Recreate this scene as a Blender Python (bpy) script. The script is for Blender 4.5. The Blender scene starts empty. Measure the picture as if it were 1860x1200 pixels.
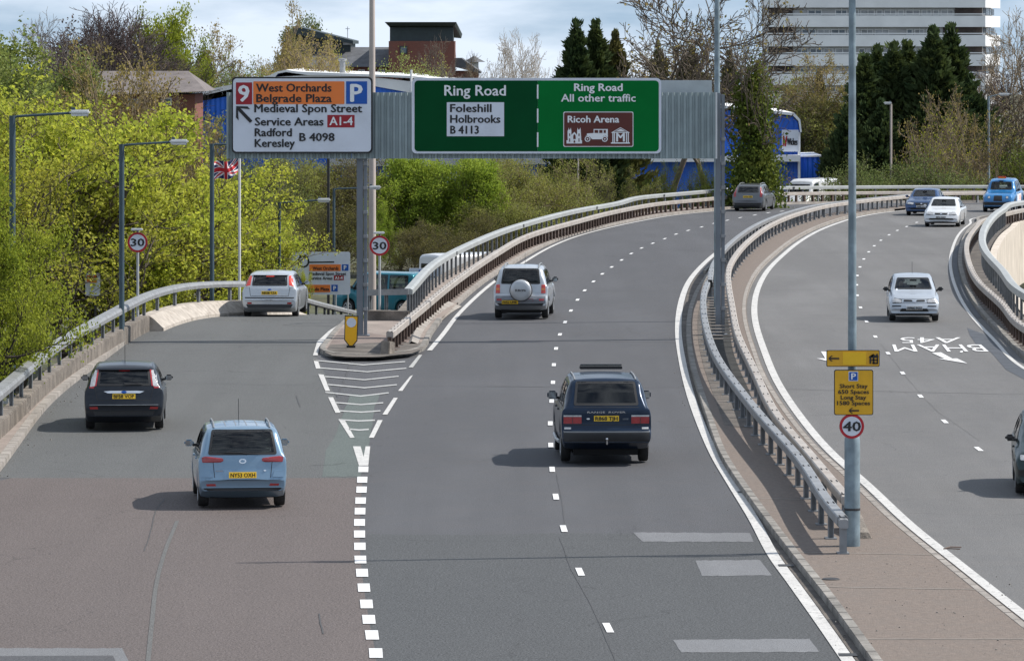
import bpy, bmesh, math, random
import numpy as np
from mathutils import Vector, Matrix
from mathutils.bvhtree import BVHTree
from mathutils.geometry import tessellate_polygon

SC = bpy.context.scene
COL = SC.collection
R = math.radians

# ------------------------------------------------------------------ camera, sky, sun, exposure
F = 8523.0; CX = 930.0; HY = 80.0; CH = 8.8
cam = bpy.data.cameras.new('camera'); camo = bpy.data.objects.new('camera', cam); COL.objects.link(camo)
camo.location = (0, 0, CH); camo.rotation_euler = (R(90), 0, 0)
cam.sensor_width = 36.0; cam.lens = F/1860*36.0; cam.shift_y = -(600-HY)/1860
cam.clip_start = 1.0; cam.clip_end = 6000
SC.camera = camo

SUN = Vector((0.92, 0.14, 1.0)).normalized()
SUN_EL = math.asin(SUN.z); SUN_AZ = math.atan2(SUN.x, SUN.y)
world = bpy.data.worlds.new('World'); SC.world = world; world.use_nodes = True
wn = world.node_tree; wn.nodes.clear()
wo = wn.nodes.new('ShaderNodeOutputWorld'); bg = wn.nodes.new('ShaderNodeBackground')
sky = wn.nodes.new('ShaderNodeTexSky'); sky.sky_type = 'NISHITA'; sky.sun_disc = False
sky.sun_elevation = SUN_EL; sky.sun_rotation = SUN_AZ; sky.altitude = 100
sky.air_density = 1.0; sky.dust_density = 0.1; sky.ozone_density = 2.5
tcw = wn.nodes.new('ShaderNodeTexCoord'); mpw = wn.nodes.new('ShaderNodeMapping')
mpw.inputs['Scale'].default_value = (2.2, 2.2, 9.0); mpw.inputs['Location'].default_value = (0.4, 0.2, 0.1)
nzw = wn.nodes.new('ShaderNodeTexNoise'); nzw.inputs['Scale'].default_value = 6.0; nzw.inputs['Detail'].default_value = 7.0
nzw.inputs['Roughness'].default_value = 0.55
crw = wn.nodes.new('ShaderNodeMapRange'); crw.inputs[1].default_value = 0.36; crw.inputs[2].default_value = 0.62
crw.inputs[3].default_value = 0.12; crw.inputs[4].default_value = 0.95
mxw = wn.nodes.new('ShaderNodeMix'); mxw.data_type = 'RGBA'
mxw.inputs[7].default_value = (8.3, 9.3, 10.6, 1)
sxw = wn.nodes.new('ShaderNodeSeparateXYZ'); mzw = wn.nodes.new('ShaderNodeMath'); mzw.operation = 'MULTIPLY_ADD'; mzw.inputs[1].default_value = 0.9; mzw.inputs[2].default_value = 0.14; cbw = wn.nodes.new('ShaderNodeCombineXYZ')
wn.links.new(tcw.outputs['Generated'], sxw.inputs[0]); wn.links.new(sxw.outputs[0], cbw.inputs[0]); wn.links.new(sxw.outputs[1], cbw.inputs[1]); wn.links.new(sxw.outputs[2], mzw.inputs[0]); wn.links.new(mzw.outputs[0], cbw.inputs[2])
wn.links.new(cbw.outputs[0], sky.inputs[0]); wn.links.new(tcw.outputs['Generated'], mpw.inputs[0]); wn.links.new(mpw.outputs[0], nzw.inputs['Vector'])
wn.links.new(nzw.outputs[0], crw.inputs[0]); wn.links.new(crw.outputs[0], mxw.inputs[0])
wn.links.new(sky.outputs[0], mxw.inputs[6]); wn.links.new(mxw.outputs[2], bg.inputs[0])
bg.inputs[1].default_value = 0.09
wn.links.new(bg.outputs[0], wo.inputs[0])
sl = bpy.data.lights.new('sun', 'SUN'); sl.energy = 5.0; sl.angle = R(0.53); sl.color = (1.0, 0.945, 0.87)
so = bpy.data.objects.new('sun', sl); COL.objects.link(so)
so.rotation_euler = (-SUN).to_track_quat('-Z', 'Y').to_euler(); so.location = (50, 40, 90)
SC.view_settings.view_transform = 'Standard'; SC.view_settings.look = 'None'
SC.view_settings.exposure = 0.2; SC.view_settings.gamma = 1.0
SC.view_settings.use_curve_mapping = False
SC.cycles.max_bounces = 6; SC.cycles.transparent_max_bounces = 12

# ------------------------------------------------------------------ picture ray -> place
def zr(y):                       # long profile of the ring road deck
    if y < 190: return 0.0
    s = min(y, 232)-190
    z = -0.00012*s*s
    if y > 232: z -= 0.010*(y-232)
    return z
def zslip(y):                    # slip road falls away after its crest
    if y < 150: return 0.0
    s = y-150
    if s < 30: return -0.0018*s*s
    return -1.62-0.108*(min(s, 62)-30)
def P(px, py, h=0.0, slip=False):
    d = CH*F/(py-HY)
    for _ in range(60):
        zz = (zslip(d) if slip else zr(d))+h
        dn = (CH-zz)*F/(py-HY)
        d = d+0.7*(dn-d)
    return Vector(((px-CX)*d/F, d, (zslip(d) if slip else zr(d))+h))
def Q(px, py, d):                # point at a known distance
    return Vector(((px-CX)*d/F, d, CH-(py-HY)*d/F))
def Pl(pts, h=0.0, slip=False): return [P(a, b, h, slip) for a, b in pts]

# ------------------------------------------------------------------ object helpers
def tag(o, label=None, cat=None, group=None, kind=None):
    if label: o['label'] = label
    if cat: o['category'] = cat
    if group: o['group'] = group
    if kind: o['kind'] = kind
    return o
def empty(name, loc=(0, 0, 0), rz=0, parent=None):
    o = bpy.data.objects.new(name, None); COL.objects.link(o)
    o.empty_display_size = 0.3
    o.location = loc; o.rotation_euler = (0, 0, rz)
    if parent: o.parent = parent
    return o
def thing(name, label, cat, loc=(0, 0, 0), rz=0, group=None):
    return tag(empty(name, loc, rz), label, cat, group)
def wloc(o):
    v = Vector((0, 0, 0))
    while o is not None:
        v += o.location; o = o.parent
    return v
class MB:
    def __init__(s): s.v = []; s.f = []; s.mi = []
    def add(s, vs, fs, m=0):
        n = len(s.v); s.v += [tuple(v) for v in vs]; s.f += [tuple(i+n for i in f) for f in fs]; s.mi += [m]*len(fs)
        return s
    def box(s, c, size, rz=0, m=0, rx=0):
        x, y, z = size[0]/2, size[1]/2, size[2]/2
        M = Matrix.Rotation(rz, 3, 'Z') @ Matrix.Rotation(rx, 3, 'X'); c = Vector(c)
        vs = [c+M@Vector((a*x, b*y, d*z)) for d in (-1, 1) for a, b in ((-1, -1), (1, -1), (1, 1), (-1, 1))]
        return s.add(vs, [(3, 2, 1, 0), (4, 5, 6, 7), (0, 1, 5, 4), (1, 2, 6, 5), (2, 3, 7, 6), (3, 0, 4, 7)], m)
    def tube(s, pts, rad, n=8, m=0, cap=True):
        pts = [Vector(p) for p in pts]
        if not hasattr(rad, '__len__'): rad = [rad]*len(pts)
        vs = []; fs = []; up = None
        for i, p in enumerate(pts):
            t = (pts[min(i+1, len(pts)-1)]-pts[max(i-1, 0)]).normalized()
            if up is None: up = Vector((0, 0, 1)) if abs(t.z) < .9 else Vector((1, 0, 0))
            a = t.cross(up).normalized(); b = a.cross(t).normalized(); up = b
            for k in range(n):
                th = 2*math.pi*k/n
                vs.append(p+rad[i]*(math.cos(th)*a+math.sin(th)*b))
        for i in range(len(pts)-1):
            for k in range(n):
                k2 = (k+1) % n
                fs.append((i*n+k, i*n+k2, (i+1)*n+k2, (i+1)*n+k))
        if cap:
            fs.append(tuple(range(n))[::-1]); fs.append(tuple((len(pts)-1)*n+k for k in range(n)))
        return s.add(vs, fs, m)
    def lathe(s, prof, c=(0, 0, 0), axis='Z', n=24, m=0):
        vs = []; fs = []; c = Vector(c)
        for r, h in prof:
            for k in range(n):
                t = 2*math.pi*k/n; a, b = r*math.cos(t), r*math.sin(t)
                vs.append(c+(Vector((a, b, h)) if axis == 'Z' else Vector((h, a, b)) if axis == 'X' else Vector((a, h, b))))
        for i in range(len(prof)-1):
            for k in range(n):
                k2 = (k+1) % n
                fs.append((i*n+k, i*n+k2, (i+1)*n+k2, (i+1)*n+k))
        return s.add(vs, fs, m)
    def prism(s, pts, a, b, m=0):     # pts: list of 3-vectors polygon; extruded from +a to +b (vectors)
        a = Vector(a); b = Vector(b); n = len(pts)
        vs = [Vector(p)+a for p in pts]+[Vector(p)+b for p in pts]
        tri = tessellate_polygon([[Vector(p) for p in pts]])
        fs = [tuple(t) for t in tri]+[tuple(i+n for i in t)[::-1] for t in tri]
        fs += [(i, (i+1) % n, (i+1) % n+n, i+n) for i in range(n)]
        return s.add(vs, fs, m)
    def build(s, name, mat, parent=None, smooth=False, world=True, bevel=0, fixn=True):
        me = bpy.data.meshes.new(name)
        off = wloc(parent) if (parent is not None and world) else Vector((0, 0, 0))
        me.from_pydata([(v[0]-off.x, v[1]-off.y, v[2]-off.z) for v in s.v], [], s.f)
        mats = mat if isinstance(mat, (list, tuple)) else [mat]
        for q in mats: me.materials.append(q)
        if len(mats) > 1: me.polygons.foreach_set('material_index', s.mi)
        if fixn or bevel:
            bm = bmesh.new(); bm.from_mesh(me)
            if bevel:
                bmesh.ops.bevel(bm, geom=list(bm.edges), offset=bevel, segments=2, affect='EDGES', clamp_overlap=True)
            bmesh.ops.recalc_face_normals(bm, faces=bm.faces); bm.to_mesh(me); bm.free()
        if smooth:
            me.polygons.foreach_set('use_smooth', [True]*len(me.polygons))
            if smooth is not True: me.set_sharp_from_angle(angle=R(smooth))
        o = bpy.data.objects.new(name, me); COL.objects.link(o)
        if parent is not None: o.parent = parent
        return o
def copy_tree(o, parent=None):
    c = o.copy(); COL.objects.link(c); c.parent = parent
    for ch in list(o.children): copy_tree(ch, c)
    return c
def inst(name, me, parent, loc, rz=0, sc=None, world=True):
    o = bpy.data.objects.new(name, me); COL.objects.link(o); o.parent = parent
    o.location = Vector(loc)-(wloc(parent) if world else Vector((0, 0, 0)))
    o.rotation_euler = (0, 0, rz)
    if sc is not None: o.scale = sc
    return o
def pathlen(p):
    L = [0]
    for i in range(1, len(p)): L.append(L[-1]+(p[i]-p[i-1]).length)
    return L
def smooth_path(pts, step=1.0):
    pts = [Vector(p) for p in pts]; n = len(pts); dense = []
    for i in range(n-1):
        p0 = pts[i-1] if i > 0 else pts[i]*2-pts[i+1]
        p1, p2 = pts[i], pts[i+1]
        p3 = pts[i+2] if i+2 < n else pts[i+1]*2-pts[i]
        def kn(a, b): return max((b-a).length, 1e-4)**0.5
        t0 = 0; t1 = t0+kn(p0, p1); t2 = t1+kn(p1, p2); t3 = t2+kn(p2, p3)
        m = max(2, int((p2-p1).length/step*2))
        for k in range(m):
            t = t1+(t2-t1)*k/m
            A1 = (t1-t)/(t1-t0)*p0+(t-t0)/(t1-t0)*p1; A2 = (t2-t)/(t2-t1)*p1+(t-t1)/(t2-t1)*p2; A3 = (t3-t)/(t3-t2)*p2+(t-t2)/(t3-t2)*p3
            B1 = (t2-t)/(t2-t0)*A1+(t-t0)/(t2-t0)*A2; B2 = (t3-t)/(t3-t1)*A2+(t-t1)/(t3-t1)*A3
            dense.append((t2-t)/(t2-t1)*B1+(t-t1)/(t2-t1)*B2)
    dense.append(pts[-1])
    return resample(dense, step)
def resample(pts, step):
    L = pathlen(pts); T = L[-1]; n = max(1, int(round(T/step))); out = []; j = 0
    for k in range(n+1):
        s = T*k/n
        while j < len(L)-2 and L[j+1] < s: j += 1
        q = (s-L[j])/max(1e-9, L[j+1]-L[j]); out.append(pts[j].lerp(pts[j+1], min(1, max(0, q))))
    return out
def denoise(pts, it=8):
    pts = [Vector(p) for p in pts]
    for _ in range(it):
        q = [pts[0]]+[(pts[i-1]+pts[i]*2+pts[i+1])/4 for i in range(1, len(pts)-1)]+[pts[-1]]
        pts = q
    return pts
def tangents(p):
    out = []
    for i in range(len(p)):
        t = p[min(i+1, len(p)-1)]-p[max(i-1, 0)]; t.z = 0; out.append(t.normalized())
    return out
def offset(p, d):                # +d = to the right of travel
    return [a+Vector((t.y, -t.x, 0))*d for a, t in zip(p, tangents(p))]
def lift(p, h): return [Vector((a.x, a.y, a.z+h)) for a in p]
def sweep(mb, path, prof, m=0, cap=True, ztilt=None):
    """prof: closed list of (right, up)"""
    T = tangents(path); n = len(prof); vs = []; fs = []
    for a, t in zip(path, T):
        rt = Vector((t.y, -t.x, 0))
        for u, w in prof: vs.append(a+rt*u+Vector((0, 0, w)))
    for i in range(len(path)-1):
        for k in range(n):
            k2 = (k+1) % n; fs.append((i*n+k, i*n+k2, (i+1)*n+k2, (i+1)*n+k))
    if cap: fs.append(tuple(range(n))); fs.append(tuple((len(path)-1)*n+k for k in range(n))[::-1])
    return mb.add(vs, fs, m)
def rprof(w, h, z0=0, b=0.02):
    return [(-w/2+b, z0), (w/2-b, z0), (w/2, z0+b), (w/2, z0+h-b), (w/2-b, z0+h), (-w/2+b, z0+h), (-w/2, z0+h-b), (-w/2, z0+b)]
CUTS = [150, 152, 154, 156, 158]+[190+6*i for i in range(8)]+[240, 250, 260, 275, 290, 310]
def sheet(name, pts, h, mat, parent=None, skirt=0.0, kind='structure', slip=False, label=None, maxlen=None):
    """flat polygon (xy) laid on the deck surface, h above it"""
    bm = bmesh.new()
    vs = [bm.verts.new((p[0], p[1], 0)) for p in pts]
    for t in tessellate_polygon([[Vector((p[0], p[1], 0)) for p in pts]]):
        try: bm.faces.new([vs[i] for i in t])
        except ValueError: pass
    bmesh.ops.recalc_face_normals(bm, faces=bm.faces)
    ys = [p[1] for p in pts]
    for c in CUTS:
        if min(ys) < c < max(ys):
            bmesh.ops.bisect_plane(bm, geom=list(bm.verts)+list(bm.edges)+list(bm.faces), plane_co=(0, c, 0), plane_no=(0, 1, 0))
    fn = zslip if slip else zr
    for v in bm.verts: v.co.z = fn(v.co.y)+h
    for f in bm.faces:
        if f.normal.z < 0: f.normal_flip()
    if skirt:
        be = [e for e in bm.edges if e.is_boundary]
        r = bmesh.ops.extrude_edge_only(bm, edges=be)
        for g in r['geom']:
            if isinstance(g, bmesh.types.BMVert): g.co.z -= skirt
    me = bpy.data.meshes.new(name); bm.to_mesh(me); bm.free(); me.materials.append(mat)
    o = bpy.data.objects.new(name, me); COL.objects.link(o)
    if parent is not None: o.parent = parent
    if kind and parent is None: o['kind'] = kind
    if label: o['label'] = label
    return o

# ------------------------------------------------------------------ materials
def newmat(name):
    m = bpy.data.materials.new(name); m.use_nodes = True
    nt = m.node_tree; b = nt.nodes['Principled BSDF']; return m, nt, b
def N(nt, t, **kw):
    n = nt.nodes.new(t)
    for k, v in kw.items():
        if isinstance(v, (int, float, tuple)) and k[0] == 'i' and k[1:].isdigit(): n.inputs[int(k[1:])].default_value = v
        else: setattr(n, k, v)
    return n
def mixc(nt, f, a, b, mode='MIX'):
    n = nt.nodes.new('ShaderNodeMix'); n.data_type = 'RGBA'; n.blend_type = mode
    for k, v in ((0, f), (6, a), (7, b)):
        if hasattr(v, 'links') or isinstance(v, bpy.types.NodeSocket): nt.links.new(v, n.inputs[k])
        else: n.inputs[k].default_value = v if k == 0 else (*v[:3], 1)
    return n.outputs[2]
def noise(nt, scale, detail=4, rough=.55, vec=None, lo=.35, hi=.65, a=0., b=1., dim=None, mapscale=None):
    if vec is None:
        vec = nt.nodes.new('ShaderNodeNewGeometry').outputs['Position']
    if mapscale:
        mp = nt.nodes.new('ShaderNodeMapping'); mp.inputs['Scale'].default_value = mapscale
        nt.links.new(vec, mp.inputs[0]); vec = mp.outputs[0]
    n = nt.nodes.new('ShaderNodeTexNoise'); n.inputs['Scale'].default_value = scale
    n.inputs['Detail'].default_value = detail; n.inputs['Roughness'].default_value = rough
    nt.links.new(vec, n.inputs['Vector'])
    r = nt.nodes.new('ShaderNodeMapRange'); r.inputs[1].default_value = lo; r.inputs[2].default_value = hi
    r.inputs[3].default_value = a; r.inputs[4].default_value = b
    nt.links.new(n.outputs[0], r.inputs[0]); return r.outputs[0]
def bump(nt, b, h, strength=.3, dist=.02):
    n = nt.nodes.new('ShaderNodeBump'); n.inputs['Strength'].default_value = strength; n.inputs['Distance'].default_value = dist
    nt.links.new(h, n.inputs['Height']); nt.links.new(n.outputs[0], b.inputs['Normal'])
def mat(name, c, rough=.7, metal=0., var=.12, vs=3., bmp=0., bs=60., coat=0., dirt=None, dirtamt=.5, dirts=1.2, spec=.5, objcoord=False, streak=False):
    m, nt, b = newmat(name); c = tuple(c)
    vec = None
    if objcoord: vec = nt.nodes.new('ShaderNodeTexCoord').outputs['Object']
    b.inputs['Roughness'].default_value = rough; b.inputs['Metallic'].default_value = metal
    b.inputs['Coat Weight'].default_value = coat; b.inputs['Coat Roughness'].default_value = .06
    b.inputs['Specular IOR Level'].default_value = spec
    col = c
    if var:
        f = noise(nt, vs, 5, vec=vec)
        col = mixc(nt, f, tuple(x*(1-var) for x in c), tuple(min(1, x*(1+var)) for x in c))
    if dirt:
        f = noise(nt, dirts, 6, .65, vec=vec, lo=.45, hi=.7, b=dirtamt, mapscale=(1, 1, .18) if streak else None)
        col = mixc(nt, f, col, dirt)
    if isinstance(col, tuple): b.inputs['Base Color'].default_value = (*col, 1)
    else: nt.links.new(col, b.inputs['Base Color'])
    if bmp: bump(nt, b, noise(nt, bs, 3, vec=vec), bmp)
    return m
def asphalt(name, c, speck=.5, tint=(.105, .09, .085), coarse=34., crack=True):
    m, nt, b = newmat(name)
    big = noise(nt, .22, 5, .6, lo=.38, hi=.62, mapscale=(1.3, .35, 1))
    col = mixc(nt, big, tuple(x*.80 for x in c), tuple(x*1.14 for x in c))
    tr = noise(nt, 1.0, 3, .5, lo=.42, hi=.62, b=.6, mapscale=(1.1, .015, 1)); col = mixc(nt, tr, col, tuple(x*.74 for x in c))
    med = noise(nt, 1.3, 5, .65, lo=.45, hi=.7, b=.35)
    col = mixc(nt, med, col, tint)
    pat = noise(nt, .5, 3, .5, lo=.55, hi=.68, b=.3, mapscale=(1, .5, 1))
    col = mixc(nt, pat, col, tuple(x*.72 for x in c))
    sp = noise(nt, coarse, 2, .8, lo=.36, hi=.64)
    col = mixc(nt, sp, mixc(nt, 1-0.0, (0, 0, 0), tuple(x*(1-speck) for x in c)), mixc(nt, .5, col, tuple(x*(1+speck) for x in c))) if False else mixc(nt, speck, col, mixc(nt, sp, tuple(x*.45 for x in c), tuple(x*1.65 for x in c)))
    if crack:
        v = nt.nodes.new('ShaderNodeTexVoronoi'); v.feature = 'DISTANCE_TO_EDGE'; v.inputs['Scale'].default_value = .16
        g = nt.nodes.new('ShaderNodeNewGeometry'); nn = nt.nodes.new('ShaderNodeTexNoise'); nn.inputs['Scale'].default_value = 1.4; nn.inputs['Detail'].default_value = 6
        nt.links.new(g.outputs['Position'], nn.inputs['Vector'])
        va = nt.nodes.new('ShaderNodeVectorMath'); va.operation = 'MULTIPLY_ADD'; va.inputs[1].default_value = (1.1, 1.1, 0)
        nt.links.new(nn.outputs['Color'], va.inputs[0]); nt.links.new(g.outputs['Position'], va.inputs[2])
        nt.links.new(va.outputs[0], v.inputs['Vector'])
        mr = nt.nodes.new('ShaderNodeMapRange'); mr.inputs[1].default_value = 0.001; mr.inputs[2].default_value = .0035; mr.inputs[3].default_value = .35; mr.inputs[4].default_value = 0
        nt.links.new(v.outputs['Distance'], mr.inputs[0])
        mu = nt.nodes.new('ShaderNodeMath'); mu.operation = 'MULTIPLY'
        nt.links.new(mr.outputs[0], mu.inputs[0]); nt.links.new(noise(nt, .3, 2, lo=.5, hi=.56), mu.inputs[1])
        col = mixc(nt, mu.outputs[0], col, (.015, .015, .016))
    nt.links.new(col, b.inputs['Base Color'])
    b.inputs['Roughness'].default_value = .82; b.inputs['Specular IOR Level'].default_value = .35
    bump(nt, b, noise(nt, coarse*1.2, 2, .7), .5, .012)
    return m
def leafmat(name, c1, c2, trans=.35, c3=None):
    m, nt, b = newmat(name); nt.nodes.remove(b)
    g = nt.nodes.new('ShaderNodeNewGeometry')
    f2 = noise(nt, .55, 3, .6, lo=.35, hi=.65)
    col = mixc(nt, g.outputs['Random Per Island'], c1, c2)
    if c3: col = mixc(nt, f2, col, mixc(nt, .55, col, c3))
    d = nt.nodes.new('ShaderNodeBsdfDiffuse'); t = nt.nodes.new('ShaderNodeBsdfTranslucent'); mx = nt.nodes.new('ShaderNodeMixShader')
    mx.inputs[0].default_value = trans
    nt.links.new(col, d.inputs[0]); nt.links.new(mixc(nt, .5, col, mixc(nt, 1., col, (1.5, 1.45, .6), 'MULTIPLY')), t.inputs[0])
    nt.links.new(d.outputs[0], mx.inputs[1]); nt.links.new(t.outputs[0], mx.inputs[2])
    nt.links.new(mx.outputs[0], nt.nodes['Material Output'].inputs[0]); return m
def glassmat(name, tint, refl=1.0):
    m, nt, b = newmat(name); nt.nodes.remove(b)
    tr = nt.nodes.new('ShaderNodeBsdfTransparent'); tr.inputs[0].default_value = (*tint, 1)
    gl = nt.nodes.new('ShaderNodeBsdfGlossy'); gl.inputs[1].default_value = .02; gl.inputs[0].default_value = (refl, refl, refl, 1)
    fr = nt.nodes.new('ShaderNodeFresnel'); fr.inputs[0].default_value = 1.55
    mx = nt.nodes.new('ShaderNodeMixShader'); nt.links.new(fr.outputs[0], mx.inputs[0])
    nt.links.new(tr.outputs[0], mx.inputs[1]); nt.links.new(gl.outputs[0], mx.inputs[2])
    nt.links.new(mx.outputs[0], nt.nodes['Material Output'].inputs[0]); return m
def paintmat(name, c, metal=.35, rough=.32):
    dk = sum(c) < .2
    m, nt, b = newmat(name)
    g = nt.nodes.new('ShaderNodeNewGeometry')
    inside = (.06, .06, .062)
    z = nt.nodes.new('ShaderNodeTexCoord'); sx = nt.nodes.new('ShaderNodeSeparateXYZ'); nt.links.new(z.outputs['Object'], sx.inputs[0])
    mr = nt.nodes.new('ShaderNodeMapRange'); mr.inputs[1].default_value = .25; mr.inputs[2].default_value = .75; mr.inputs[3].default_value = .05 if dk else .16; mr.inputs[4].default_value = .0 if dk else .01
    nt.links.new(sx.outputs[2], mr.inputs[0])
    dn = nt.nodes.new('ShaderNodeMath'); dn.operation = 'MULTIPLY'
    nt.links.new(mr.outputs[0], dn.inputs[0]); nt.links.new(noise(nt, 5, 6, .65, vec=z.outputs['Object'], lo=.3, hi=.7, a=.3, b=1), dn.inputs[1])
    col = mixc(nt, dn.outputs[0], c, (.13, .115, .1))
    col = mixc(nt, g.outputs['Backfacing'], col, inside)
    nt.links.new(col, b.inputs['Base Color'])
    inv = nt.nodes.new('ShaderNodeMapRange'); inv.inputs[3].default_value = metal; inv.inputs[4].default_value = 0
    nt.links.new(g.outputs['Backfacing'], inv.inputs[0]); nt.links.new(inv.outputs[0], b.inputs['Metallic'])
    b.inputs['Roughness'].default_value = rough; b.inputs['Coat Weight'].default_value = .35 if dk else .8; b.inputs['Specular IOR Level'].default_value = .25 if dk else .5; b.inputs['Coat Roughness'].default_value = .05
    return m

M = {}
M['road'] = asphalt('asphalt_main', (.080, .082, .089), .5)
M['road_r'] = asphalt('asphalt_opposite', (.138, .137, .137), .36, tint=(.17, .158, .148), coarse=30)
M['road_coarse'] = asphalt('asphalt_coarse', (.068, .071, .074), .8, tint=(.105, .11, .11), coarse=27)
M['road_pink'] = asphalt('asphalt_red_grit', (.108, .091, .086), .75, tint=(.13, .112, .118), coarse=27)
M['road_slip'] = asphalt('asphalt_slip', (.096, .099, .099), .62, tint=(.11, .106, .10), coarse=30)
M['road_green'] = asphalt('asphalt_greenish', (.10, .118, .112), .5, tint=(.1, .128, .12), coarse=30)
M['patch_grey'] = asphalt('grey_patch', (.175, .18, .19), .25, tint=(.14, .14, .145), crack=False)
M['joint'] = mat('joint_tar', (.06, .06, .062), .8)
M['wet'] = mat('damp_asphalt', (.055, .062, .074), .75, var=.25, vs=2)
def paintline(name, c, wear):
    m, nt, b = newmat(name)
    col = mixc(nt, noise(nt, 1.2, 5, .6), tuple(x*.88 for x in c), c)
    f = noise(nt, 6, 8, .8, lo=.52, hi=.62, b=wear*.8)
    f2 = noise(nt, 24, 2, .7, lo=.6, hi=.75, b=wear*.7)
    col = mixc(nt, f, col, (.2, .2, .2)); col = mixc(nt, f2, col, (.25, .25, .245))
    nt.links.new(col, b.inputs['Base Color']); b.inputs['Roughness'].default_value = .6
    bump(nt, b, noise(nt, 30, 3), .3, .01); return m
M['line'] = paintline('road_paint', (.56, .55, .53), .9)
M['line_new'] = paintline('road_paint_fresh', (.72, .72, .72), .3)
M['line_worn'] = paintline('road_paint_worn', (.42, .42, .40), 1.0)
M['pave'] = mat('concrete_pavement', (.165, .133, .112), .9, var=.14, vs=9, bmp=.4, bs=30, dirt=(.15, .128, .112), dirtamt=.6, dirts=2.6)
M['pave_dark'] = mat('concrete_stained', (.12, .105, .092), .9, var=.35, vs=1.2, bmp=.4, bs=30, dirt=(.05, .048, .045), dirtamt=.8, dirts=1.4)
M['pave_pink'] = mat('concrete_pinkish', (.27, .225, .198), .9, var=.16, vs=.9, bmp=.25, bs=50, dirt=(.18, .155, .135), dirtamt=.6, dirts=1.1)
M['kerb'] = mat('kerb_concrete', (.24, .225, .205), .85, var=.25, vs=1.5, bmp=.3, bs=40, dirt=(.09, .085, .075), dirtamt=.7, dirts=2)
M['kerb_lt'] = mat('kerb_concrete_pale', (.29, .265, .24), .85, var=.2, vs=2, bmp=.3, bs=40, dirt=(.2, .18, .155), dirtamt=.6, dirts=2.5)
M['wallw'] = mat('whitewashed_concrete', (.42, .38, .335), .85, var=.12, vs=3, bmp=.4, bs=25, dirt=(.22, .19, .16), dirtamt=.8, dirts=3.5)
M['conc'] = mat('weathered_concrete', (.20, .175, .15), .9, var=.3, vs=2.5, bmp=.5, bs=20, dirt=(.08, .07, .06), dirtamt=.8, dirts=1.8, streak=True)
M['fascia'] = mat('fascia_concrete', (.56, .50, .43), .85, var=.12, vs=1, bmp=.2, bs=20, dirt=(.3, .25, .2), dirtamt=.6, dirts=1.5, streak=True)
M['galv'] = mat('galvanised_steel', (.27, .28, .29), .5, .35, var=.16, vs=4, dirt=(.2, .19, .18), dirtamt=.5, dirts=3)
M['galv_lt'] = mat('weathered_rail', (.37, .34, .31), .6, .1, var=.12, vs=2, dirt=(.27, .22, .18), dirtamt=.55, dirts=1.3)
M['alu'] = mat('aluminium_rail', (.38, .395, .39), .5, .3, var=.12, vs=2, dirt=(.27, .28, .26), dirtamt=.5, dirts=1.0)
M['rust'] = mat('rusty_post', (.14, .10, .082), .85, var=.35, vs=6, dirt=(.06, .042, .035), dirtamt=.7, dirts=3)
M['postg'] = mat('grey_steel_post', (.22, .235, .25), .55, .3, var=.15, vs=5)
M['bolt'] = mat('bolt_metal', (.05, .05, .052), .6, .4)
M['black'] = mat('black_plastic', (.015, .015, .016), .5, var=.2)
M['rubber'] = mat('tyre_rubber', (.018, .018, .018), .85, var=.3, vs=20)
M['dark'] = mat('underbody_black', (.008, .008, .008), .95, var=0)
M['chrome'] = mat('chrome', (.75, .75, .76), .15, 1.0, var=0)
M['alloy'] = mat('alloy_wheel', (.42, .43, .44), .35, .7, var=.1)
M['glass_d'] = glassmat('tinted_glass', (.22, .27, .28))
M['glass_m'] = glassmat('green_glass', (.50, .60, .58))
M['glass_c'] = glassmat('clear_glass', (.68, .75, .73))
M['seat'] = mat('seat_cloth', (.10, .10, .105), .9, var=.2)
M['mirrorglass'] = mat('mirror_glass', (.35, .38, .4), .08, .8, var=0)
M['red'] = mat('red_lens', (.32, .012, .015), .18, var=.1, vs=12, coat=1, objcoord=True)
M['red_b'] = mat('bright_red_lens', (.62, .05, .03), .2, var=.1, coat=1)
M['clearl'] = mat('clear_lens', (.50, .50, .50), .12, .3, var=.18, vs=14, coat=1, objcoord=True)
M['orange_l'] = mat('orange_lens', (.75, .22, .02), .2, var=.05, coat=1)
M['platey'] = mat('yellow_plate', (.82, .52, .02), .4, var=.04)
M['platew'] = mat('white_plate', (.78, .78, .76), .4, var=.03)
M['ink'] = mat('black_ink', (.012, .012, .014), .5, var=0)
M['inkw'] = mat('white_letters', (.80, .82, .84), .5, var=.03)
M['blue_s'] = mat('sign_blue', (.0, .085, .42), .4, var=.04)
M['red_s'] = mat('sign_red', (.33, .006, .018), .4, var=.05)
M['redring'] = mat('roundel_red', (.45, .01, .02), .4, var=.05)
M['white_s'] = mat('sign_white', (.68, .72, .80), .6, spec=.2, var=.03, vs=1, dirt=(.5, .52, .55), dirtamt=.35, dirts=1.2)
M['orange_s'] = mat('sign_orange', (.86, .21, .035), .42, var=.03)
M['green_d'] = mat('sign_dark_green', (.0, .062, .018), .7, spec=.12, var=.06, vs=1)
M['green_l'] = mat('sign_green', (.0, .155, .03), .7, spec=.12, var=.06, vs=1)
M['brown_s'] = mat('sign_brown', (.10, .015, .008), .45, var=.08)
M['yellow_s'] = mat('sign_yellow', (.74, .40, .008), .45, var=.04, dirt=(.5, .28, .02), dirtamt=.3, dirts=4)
M['amber_s'] = mat('sign_amber', (.70, .37, .012), .45, var=.05)
M['yellow_b'] = mat('sign_yellow_lighter', (.84, .50, .01), .45, var=.04)
M['yellow_bol'] = mat('bollard_yellow', (.90, .46, .005), .4, var=.04)
M['corr'] = mat('corrugated_grey_green', (.29, .35, .36), .55, .2, var=.12, vs=1.5, dirt=(.19, .23, .24), dirtamt=.6, dirts=1.4, streak=True)
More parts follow.
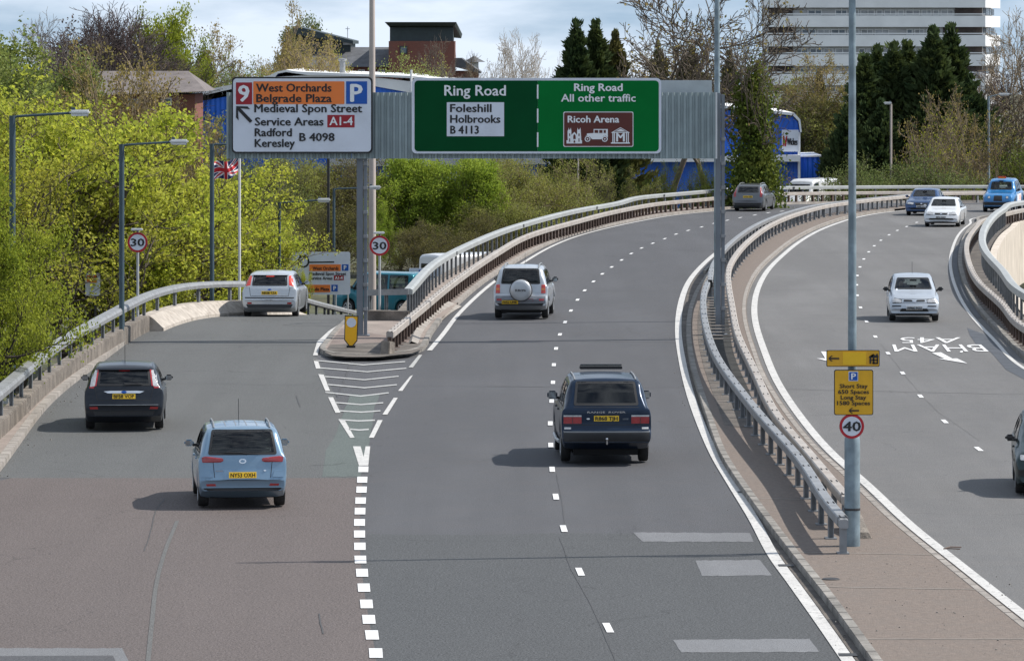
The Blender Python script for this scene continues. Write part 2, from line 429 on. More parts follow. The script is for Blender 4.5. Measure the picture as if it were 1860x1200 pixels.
M['corr_lt'] = mat('pale_panel', (.42, .46, .47), .5, .2, var=.06)
M['gpost'] = mat('gantry_post_paint', (.17, .19, .215), .5, .15, var=.1, vs=1.5, dirt=(.12, .13, .145), dirtamt=.5, streak=True)
M['lampc'] = mat('lamp_column_paint', (.045, .075, .095), .5, .1, var=.15, vs=2)
M['lampg'] = mat('lamp_column_galvanised', (.22, .28, .315), .5, .35, var=.25, vs=3, dirt=(.16, .21, .24), dirtamt=.6, dirts=5)
M['lamph'] = mat('lamp_head', (.62, .63, .63), .45, var=.05)
M['lamppink'] = mat('concrete_column', (.46, .40, .365), .8, var=.1, vs=.8)
M['steelg'] = mat('galvanised_pole', (.42, .43, .44), .5, .3, var=.1)

# ------------------------------------------------------------------ lettering
_tc = {}
def text_mesh(s, bold=0.0, res=3):
    k = (s, bold)
    if k in _tc: return _tc[k]
    cu = bpy.data.curves.new('lettering', 'FONT'); cu.body = s; cu.size = 1; cu.offset = bold; cu.resolution_u = 2
    o = bpy.data.objects.new('lettering_tmp', cu); COL.objects.link(o)
    dg = bpy.context.evaluated_depsgraph_get(); dg.update()
    me = bpy.data.meshes.new_from_object(o.evaluated_get(dg))
    vs = np.array([v.co[:] for v in me.vertices]); fs = [tuple(p.vertices) for p in me.polygons]
    bpy.data.objects.remove(o); bpy.data.curves.remove(cu); bpy.data.meshes.remove(me)
    _tc[k] = (vs, fs); return _tc[k]
CAP = None
def text_fit(s, w, cap, bold=.0):
    """vertices (x from 0 to w, y from baseline, cap height=cap)"""
    global CAP
    bold = 0
    if CAP is None:
        v, _ = text_mesh('H', 0.0); CAP = v[:, 1].max()
    vs, fs = text_mesh(s, bold); vs = vs.copy()
    x0, x1 = vs[:, 0].min(), vs[:, 0].max()
    vs[:, 0] = (vs[:, 0]-x0)/(x1-x0)*w; vs[:, 1] = vs[:, 1]/CAP*cap
    return vs, fs
def put_text(s, o, ux, uy, w, cap, mat_, parent, bold=.02, name='lettering', world=True):
    """o: world/local origin of the baseline start; ux, uy unit vectors"""
    k = cap*.045 if bold >= .018 else cap*.03
    vs, fs = text_fit(s, w-2*k, cap, 0); mb = MB()
    o = Vector(o); ux = Vector(ux); uy = Vector(uy); nn = ux.cross(uy)
    for i, (dx, dy) in enumerate(((0, 0), (2*k, 0), (k, k*.6), (k, -k*.6))): mb.add([o+ux*(v[0]+dx)+uy*(v[1]+dy)+nn*(.0006*i) for v in vs], fs)
    return mb.build(name, mat_, parent, world=world, fixn=False)
# ------------------------------------------------------------------ ground far around
def zslip(y):
    s = y-149
    if s < 0: return 0.0
    if s < 15: return -0.004*s*s
    return -0.9-0.085*(min(s, 50)-15)
def zr(y):
    if y < 190: return 0.0
    s = min(y, 232)-190
    z = -0.00012*s*s
    if y > 232: z -= 0.010*(min(y, 275)-232)
    if y > 275: z -= 0.025*(min(y, 300)-275)
    return z
def terrain_z(x, y):
    t = min(1, max(0, (x-8)/14)); z = -3.6-3.6*t
    if y > 320: z += min(1, (y-320)/60)*(3.4*t)
    if y > 460: z -= (y-460)*.0092
    return z
def make_terrain():
    xs = [-3000, -900, -300, -120, -60, -40, -25, -15, -8, 0, 8, 12, 16, 22, 30, 45, 60, 90, 150, 400, 1000, 3000]
    ys = [-200, 0, 30, 60, 100, 140, 180, 220, 260, 300, 320, 340, 360, 380, 420, 500, 700, 1200, 2500, 5200]
    mb = MB(); n = len(xs)
    mb.add([(x, y, terrain_z(x, y)) for y in ys for x in xs],
           [(j*n+i, j*n+i+1, (j+1)*n+i+1, (j+1)*n+i) for j in range(len(ys)-1) for i in range(n-1)])
    m = mat('rough_ground', (.07, .075, .035), .95, var=.4, vs=.4, bmp=.5, bs=4, dirt=(.09, .065, .045), dirtamt=.7, dirts=.3)
    tag(mb.build('ground', m, fixn=False), kind='structure')
make_terrain()
sheet('lower_street', [(-16, 160), (-9, 158), (-7, 190), (2, 230), (12, 300), (40, 330), (40, 345), (0, 315), (-8, 250), (-16, 200)], 0, M['road_slip']).location.z = -3.52

# ------------------------------------------------------------------ lines of the place
V3 = lambda x, y, h=0.0: Vector((x, y, zr(y)+h))
Vs = lambda x, y, h=0.0: Vector((x, y, zslip(y)+h))
def regrade(pts, h, slip=False):
    return [Vector((p.x, p.y, (zslip(p.y) if slip else zr(p.y))+h)) for p in pts]
def rag(pts, j=.8, step=9):
    rr = random.Random(3); out = []
    for i in range(len(pts)):
        (a, b), (c, d) = pts[i], pts[(i+1) % len(pts)]; n = max(1, int(math.hypot(c-a, d-b)/step))
        for k in range(n): t = k/n; out.append((a+(c-a)*t+rr.uniform(-j, j)*(k > 0), b+(d-b)*t+rr.uniform(-j, j)*(k > 0)*.8))
    return out
# left edge of slip road
LKERB = smooth_path([V3(-8.9, 45), V3(-9.8, 75)]+Pl([(0, 857), (96, 731), (190, 655), (241, 616), (258, 603)]), 1.0)
LWALL = denoise(smooth_path([V3(-10.3, 45), V3(-11.0, 80)]+Pl([(0, 785), (99, 694), (190, 635), (248, 601)], .12)+[V3(-11.2, 145.5), V3(-10.75, 149.5)]+
        [Vs(-10.1, 152.5), Vs(-9.4, 154.5), Vs(-8.75, 156), Vs(-8.2, 160), Vs(-7.9, 165), Vs(-7.6, 173), Vs(-6.95, 182), Vs(-6.3, 190), Vs(-5.2, 203), Vs(-3.6, 218)], 1.0), 4)
LWALL = regrade(LWALL, 0, True)
SLIPR = smooth_path([Vs(-5.26, 148), Vs(-5.0, 153), Vs(-4.6, 160), Vs(-3.6, 173), Vs(-2.2, 190), Vs(-.9, 203), Vs(.9, 218)], 1.0)
SLIPR = regrade(SLIPR, 0, True)
LEDGE = regrade(denoise(smooth_path(Pl([(780, 637), (807, 605), (830, 574), (895, 514), (958, 473), (996, 451), (1041, 432), (1098, 416), (1158, 403), (1227, 391), (1299, 384)])+
        [V3(15.3, 275), V3(18.8, 283), V3(22.5, 288), V3(27, 291), V3(36, 294), V3(50, 290), V3(66, 280)], 1.0), 10), 0)
def trim(path, f): return [p for p in path if f(p)]
OPAR = regrade(denoise(smooth_path(Pl([(742, 528), (796, 474), (900, 424), (958, 405), (1053, 381), (1120, 369.5)], 1.0)+trim(offset(LEDGE, -1.75), lambda p: p.y > 252)[::6], 1.0), 14), .12)
OBAR = regrade(denoise(smooth_path(Pl([(708, 606), (761, 563), (827, 509.5), (900, 460), (958, 428), (1053, 400), (1120, 383)], .66)+trim(offset(LEDGE, -.85), lambda p: p.y > 252)[::6], 1.0), 10), .12)
ALINE = smooth_path([V3(5.15, 45)]+Pl([(1530, 1185), (1445, 1065), (1405, 1010), (1370, 945), (1330, 880), (1300, 830), (1277, 780), (1255, 720), (1240, 660), (1232, 600), (1237, 550), (1252, 511), (1280, 478), (1312, 452), (1342, 436)]), 1.0)
BLINE = regrade(denoise(smooth_path([V3(9.2, 45)]+Pl([(1860, 1118), (1731, 1016), (1654, 955), (1577, 882), (1508, 821), (1455, 759), (1412, 694), (1388, 637), (1373, 590), (1370, 559), (1376, 526), (1395, 491), (1424, 462), (1453, 439), (1486, 420), (1518, 407), (1550, 397), (1595, 388), (1640, 383)])+
        [V3(27.8, 277), V3(36, 281), V3(50, 277), V3(66, 267)], 1.0), 6), 0)
REDGE = regrade(denoise(smooth_path([V3(22, 45), V3(17.5, 80), V3(14.8, 110)]+Pl([(1860, 670), (1808, 620), (1763, 572), (1737, 526), (1726, 481), (1731, 449), (1744, 423), (1763, 407), (1789, 394)])+[V3(32, 257), V3(45, 262), V3(66, 256)], 1.0), 8), 0)
RPAR = regrade(denoise(smooth_path([V3(24.5, 45), V3(19.5, 85), V3(16.6, 120)]+Pl([(1860, 533), (1821, 491), (1792, 459), (1784, 436), (1793, 407), (1821, 381), (1860, 367)], 1.0)+[V3(32, 250), V3(42, 255), V3(66, 250)], 1.0), 6), .12)
RBAR = regrade(denoise(smooth_path([V3(23.5, 45), V3(18.5, 85), V3(15.3, 120)]+Pl([(1860, 594), (1821, 552), (1776, 510), (1758, 471), (1757, 439), (1774, 413), (1795, 397)], .66)+[V3(31, 251), V3(42, 257), V3(66, 252)], 1.0), 6), .12)
MRB = regrade(denoise(smooth_path(Pl([(1535, 905), (1508, 874), (1470, 828), (1409, 755.5), (1370, 675), (1340, 610), (1330, 560), (1323, 513), (1325, 486), (1344, 455), (1370, 430), (1405, 407), (1453, 388), (1502, 375)], .66)+trim(offset(BLINE, -.9), lambda p: p.y > 252)[::6], 1.0), 5), .12)
_l = Pl([(1531, 947), (1504, 917), (1455, 840), (1393, 771), (1355, 725), (1305, 656), (1286, 610), (1278, 570), (1279, 533), (1290, 508)], .66)
MLB = regrade(denoise(smooth_path(_l+trim(offset(MRB, -.62), lambda p: p.y > 157)[::5], 1.0), 5), .12)
_k = Pl([(1586, 1200), (1508, 1092), (1427, 990), (1345, 880), (1309, 824), (1280, 745), (1266, 702), (1254, 660), (1247, 610), (1250, 565), (1262, 530), (1285, 495), (1309, 466)], .12)
MLK = regrade(denoise(smooth_path([V3(5.5, 45)]+_k+trim(offset(MRB, -1.1), lambda p: p.y > 178)[::5], 1.0), 4), 0)
MRK = offset(BLINE, -.26)

# ------------------------------------------------------------------ deck slabs
def cum(p, y): return [q for q in p if q.y < y]
far_out = offset(OPAR, -.25); far_in = offset(RPAR, .25)
deck_poly = offset(cum(LWALL, 149.5), -.3)+[Vector((-5.26, 149.4, 0)), Vector((-4.9, 150, 0)), Vector((-4.3, 147, 0))]+far_out+far_in[::-1]
sheet('road', deck_poly, 0, M['road'], skirt=.9)
right_poly = BLINE+offset(REDGE, .4)[::-1]
sheet('opposite_carriageway', offset(BLINE, -.3)+offset(REDGE, .4)[::-1], .004, M['road_r'])
slip_near = [Vector((p.x, p.y, 0)) for p in LKERB if p.y < 148]
slipP = MB()
def strip(mb, a, b, h=0.0):
    n = len(a); mb.add([v+Vector((0, 0, h)) for v in a]+[v+Vector((0, 0, h)) for v in b], [(i, i+1, n+i+1, n+i) for i in range(n-1)])
def same(path, ys):
    out = []; j = 0
    for y in ys:
        j = 0
        while j < len(path)-2 and path[j+1].y < y: j += 1
        a, b = path[j], path[j+1]; t = (y-a.y)/max(1e-6, b.y-a.y); out.append(a.lerp(b, t))
    return out
ys = [149.5+i for i in range(0, 68)]
L_ = offset(same(LWALL, ys), .1); L_ = regrade(L_, 0, True); R_ = regrade(same(SLIPR, ys), 0, True)
strip(slipP, L_, R_, 0.002); tag(slipP.build('slip_road', M['road_slip'], fixn=False), kind='structure')
# slip surfaces on the deck: pale slip asphalt, reddish band nearest
BX = Pl([(578, 652), (600, 700), (625, 755), (650, 812), (652, 868)])
sheet('slip_road_surface', [V3(-11.6, 149.4)]+[p for p in LKERB[::-1] if p.y > P(0, 872).y]+[P(20, 868), P(652, 868)]+BX[::-1]+Pl([(569, 645), (572, 632), (602, 600), (627, 584)])+[V3(-5.26, 149.4)], .004, M['road_slip'])
DASHL = Pl([(659, 841), (659, 868), (656.7, 890), (654.5, 929), (653, 970), (654.7, 1017), (661, 1068), (670, 1125.7), (682.7, 1187)])
near_y = 45
sheet('red_grit_surface', [P(20, 868)]+[p for p in LKERB[::-1] if p.y < P(0, 868).y]+[V3(-1.3, near_y)]+DASHL[::-1][:-1]+[P(652, 868)], .004, M['road_pink'])
sheet('green_surface_patch', Pl(rag([(655, 866), (585, 866), (588, 850), (592, 818), (606, 798), (636, 716), (690, 716), (680, 740), (672, 800), (660, 840)], 1.2)), .008, M['road_green'])
gr = Pl([(1385, 971), (1180, 969), (1020, 968), (850, 971), (668, 970)])
sheet('coarse_surface', gr+DASHL[5:]+[V3(-1.3, near_y), V3(2.8, near_y)]+[p for p in offset(ALINE, -.1) if p.y < P(1385, 971).y], .004, M['road_coarse'])
for pts in ([(1150, 967), (1362, 968), (1369, 984), (1168, 984)], [(1263, 1018), (1380, 1017), (1402, 1045), (1275, 1046)], [(1222, 1162), (1470, 1160), (1488, 1184), (1238, 1185)],
            [(-60, 1177), (222, 1177), (235, 1204), (-60, 1204)]):
    sheet('faded_patch', Pl(rag(pts)), .008, M['patch_grey'])
sheet('road_mender_patch', Pl([(-60, 1192), (205, 1191), (214, 1210), (-60, 1210)]), .012, M['road'])
# joints and tar lines across the carriageways
def ribbon_px(name, pts, w, mat_, h=.012, slip=False):
    p = smooth_path(Pl(pts, h, slip), .6); mb = MB()
    strip(mb, offset(p, -w*.4), offset(p, w*.4)); return tag(mb.build(name, mat_, fixn=False), kind='structure')
random.seed(5)
for (a, b, w) in [(((830, 527), (1240, 529)), 0, .05), (((790, 617), (1232, 621)), 0, .06), (((882, 701), (1252, 703)), 0, .05), 
                  (((1480, 459), (1732, 461)), 0, .07), (((1390, 526), (1735, 527)), 0, .05), (((1410, 706), (1860, 716)), 0, .06), (((240, 624), (568, 627)), 0, .04), (((515, 590), (625, 592)), 0, .08),
                  (((1165, 452), (1300, 455)), 0, .08), (((250, 695), (560, 699)), 0, .04), (((740, 700), (1000, 702)), 0, .04)]:
    (x0, y0), (x1, y1) = a; k = 9
    ribbon_px('tar_joint', [(x0+(x1-x0)*i/k, y0+(y1-y0)*i/k+random.uniform(-.7, .7)) for i in range(k+1)], w, M['joint'])
# wandering cracks and worn tracks
def crack(pts, w=.03, name='road_crack'):
    pp = []
    for i in range(len(pts)-1):
        for k in range(6):
            t = k/6; pp.append((pts[i][0]*(1-t)+pts[i+1][0]*t+random.uniform(-1., 1.), pts[i][1]*(1-t)+pts[i+1][1]*t))
    pp.append(pts[-1]); ribbon_px(name, pp, w, M['joint'])
crack([(300, 905), (283, 925), (275, 960), (262, 1000)], .022); crack([(580, 1113), (583, 1133), (587, 1150)]); crack([(1017, 975), (1035, 1030), (1075, 1100), (1118, 1200)], .010)
crack([(1011, 860), (1019, 900), (1026, 950)], .008); crack([(1600, 625), (1650, 690), (1700, 745), (1780, 800)], .008); crack([(538, 718), (545, 738)], .04); crack([(640, 650), (625, 690), (612, 720)], .03)
M['track'] = asphalt('worn_track', (.118, .118, .116), .5, tint=(.1, .1, .1), crack=False)
ribbon_px('filled_trench', [(322, 945), (300, 1000), (284, 1060), (276, 1130), (268, 1210)], .09, M['track'], .011)
sheet('damp_patch', Pl([(1757, 596), (1800, 612), (1862, 668), (1862, 690), (1828, 672), (1800, 640), (1775, 628), (1762, 610)]), .010, M['wet'])

# ------------------------------------------------------------------ painted markings
def line_path(name, path, w, m, h=.016, breaks=0):
    mb = MB(); strip(mb, lift(offset(path, -w/2), h), lift(offset(path, w/2), h))
    return tag(mb.build(name, m, fixn=False), kind='structure')
line_path('edge_line', LEDGE[:-1], .15, M['line'])
line_path('edge_line', ALINE, .20, M['line'])
line_path('edge_line', BLINE, .20, M['line'])
line_path('edge_line', REDGE, .12, M['line'])
def dashes(name, cents, ln, w, m, h=.016):
    path = [P(x, y) for x, y in cents]; root = tag(empty(name), kind='structure')
    T = tangents(path)
    me = None
    for p, t in zip(path, T):
        if me is None:
            mb = MB(); mb.add([(-w/2, -ln/2, 0), (w/2, -ln/2, 0), (w/2, ln/2, 0), (-w/2, ln/2, 0)], [(0, 1, 2, 3)])
            o = mb.build('dash', m, root, world=False, fixn=False); me = o.data
        else: o = inst('dash', me, root, (0, 0, 0))
        o.location = (p.x, p.y, p.z+h); o.rotation_euler = (0, 0, math.atan2(-t.x, t.y))
dashes('lane_line', [(1104.7, 1140.7), (1053.5, 1039), (1024, 960.7), (1009.7, 902.7), (1003, 853), (1000.4, 809), (999.5, 769.5), (1002, 729), (1004.4, 695), (1006, 663), (1010, 633.5), (1017, 608), (1026.4, 585.6), (1037, 564.7), (1049, 545), (1062, 528), (1078, 511.8), (1094, 498), (1111, 485.5), (1129, 472.8), (1146.7, 461), (1165.4, 451), (1185.7, 442.4), (1207.5, 434), (1228, 425.7), (1250, 419), (1274.5, 412.7), (1297, 406), (1321, 400.6), (1344.5, 395.8), (1371, 391), (1395.5, 387), (1420, 384), (1448, 380.6)], 1.15, .11, M['line_new'])
dashes('lane_line', [(1855, 872), (1777.6, 816), (1716, 766), (1672, 720), (1639.5, 678), (1613, 642), (1590, 612), (1574, 584.5), (1563, 559), (1557, 537), (1556, 518), (1557, 501), (1562, 485.5), (1569, 471), (1578, 458), (1588, 447), (1600, 437), (1615, 427), (1630, 419), (1647, 412), (1665, 404.5), (1686, 398), (1710, 392)], 1.0, .11, M['line_new'])
sq = tag(empty('give_way_dashes'), kind='structure')
pts = [(660, 853), (658, 872), (656.7, 890), (655, 910), (654, 929), (653, 949.7), (653, 970.7), (653.7, 993), (654.7, 1017), (657.7, 1041), (661, 1068), (665.7, 1097.7), (670, 1125.7), (675.7, 1154), (682.7, 1187)]
for i, (x, y) in enumerate(pts):
    p = P(x, y); t = 3.6+(y-853)*.021; w = 9+(y-853)*.0095; sk = (pts[min(i+1, 14)][0]-pts[max(i-1, 0)][0])/12.; hh = 5.2+(y-853)*.0105
    mb = MB(); q = [P(x-w-sk, y-hh), P(x+w-sk, y-hh), P(x+w+sk, y+hh), P(x-w+sk, y+hh)]
    mb.add([v+Vector((0, 0, .016)) for v in q], [(0, 1, 2, 3)]); mb.build('dash', M['line_new'], sq, fixn=False)
cv = tag(empty('chevron_marking'), kind='structure'); M['line_thin'] = paintline('road_paint_thin', (.46, .46, .45), 1.0)
for q in ([(569, 652.5), (577, 653), (582.5, 669), (574, 669)], [(578, 679), (588, 680), (599.5, 709.5), (591, 709.5)], [(596, 721), (605, 721), (618.5, 749), (609.5, 749.5)], [(616, 763), (626.5, 763), (644, 794), (636, 794.5)],
          [(745, 683), (750, 681), (731, 709.5), (723, 709.5)], [(715, 722), (722.5, 722), (703.5, 752.5), (694.5, 752.5)], [(686, 762.5), (695, 762.5), (679, 794.5), (670, 794.5)],
          [(641, 810), (655, 810), (660.5, 829), (664, 810), (672.5, 810), (669, 845), (652, 845)], [(604, 600), (598, 600), (576, 620), (568.5, 645), (577, 645), (580, 630)], [(627.5, 584), (624, 584), (598, 600), (604, 600)]):
    mb = MB(); v = [P(a, b, .016) for a, b in q]
    mb.add(v, [tuple(t) for t in tessellate_polygon([v])]); mb.build('boundary_mark', M['line'], cv, fixn=False)
mb = MB(); mb.add([P(a, b, .016) for a, b in [(761, 644), (767, 644), (750, 667), (742, 667)]], [(0, 1, 2, 3)]); mb.build('boundary_mark', M['line_worn'], cv, fixn=False)
for a, b, c in [((569, 653), (660, 661.5), (736, 655.5)), ((582, 667), (667, 674), (738, 667.5)), ((590, 682.5), (662, 688.5), (724, 682)), ((596, 697), (662, 703), (721, 697.3)), ((591, 711), (655, 718), (706, 712)), ((609, 729.5), (655, 733.3), (696, 730)), ((617, 744.5), (656, 747), (691, 744.5)), ((615, 760.5), (652, 762.8), (681, 761.5)), ((634, 777.5), (652, 779.3), (670, 778))]:
    mb = MB(); w = .8+(a[1]-650)*.003
    v = [P(*a, .016), P(*b, .016), P(*c, .016), P(c[0], c[1]+2*w, .016), P(b[0], b[1]+2*w, .016), P(a[0], a[1]+2*w, .016)]
    mb.add(v, [(0, 1, 4, 5), (1, 2, 3, 4)]); mb.build('hatch_bar', M['line_thin'], cv, fixn=False)
# destination lettering for drivers coming the other way
rl = tag(empty('road_lettering'), kind='structure')
def road_text(s, px0, y_base, px1, y_top, px0b, px1b):
    vs, fs = text_fit(s, 1, 1, .03); mb = MB()
    a = P(px1, y_top, .02); b = P(px0, y_top, .02); c = P(px1b, y_base, .02); d = P(px0b, y_base, .02)
    # text reads from the far side: x runs right to left in the picture, baseline at the far edge
    out = [(a.lerp(b, v[0])).lerp(c.lerp(d, v[0]), v[1]) for v in vs]
    mb.add(out, fs); mb.build('lettering', M['line_new'], rl, fixn=False)
road_text('A45', 1634, 622.5, 1745, 612.5, 1637, 1740)
road_text('BHAM', 1620.5, 638, 1782, 625.5, 1625, 1796)
mb = MB()
for q in ([(1745, 637), (1750, 636), (1748, 640), (1743, 639.5)],
          [(1692.5, 640.5), (1709, 639.5), (1730, 651), (1738, 650.5), (1757, 659.5), (1705, 651.2), (1716, 651)],
          [(1491, 638), (1502, 638.5), (1513, 650), (1516, 658.5), (1483.5, 650.5), (1499, 650.5)]):
    v = [P(a, b, .02) for a, b in q]; mb.add(v, [tuple(t) for t in tessellate_polygon([v])])
mb.build('arrow', M['line_new'], rl, fixn=False)

# ------------------------------------------------------------------ pavements, island, median
isl = Pl([(627, 586), (607, 604), (588, 628), (580, 640), (588, 645), (602, 648.5), (630, 651), (660, 652), (687, 651), (720, 648), (750, 644), (770, 637), (777, 626), (785, 608), (802, 584)])
verge = isl+[p for p in offset(LEDGE, -.3) if p.y > P(805, 580).y]
sheet('verge_pavement', verge+offset(OPAR, -.2)[::-1]+[V3(-4.0, 153.5), V3(-5.2, 149.3)], .12, M['pave_pink'])
M['isl'] = mat('island_slab', (.21, .165, .145), .9, var=.25, vs=2, bmp=.3, bs=40, dirt=(.12, .1, .09), dirtamt=.7, dirts=2)
sheet('island_paving', offset(isl[1:-2], -.22), .124, M['isl'])
sheet('stained_band', Pl([(590, 640), (600, 626), (700, 622), (765, 622), (768, 634), (748, 642), (688, 648.5), (630, 648.5), (603, 646)], .12), .128, M['pave_dark'])
# sloped concrete haunch beside the island
mb = MB()
a = P(832, 570, .02); hp = smooth_path(Pl([(779, 632), (783, 615), (800, 590), (822, 570), (842, 558)]), .8)
strip(mb, lift(offset(hp, -.06), .03), lift(offset(hp, -.5), .20)); strip(mb, lift(offset(hp, -.5), .20), lift(offset(hp, -.62), .10))
tag(mb.build('sloped_haunch', M['kerb_lt'], fixn=False), kind='structure')
medR = MRK
sheet('median_pavement', MLK+medR[::-1], .12, M['pave'])
def betw(a, b, y0, y1): return [p for p in a if y0 < p.y < y1]+[p for p in b if y0 < p.y < y1][::-1]
sheet('median_stained_concrete', betw(offset(MLK, .34), offset(MLB, .05), 106, 170), .126, M['pave_dark'])
M['void'] = mat('gap_shade_black', (.02, .02, .018), .95, var=.5, vs=3)
sheet('median_gap_shade', betw(offset(MLB, .12), offset(MRB, -.1), 108, 156), .13, M['void'])  # flat near-black sheet: painted shade of the open hollow between the two decks
sheet('inner_verge_pavement', offset(REDGE, .32)+offset(RPAR, .2)[::-1], .12, M['pave_dark'])
sheet('damp_channel', [p for p in offset(REDGE, .1) if 150 < p.y < 206]+[p for p in offset(REDGE, .28) if 150 < p.y < 206][::-1], .018, M['wet'])
sheet('gully_channel', [p for p in offset(ALINE, .12) if p.y < 180]+[p for p in MLK if p.y < 180][::-1], .006, M['pave_dark'])
sheet('footpath', offset(LKERB, -.02)+[p for p in offset(LWALL, .1) if p.y < 144][::-1], .12, M['pave_pink'])
stone = {}
def kerb_run(path, m, name='kerb', step=.92, w=.16, h=.13, lim=175, side=0.0, label=None, smat=None):
    root = tag(empty(name), label=label, kind='structure')
    pp = resample(offset(path, side), step); far = MB()
    key = (round(step, 2), w, h, m.name)
    for a, b in zip(pp[:-1], pp[1:]):
        c = (a+b)/2; t = b-a; rz = math.atan2(-t.x, t.y)
        if c.y > lim:
            far.box((c.x, c.y, c.z+h/2-.005), (w, t.length*.985, h+.01), rz); continue
        if key not in stone:
            mb = MB(); mb.box((0, 0, h/2-.02), (w, step*.975, h+.04)); o = mb.build('kerb_stone', m, root, world=False, bevel=.012); stone[key] = o.data
        else: o = inst('kerb_stone', stone[key], root, (0, 0, 0))
        o.location = c; o.rotation_euler = (random.uniform(-.004, .004), random.uniform(-.01, .01), rz+random.uniform(-.006, .006))
    if far.v: far.build('kerb_run', m, root)['kind'] = 'stuff'
random.seed(8)
kerb_run([p for p in MLK if p.y < 262], M['kerb'], side=.07)
kerb_run([p for p in MRK if p.y < 262], M['kerb_lt'], side=-.08, w=.14, h=.127)
kerb_run(isl, M['kerb'], step=.92, h=.135, side=-.07)
kerb_run([p for p in offset(LEDGE, -.3) if P(842, 558).y < p.y], M['kerb_lt'], h=.127, side=-.07)
kerb_run(LKERB, M['kerb_lt'], side=-.1, w=.2)
kerb_run(offset(REDGE, .32), M['kerb'], side=.07)
# thin pale joints across the median
mj = tag(empty('median_joint'), kind='structure')
for (a, b) in [((1440, 1002), (1692, 1007)), ((1490, 1065), (1775, 1070)), ((1375, 904), (1470, 907)), ((1566, 1160), (1860, 1160))]:
    p, q = P(*a, .127), P(*b, .127); mb = MB(); mb.add([p, q, q+Vector((0, .05, 0)), p+Vector((0, .05, 0))], [(0, 1, 2, 3)]); mb.build('joint_strip', M['kerb_lt'], mj, fixn=False)

# ------------------------------------------------------------------ deck edges seen from the side
def wall_strip(name, path, top, depth, m, thick=.25, parent=None):
    mb = MB(); n = len(path); vs = []; fs = []
    T = tangents(path)
    for i, (a, t) in enumerate(zip(path, T)):
        r = Vector((t.y, -t.x, 0))*thick/2; d = depth(i/(n-1), a) if callable(depth) else depth
        for s, z in ((-1, top), (1, top), (1, top-d), (-1, top-d)): vs.append(a+r*s+Vector((0, 0, z)))
    for i in range(n-1):
        for k in range(4):
            k2 = (k+1) % 4; fs.append((i*4+k, i*4+k2, i*4+4+k2, i*4+4+k))
    mb.add(vs, fs); return mb.build(name, m, parent, fixn=True)
fas = [p for p in RPAR if p.y > 120]
def fdepth(t, a): return 1.7+1.5*max(0, math.cos(min(1, abs(a.x-23.5)/9)*math.pi/2))*(1 if a.y > 185 else .3)
w = wall_strip('viaduct_fascia', offset(fas, .42), 0, fdepth, M['fascia'], .3)
tag(w, 'pale concrete side of the curving viaduct seen under the inner railing', 'viaduct side')
w = wall_strip('viaduct_fascia', offset([p for p in OPAR], -.42), 0, 1.6, M['conc'], .3)
tag(w, 'brown concrete edge beam of the viaduct below the outer railing', 'viaduct side')
for x, y in ((14, 226), (21, 252), (34, 268), (9, 200)):
    mb = MB(); mb.lathe([(.8, -7.4), (.8, zr(y)-.95)], (x, y, 0), n=20); tag(mb.build('viaduct_pier', M['conc'], smooth=40), 'stout round concrete pier under the curved road deck', 'pier', 'round piers under the curved deck')
# near low wall of the slip road: boarded panels
wl = thing('parapet_wall', 'long boarded grey concrete upstand carrying the left railing', 'wall', (LWALL[30].x, LWALL[30].y, 0))
near = [p for p in LWALL if p.y < 144.5]; pp = resample(near, 1.55)
mbp = None
for a, b in zip(pp[:-1], pp[1:]):
    c = (a+b)/2; t = b-a; rz = math.atan2(-t.x, t.y)
    if mbp is None:
        mb = MB(); n = 7; L = 1.53
        mb.box((0, 0, .22), (.30, L, .52))
        for k in range(n): mb.box((.158, -L/2+(k+.5)*L/n, .21), (.03, L/n*.86, .48))
        o = mb.build('concrete_panel', M['conc'], wl, world=False, fixn=False); mbp = o.data
    else: o = inst('concrete_panel', mbp, wl, (0, 0, 0))
    o.location = Vector((c.x, c.y, c.z))-wloc(wl); o.rotation_euler = (0, 0, rz)
ww = thing('curved_wall', 'whitewashed battered concrete kerb wall curving round the slip road crest', 'wall', (-10.5, 148, 0))
cw = [p for p in LWALL if 143 < p.y < 172]; pp = resample(cw, 3.0)
for i in range(len(pp)-1):
    seg = [p for p in cw if pp[i].y-.01 <= p.y <= pp[i+1].y+.01]
    seg = [pp[i]]+seg+[pp[i+1]]; seg = [s for k, s in enumerate(seg) if k == 0 or (s-seg[k-1]).length > .05]
    mb = MB(); sweep(mb, seg, [(-.16, -.1), (.62, -.1), (.60, .10), (.30, .38), (.16, .47), (-.16, .48)]); mb.build('wall_section', M['wallw'], ww, smooth=30)

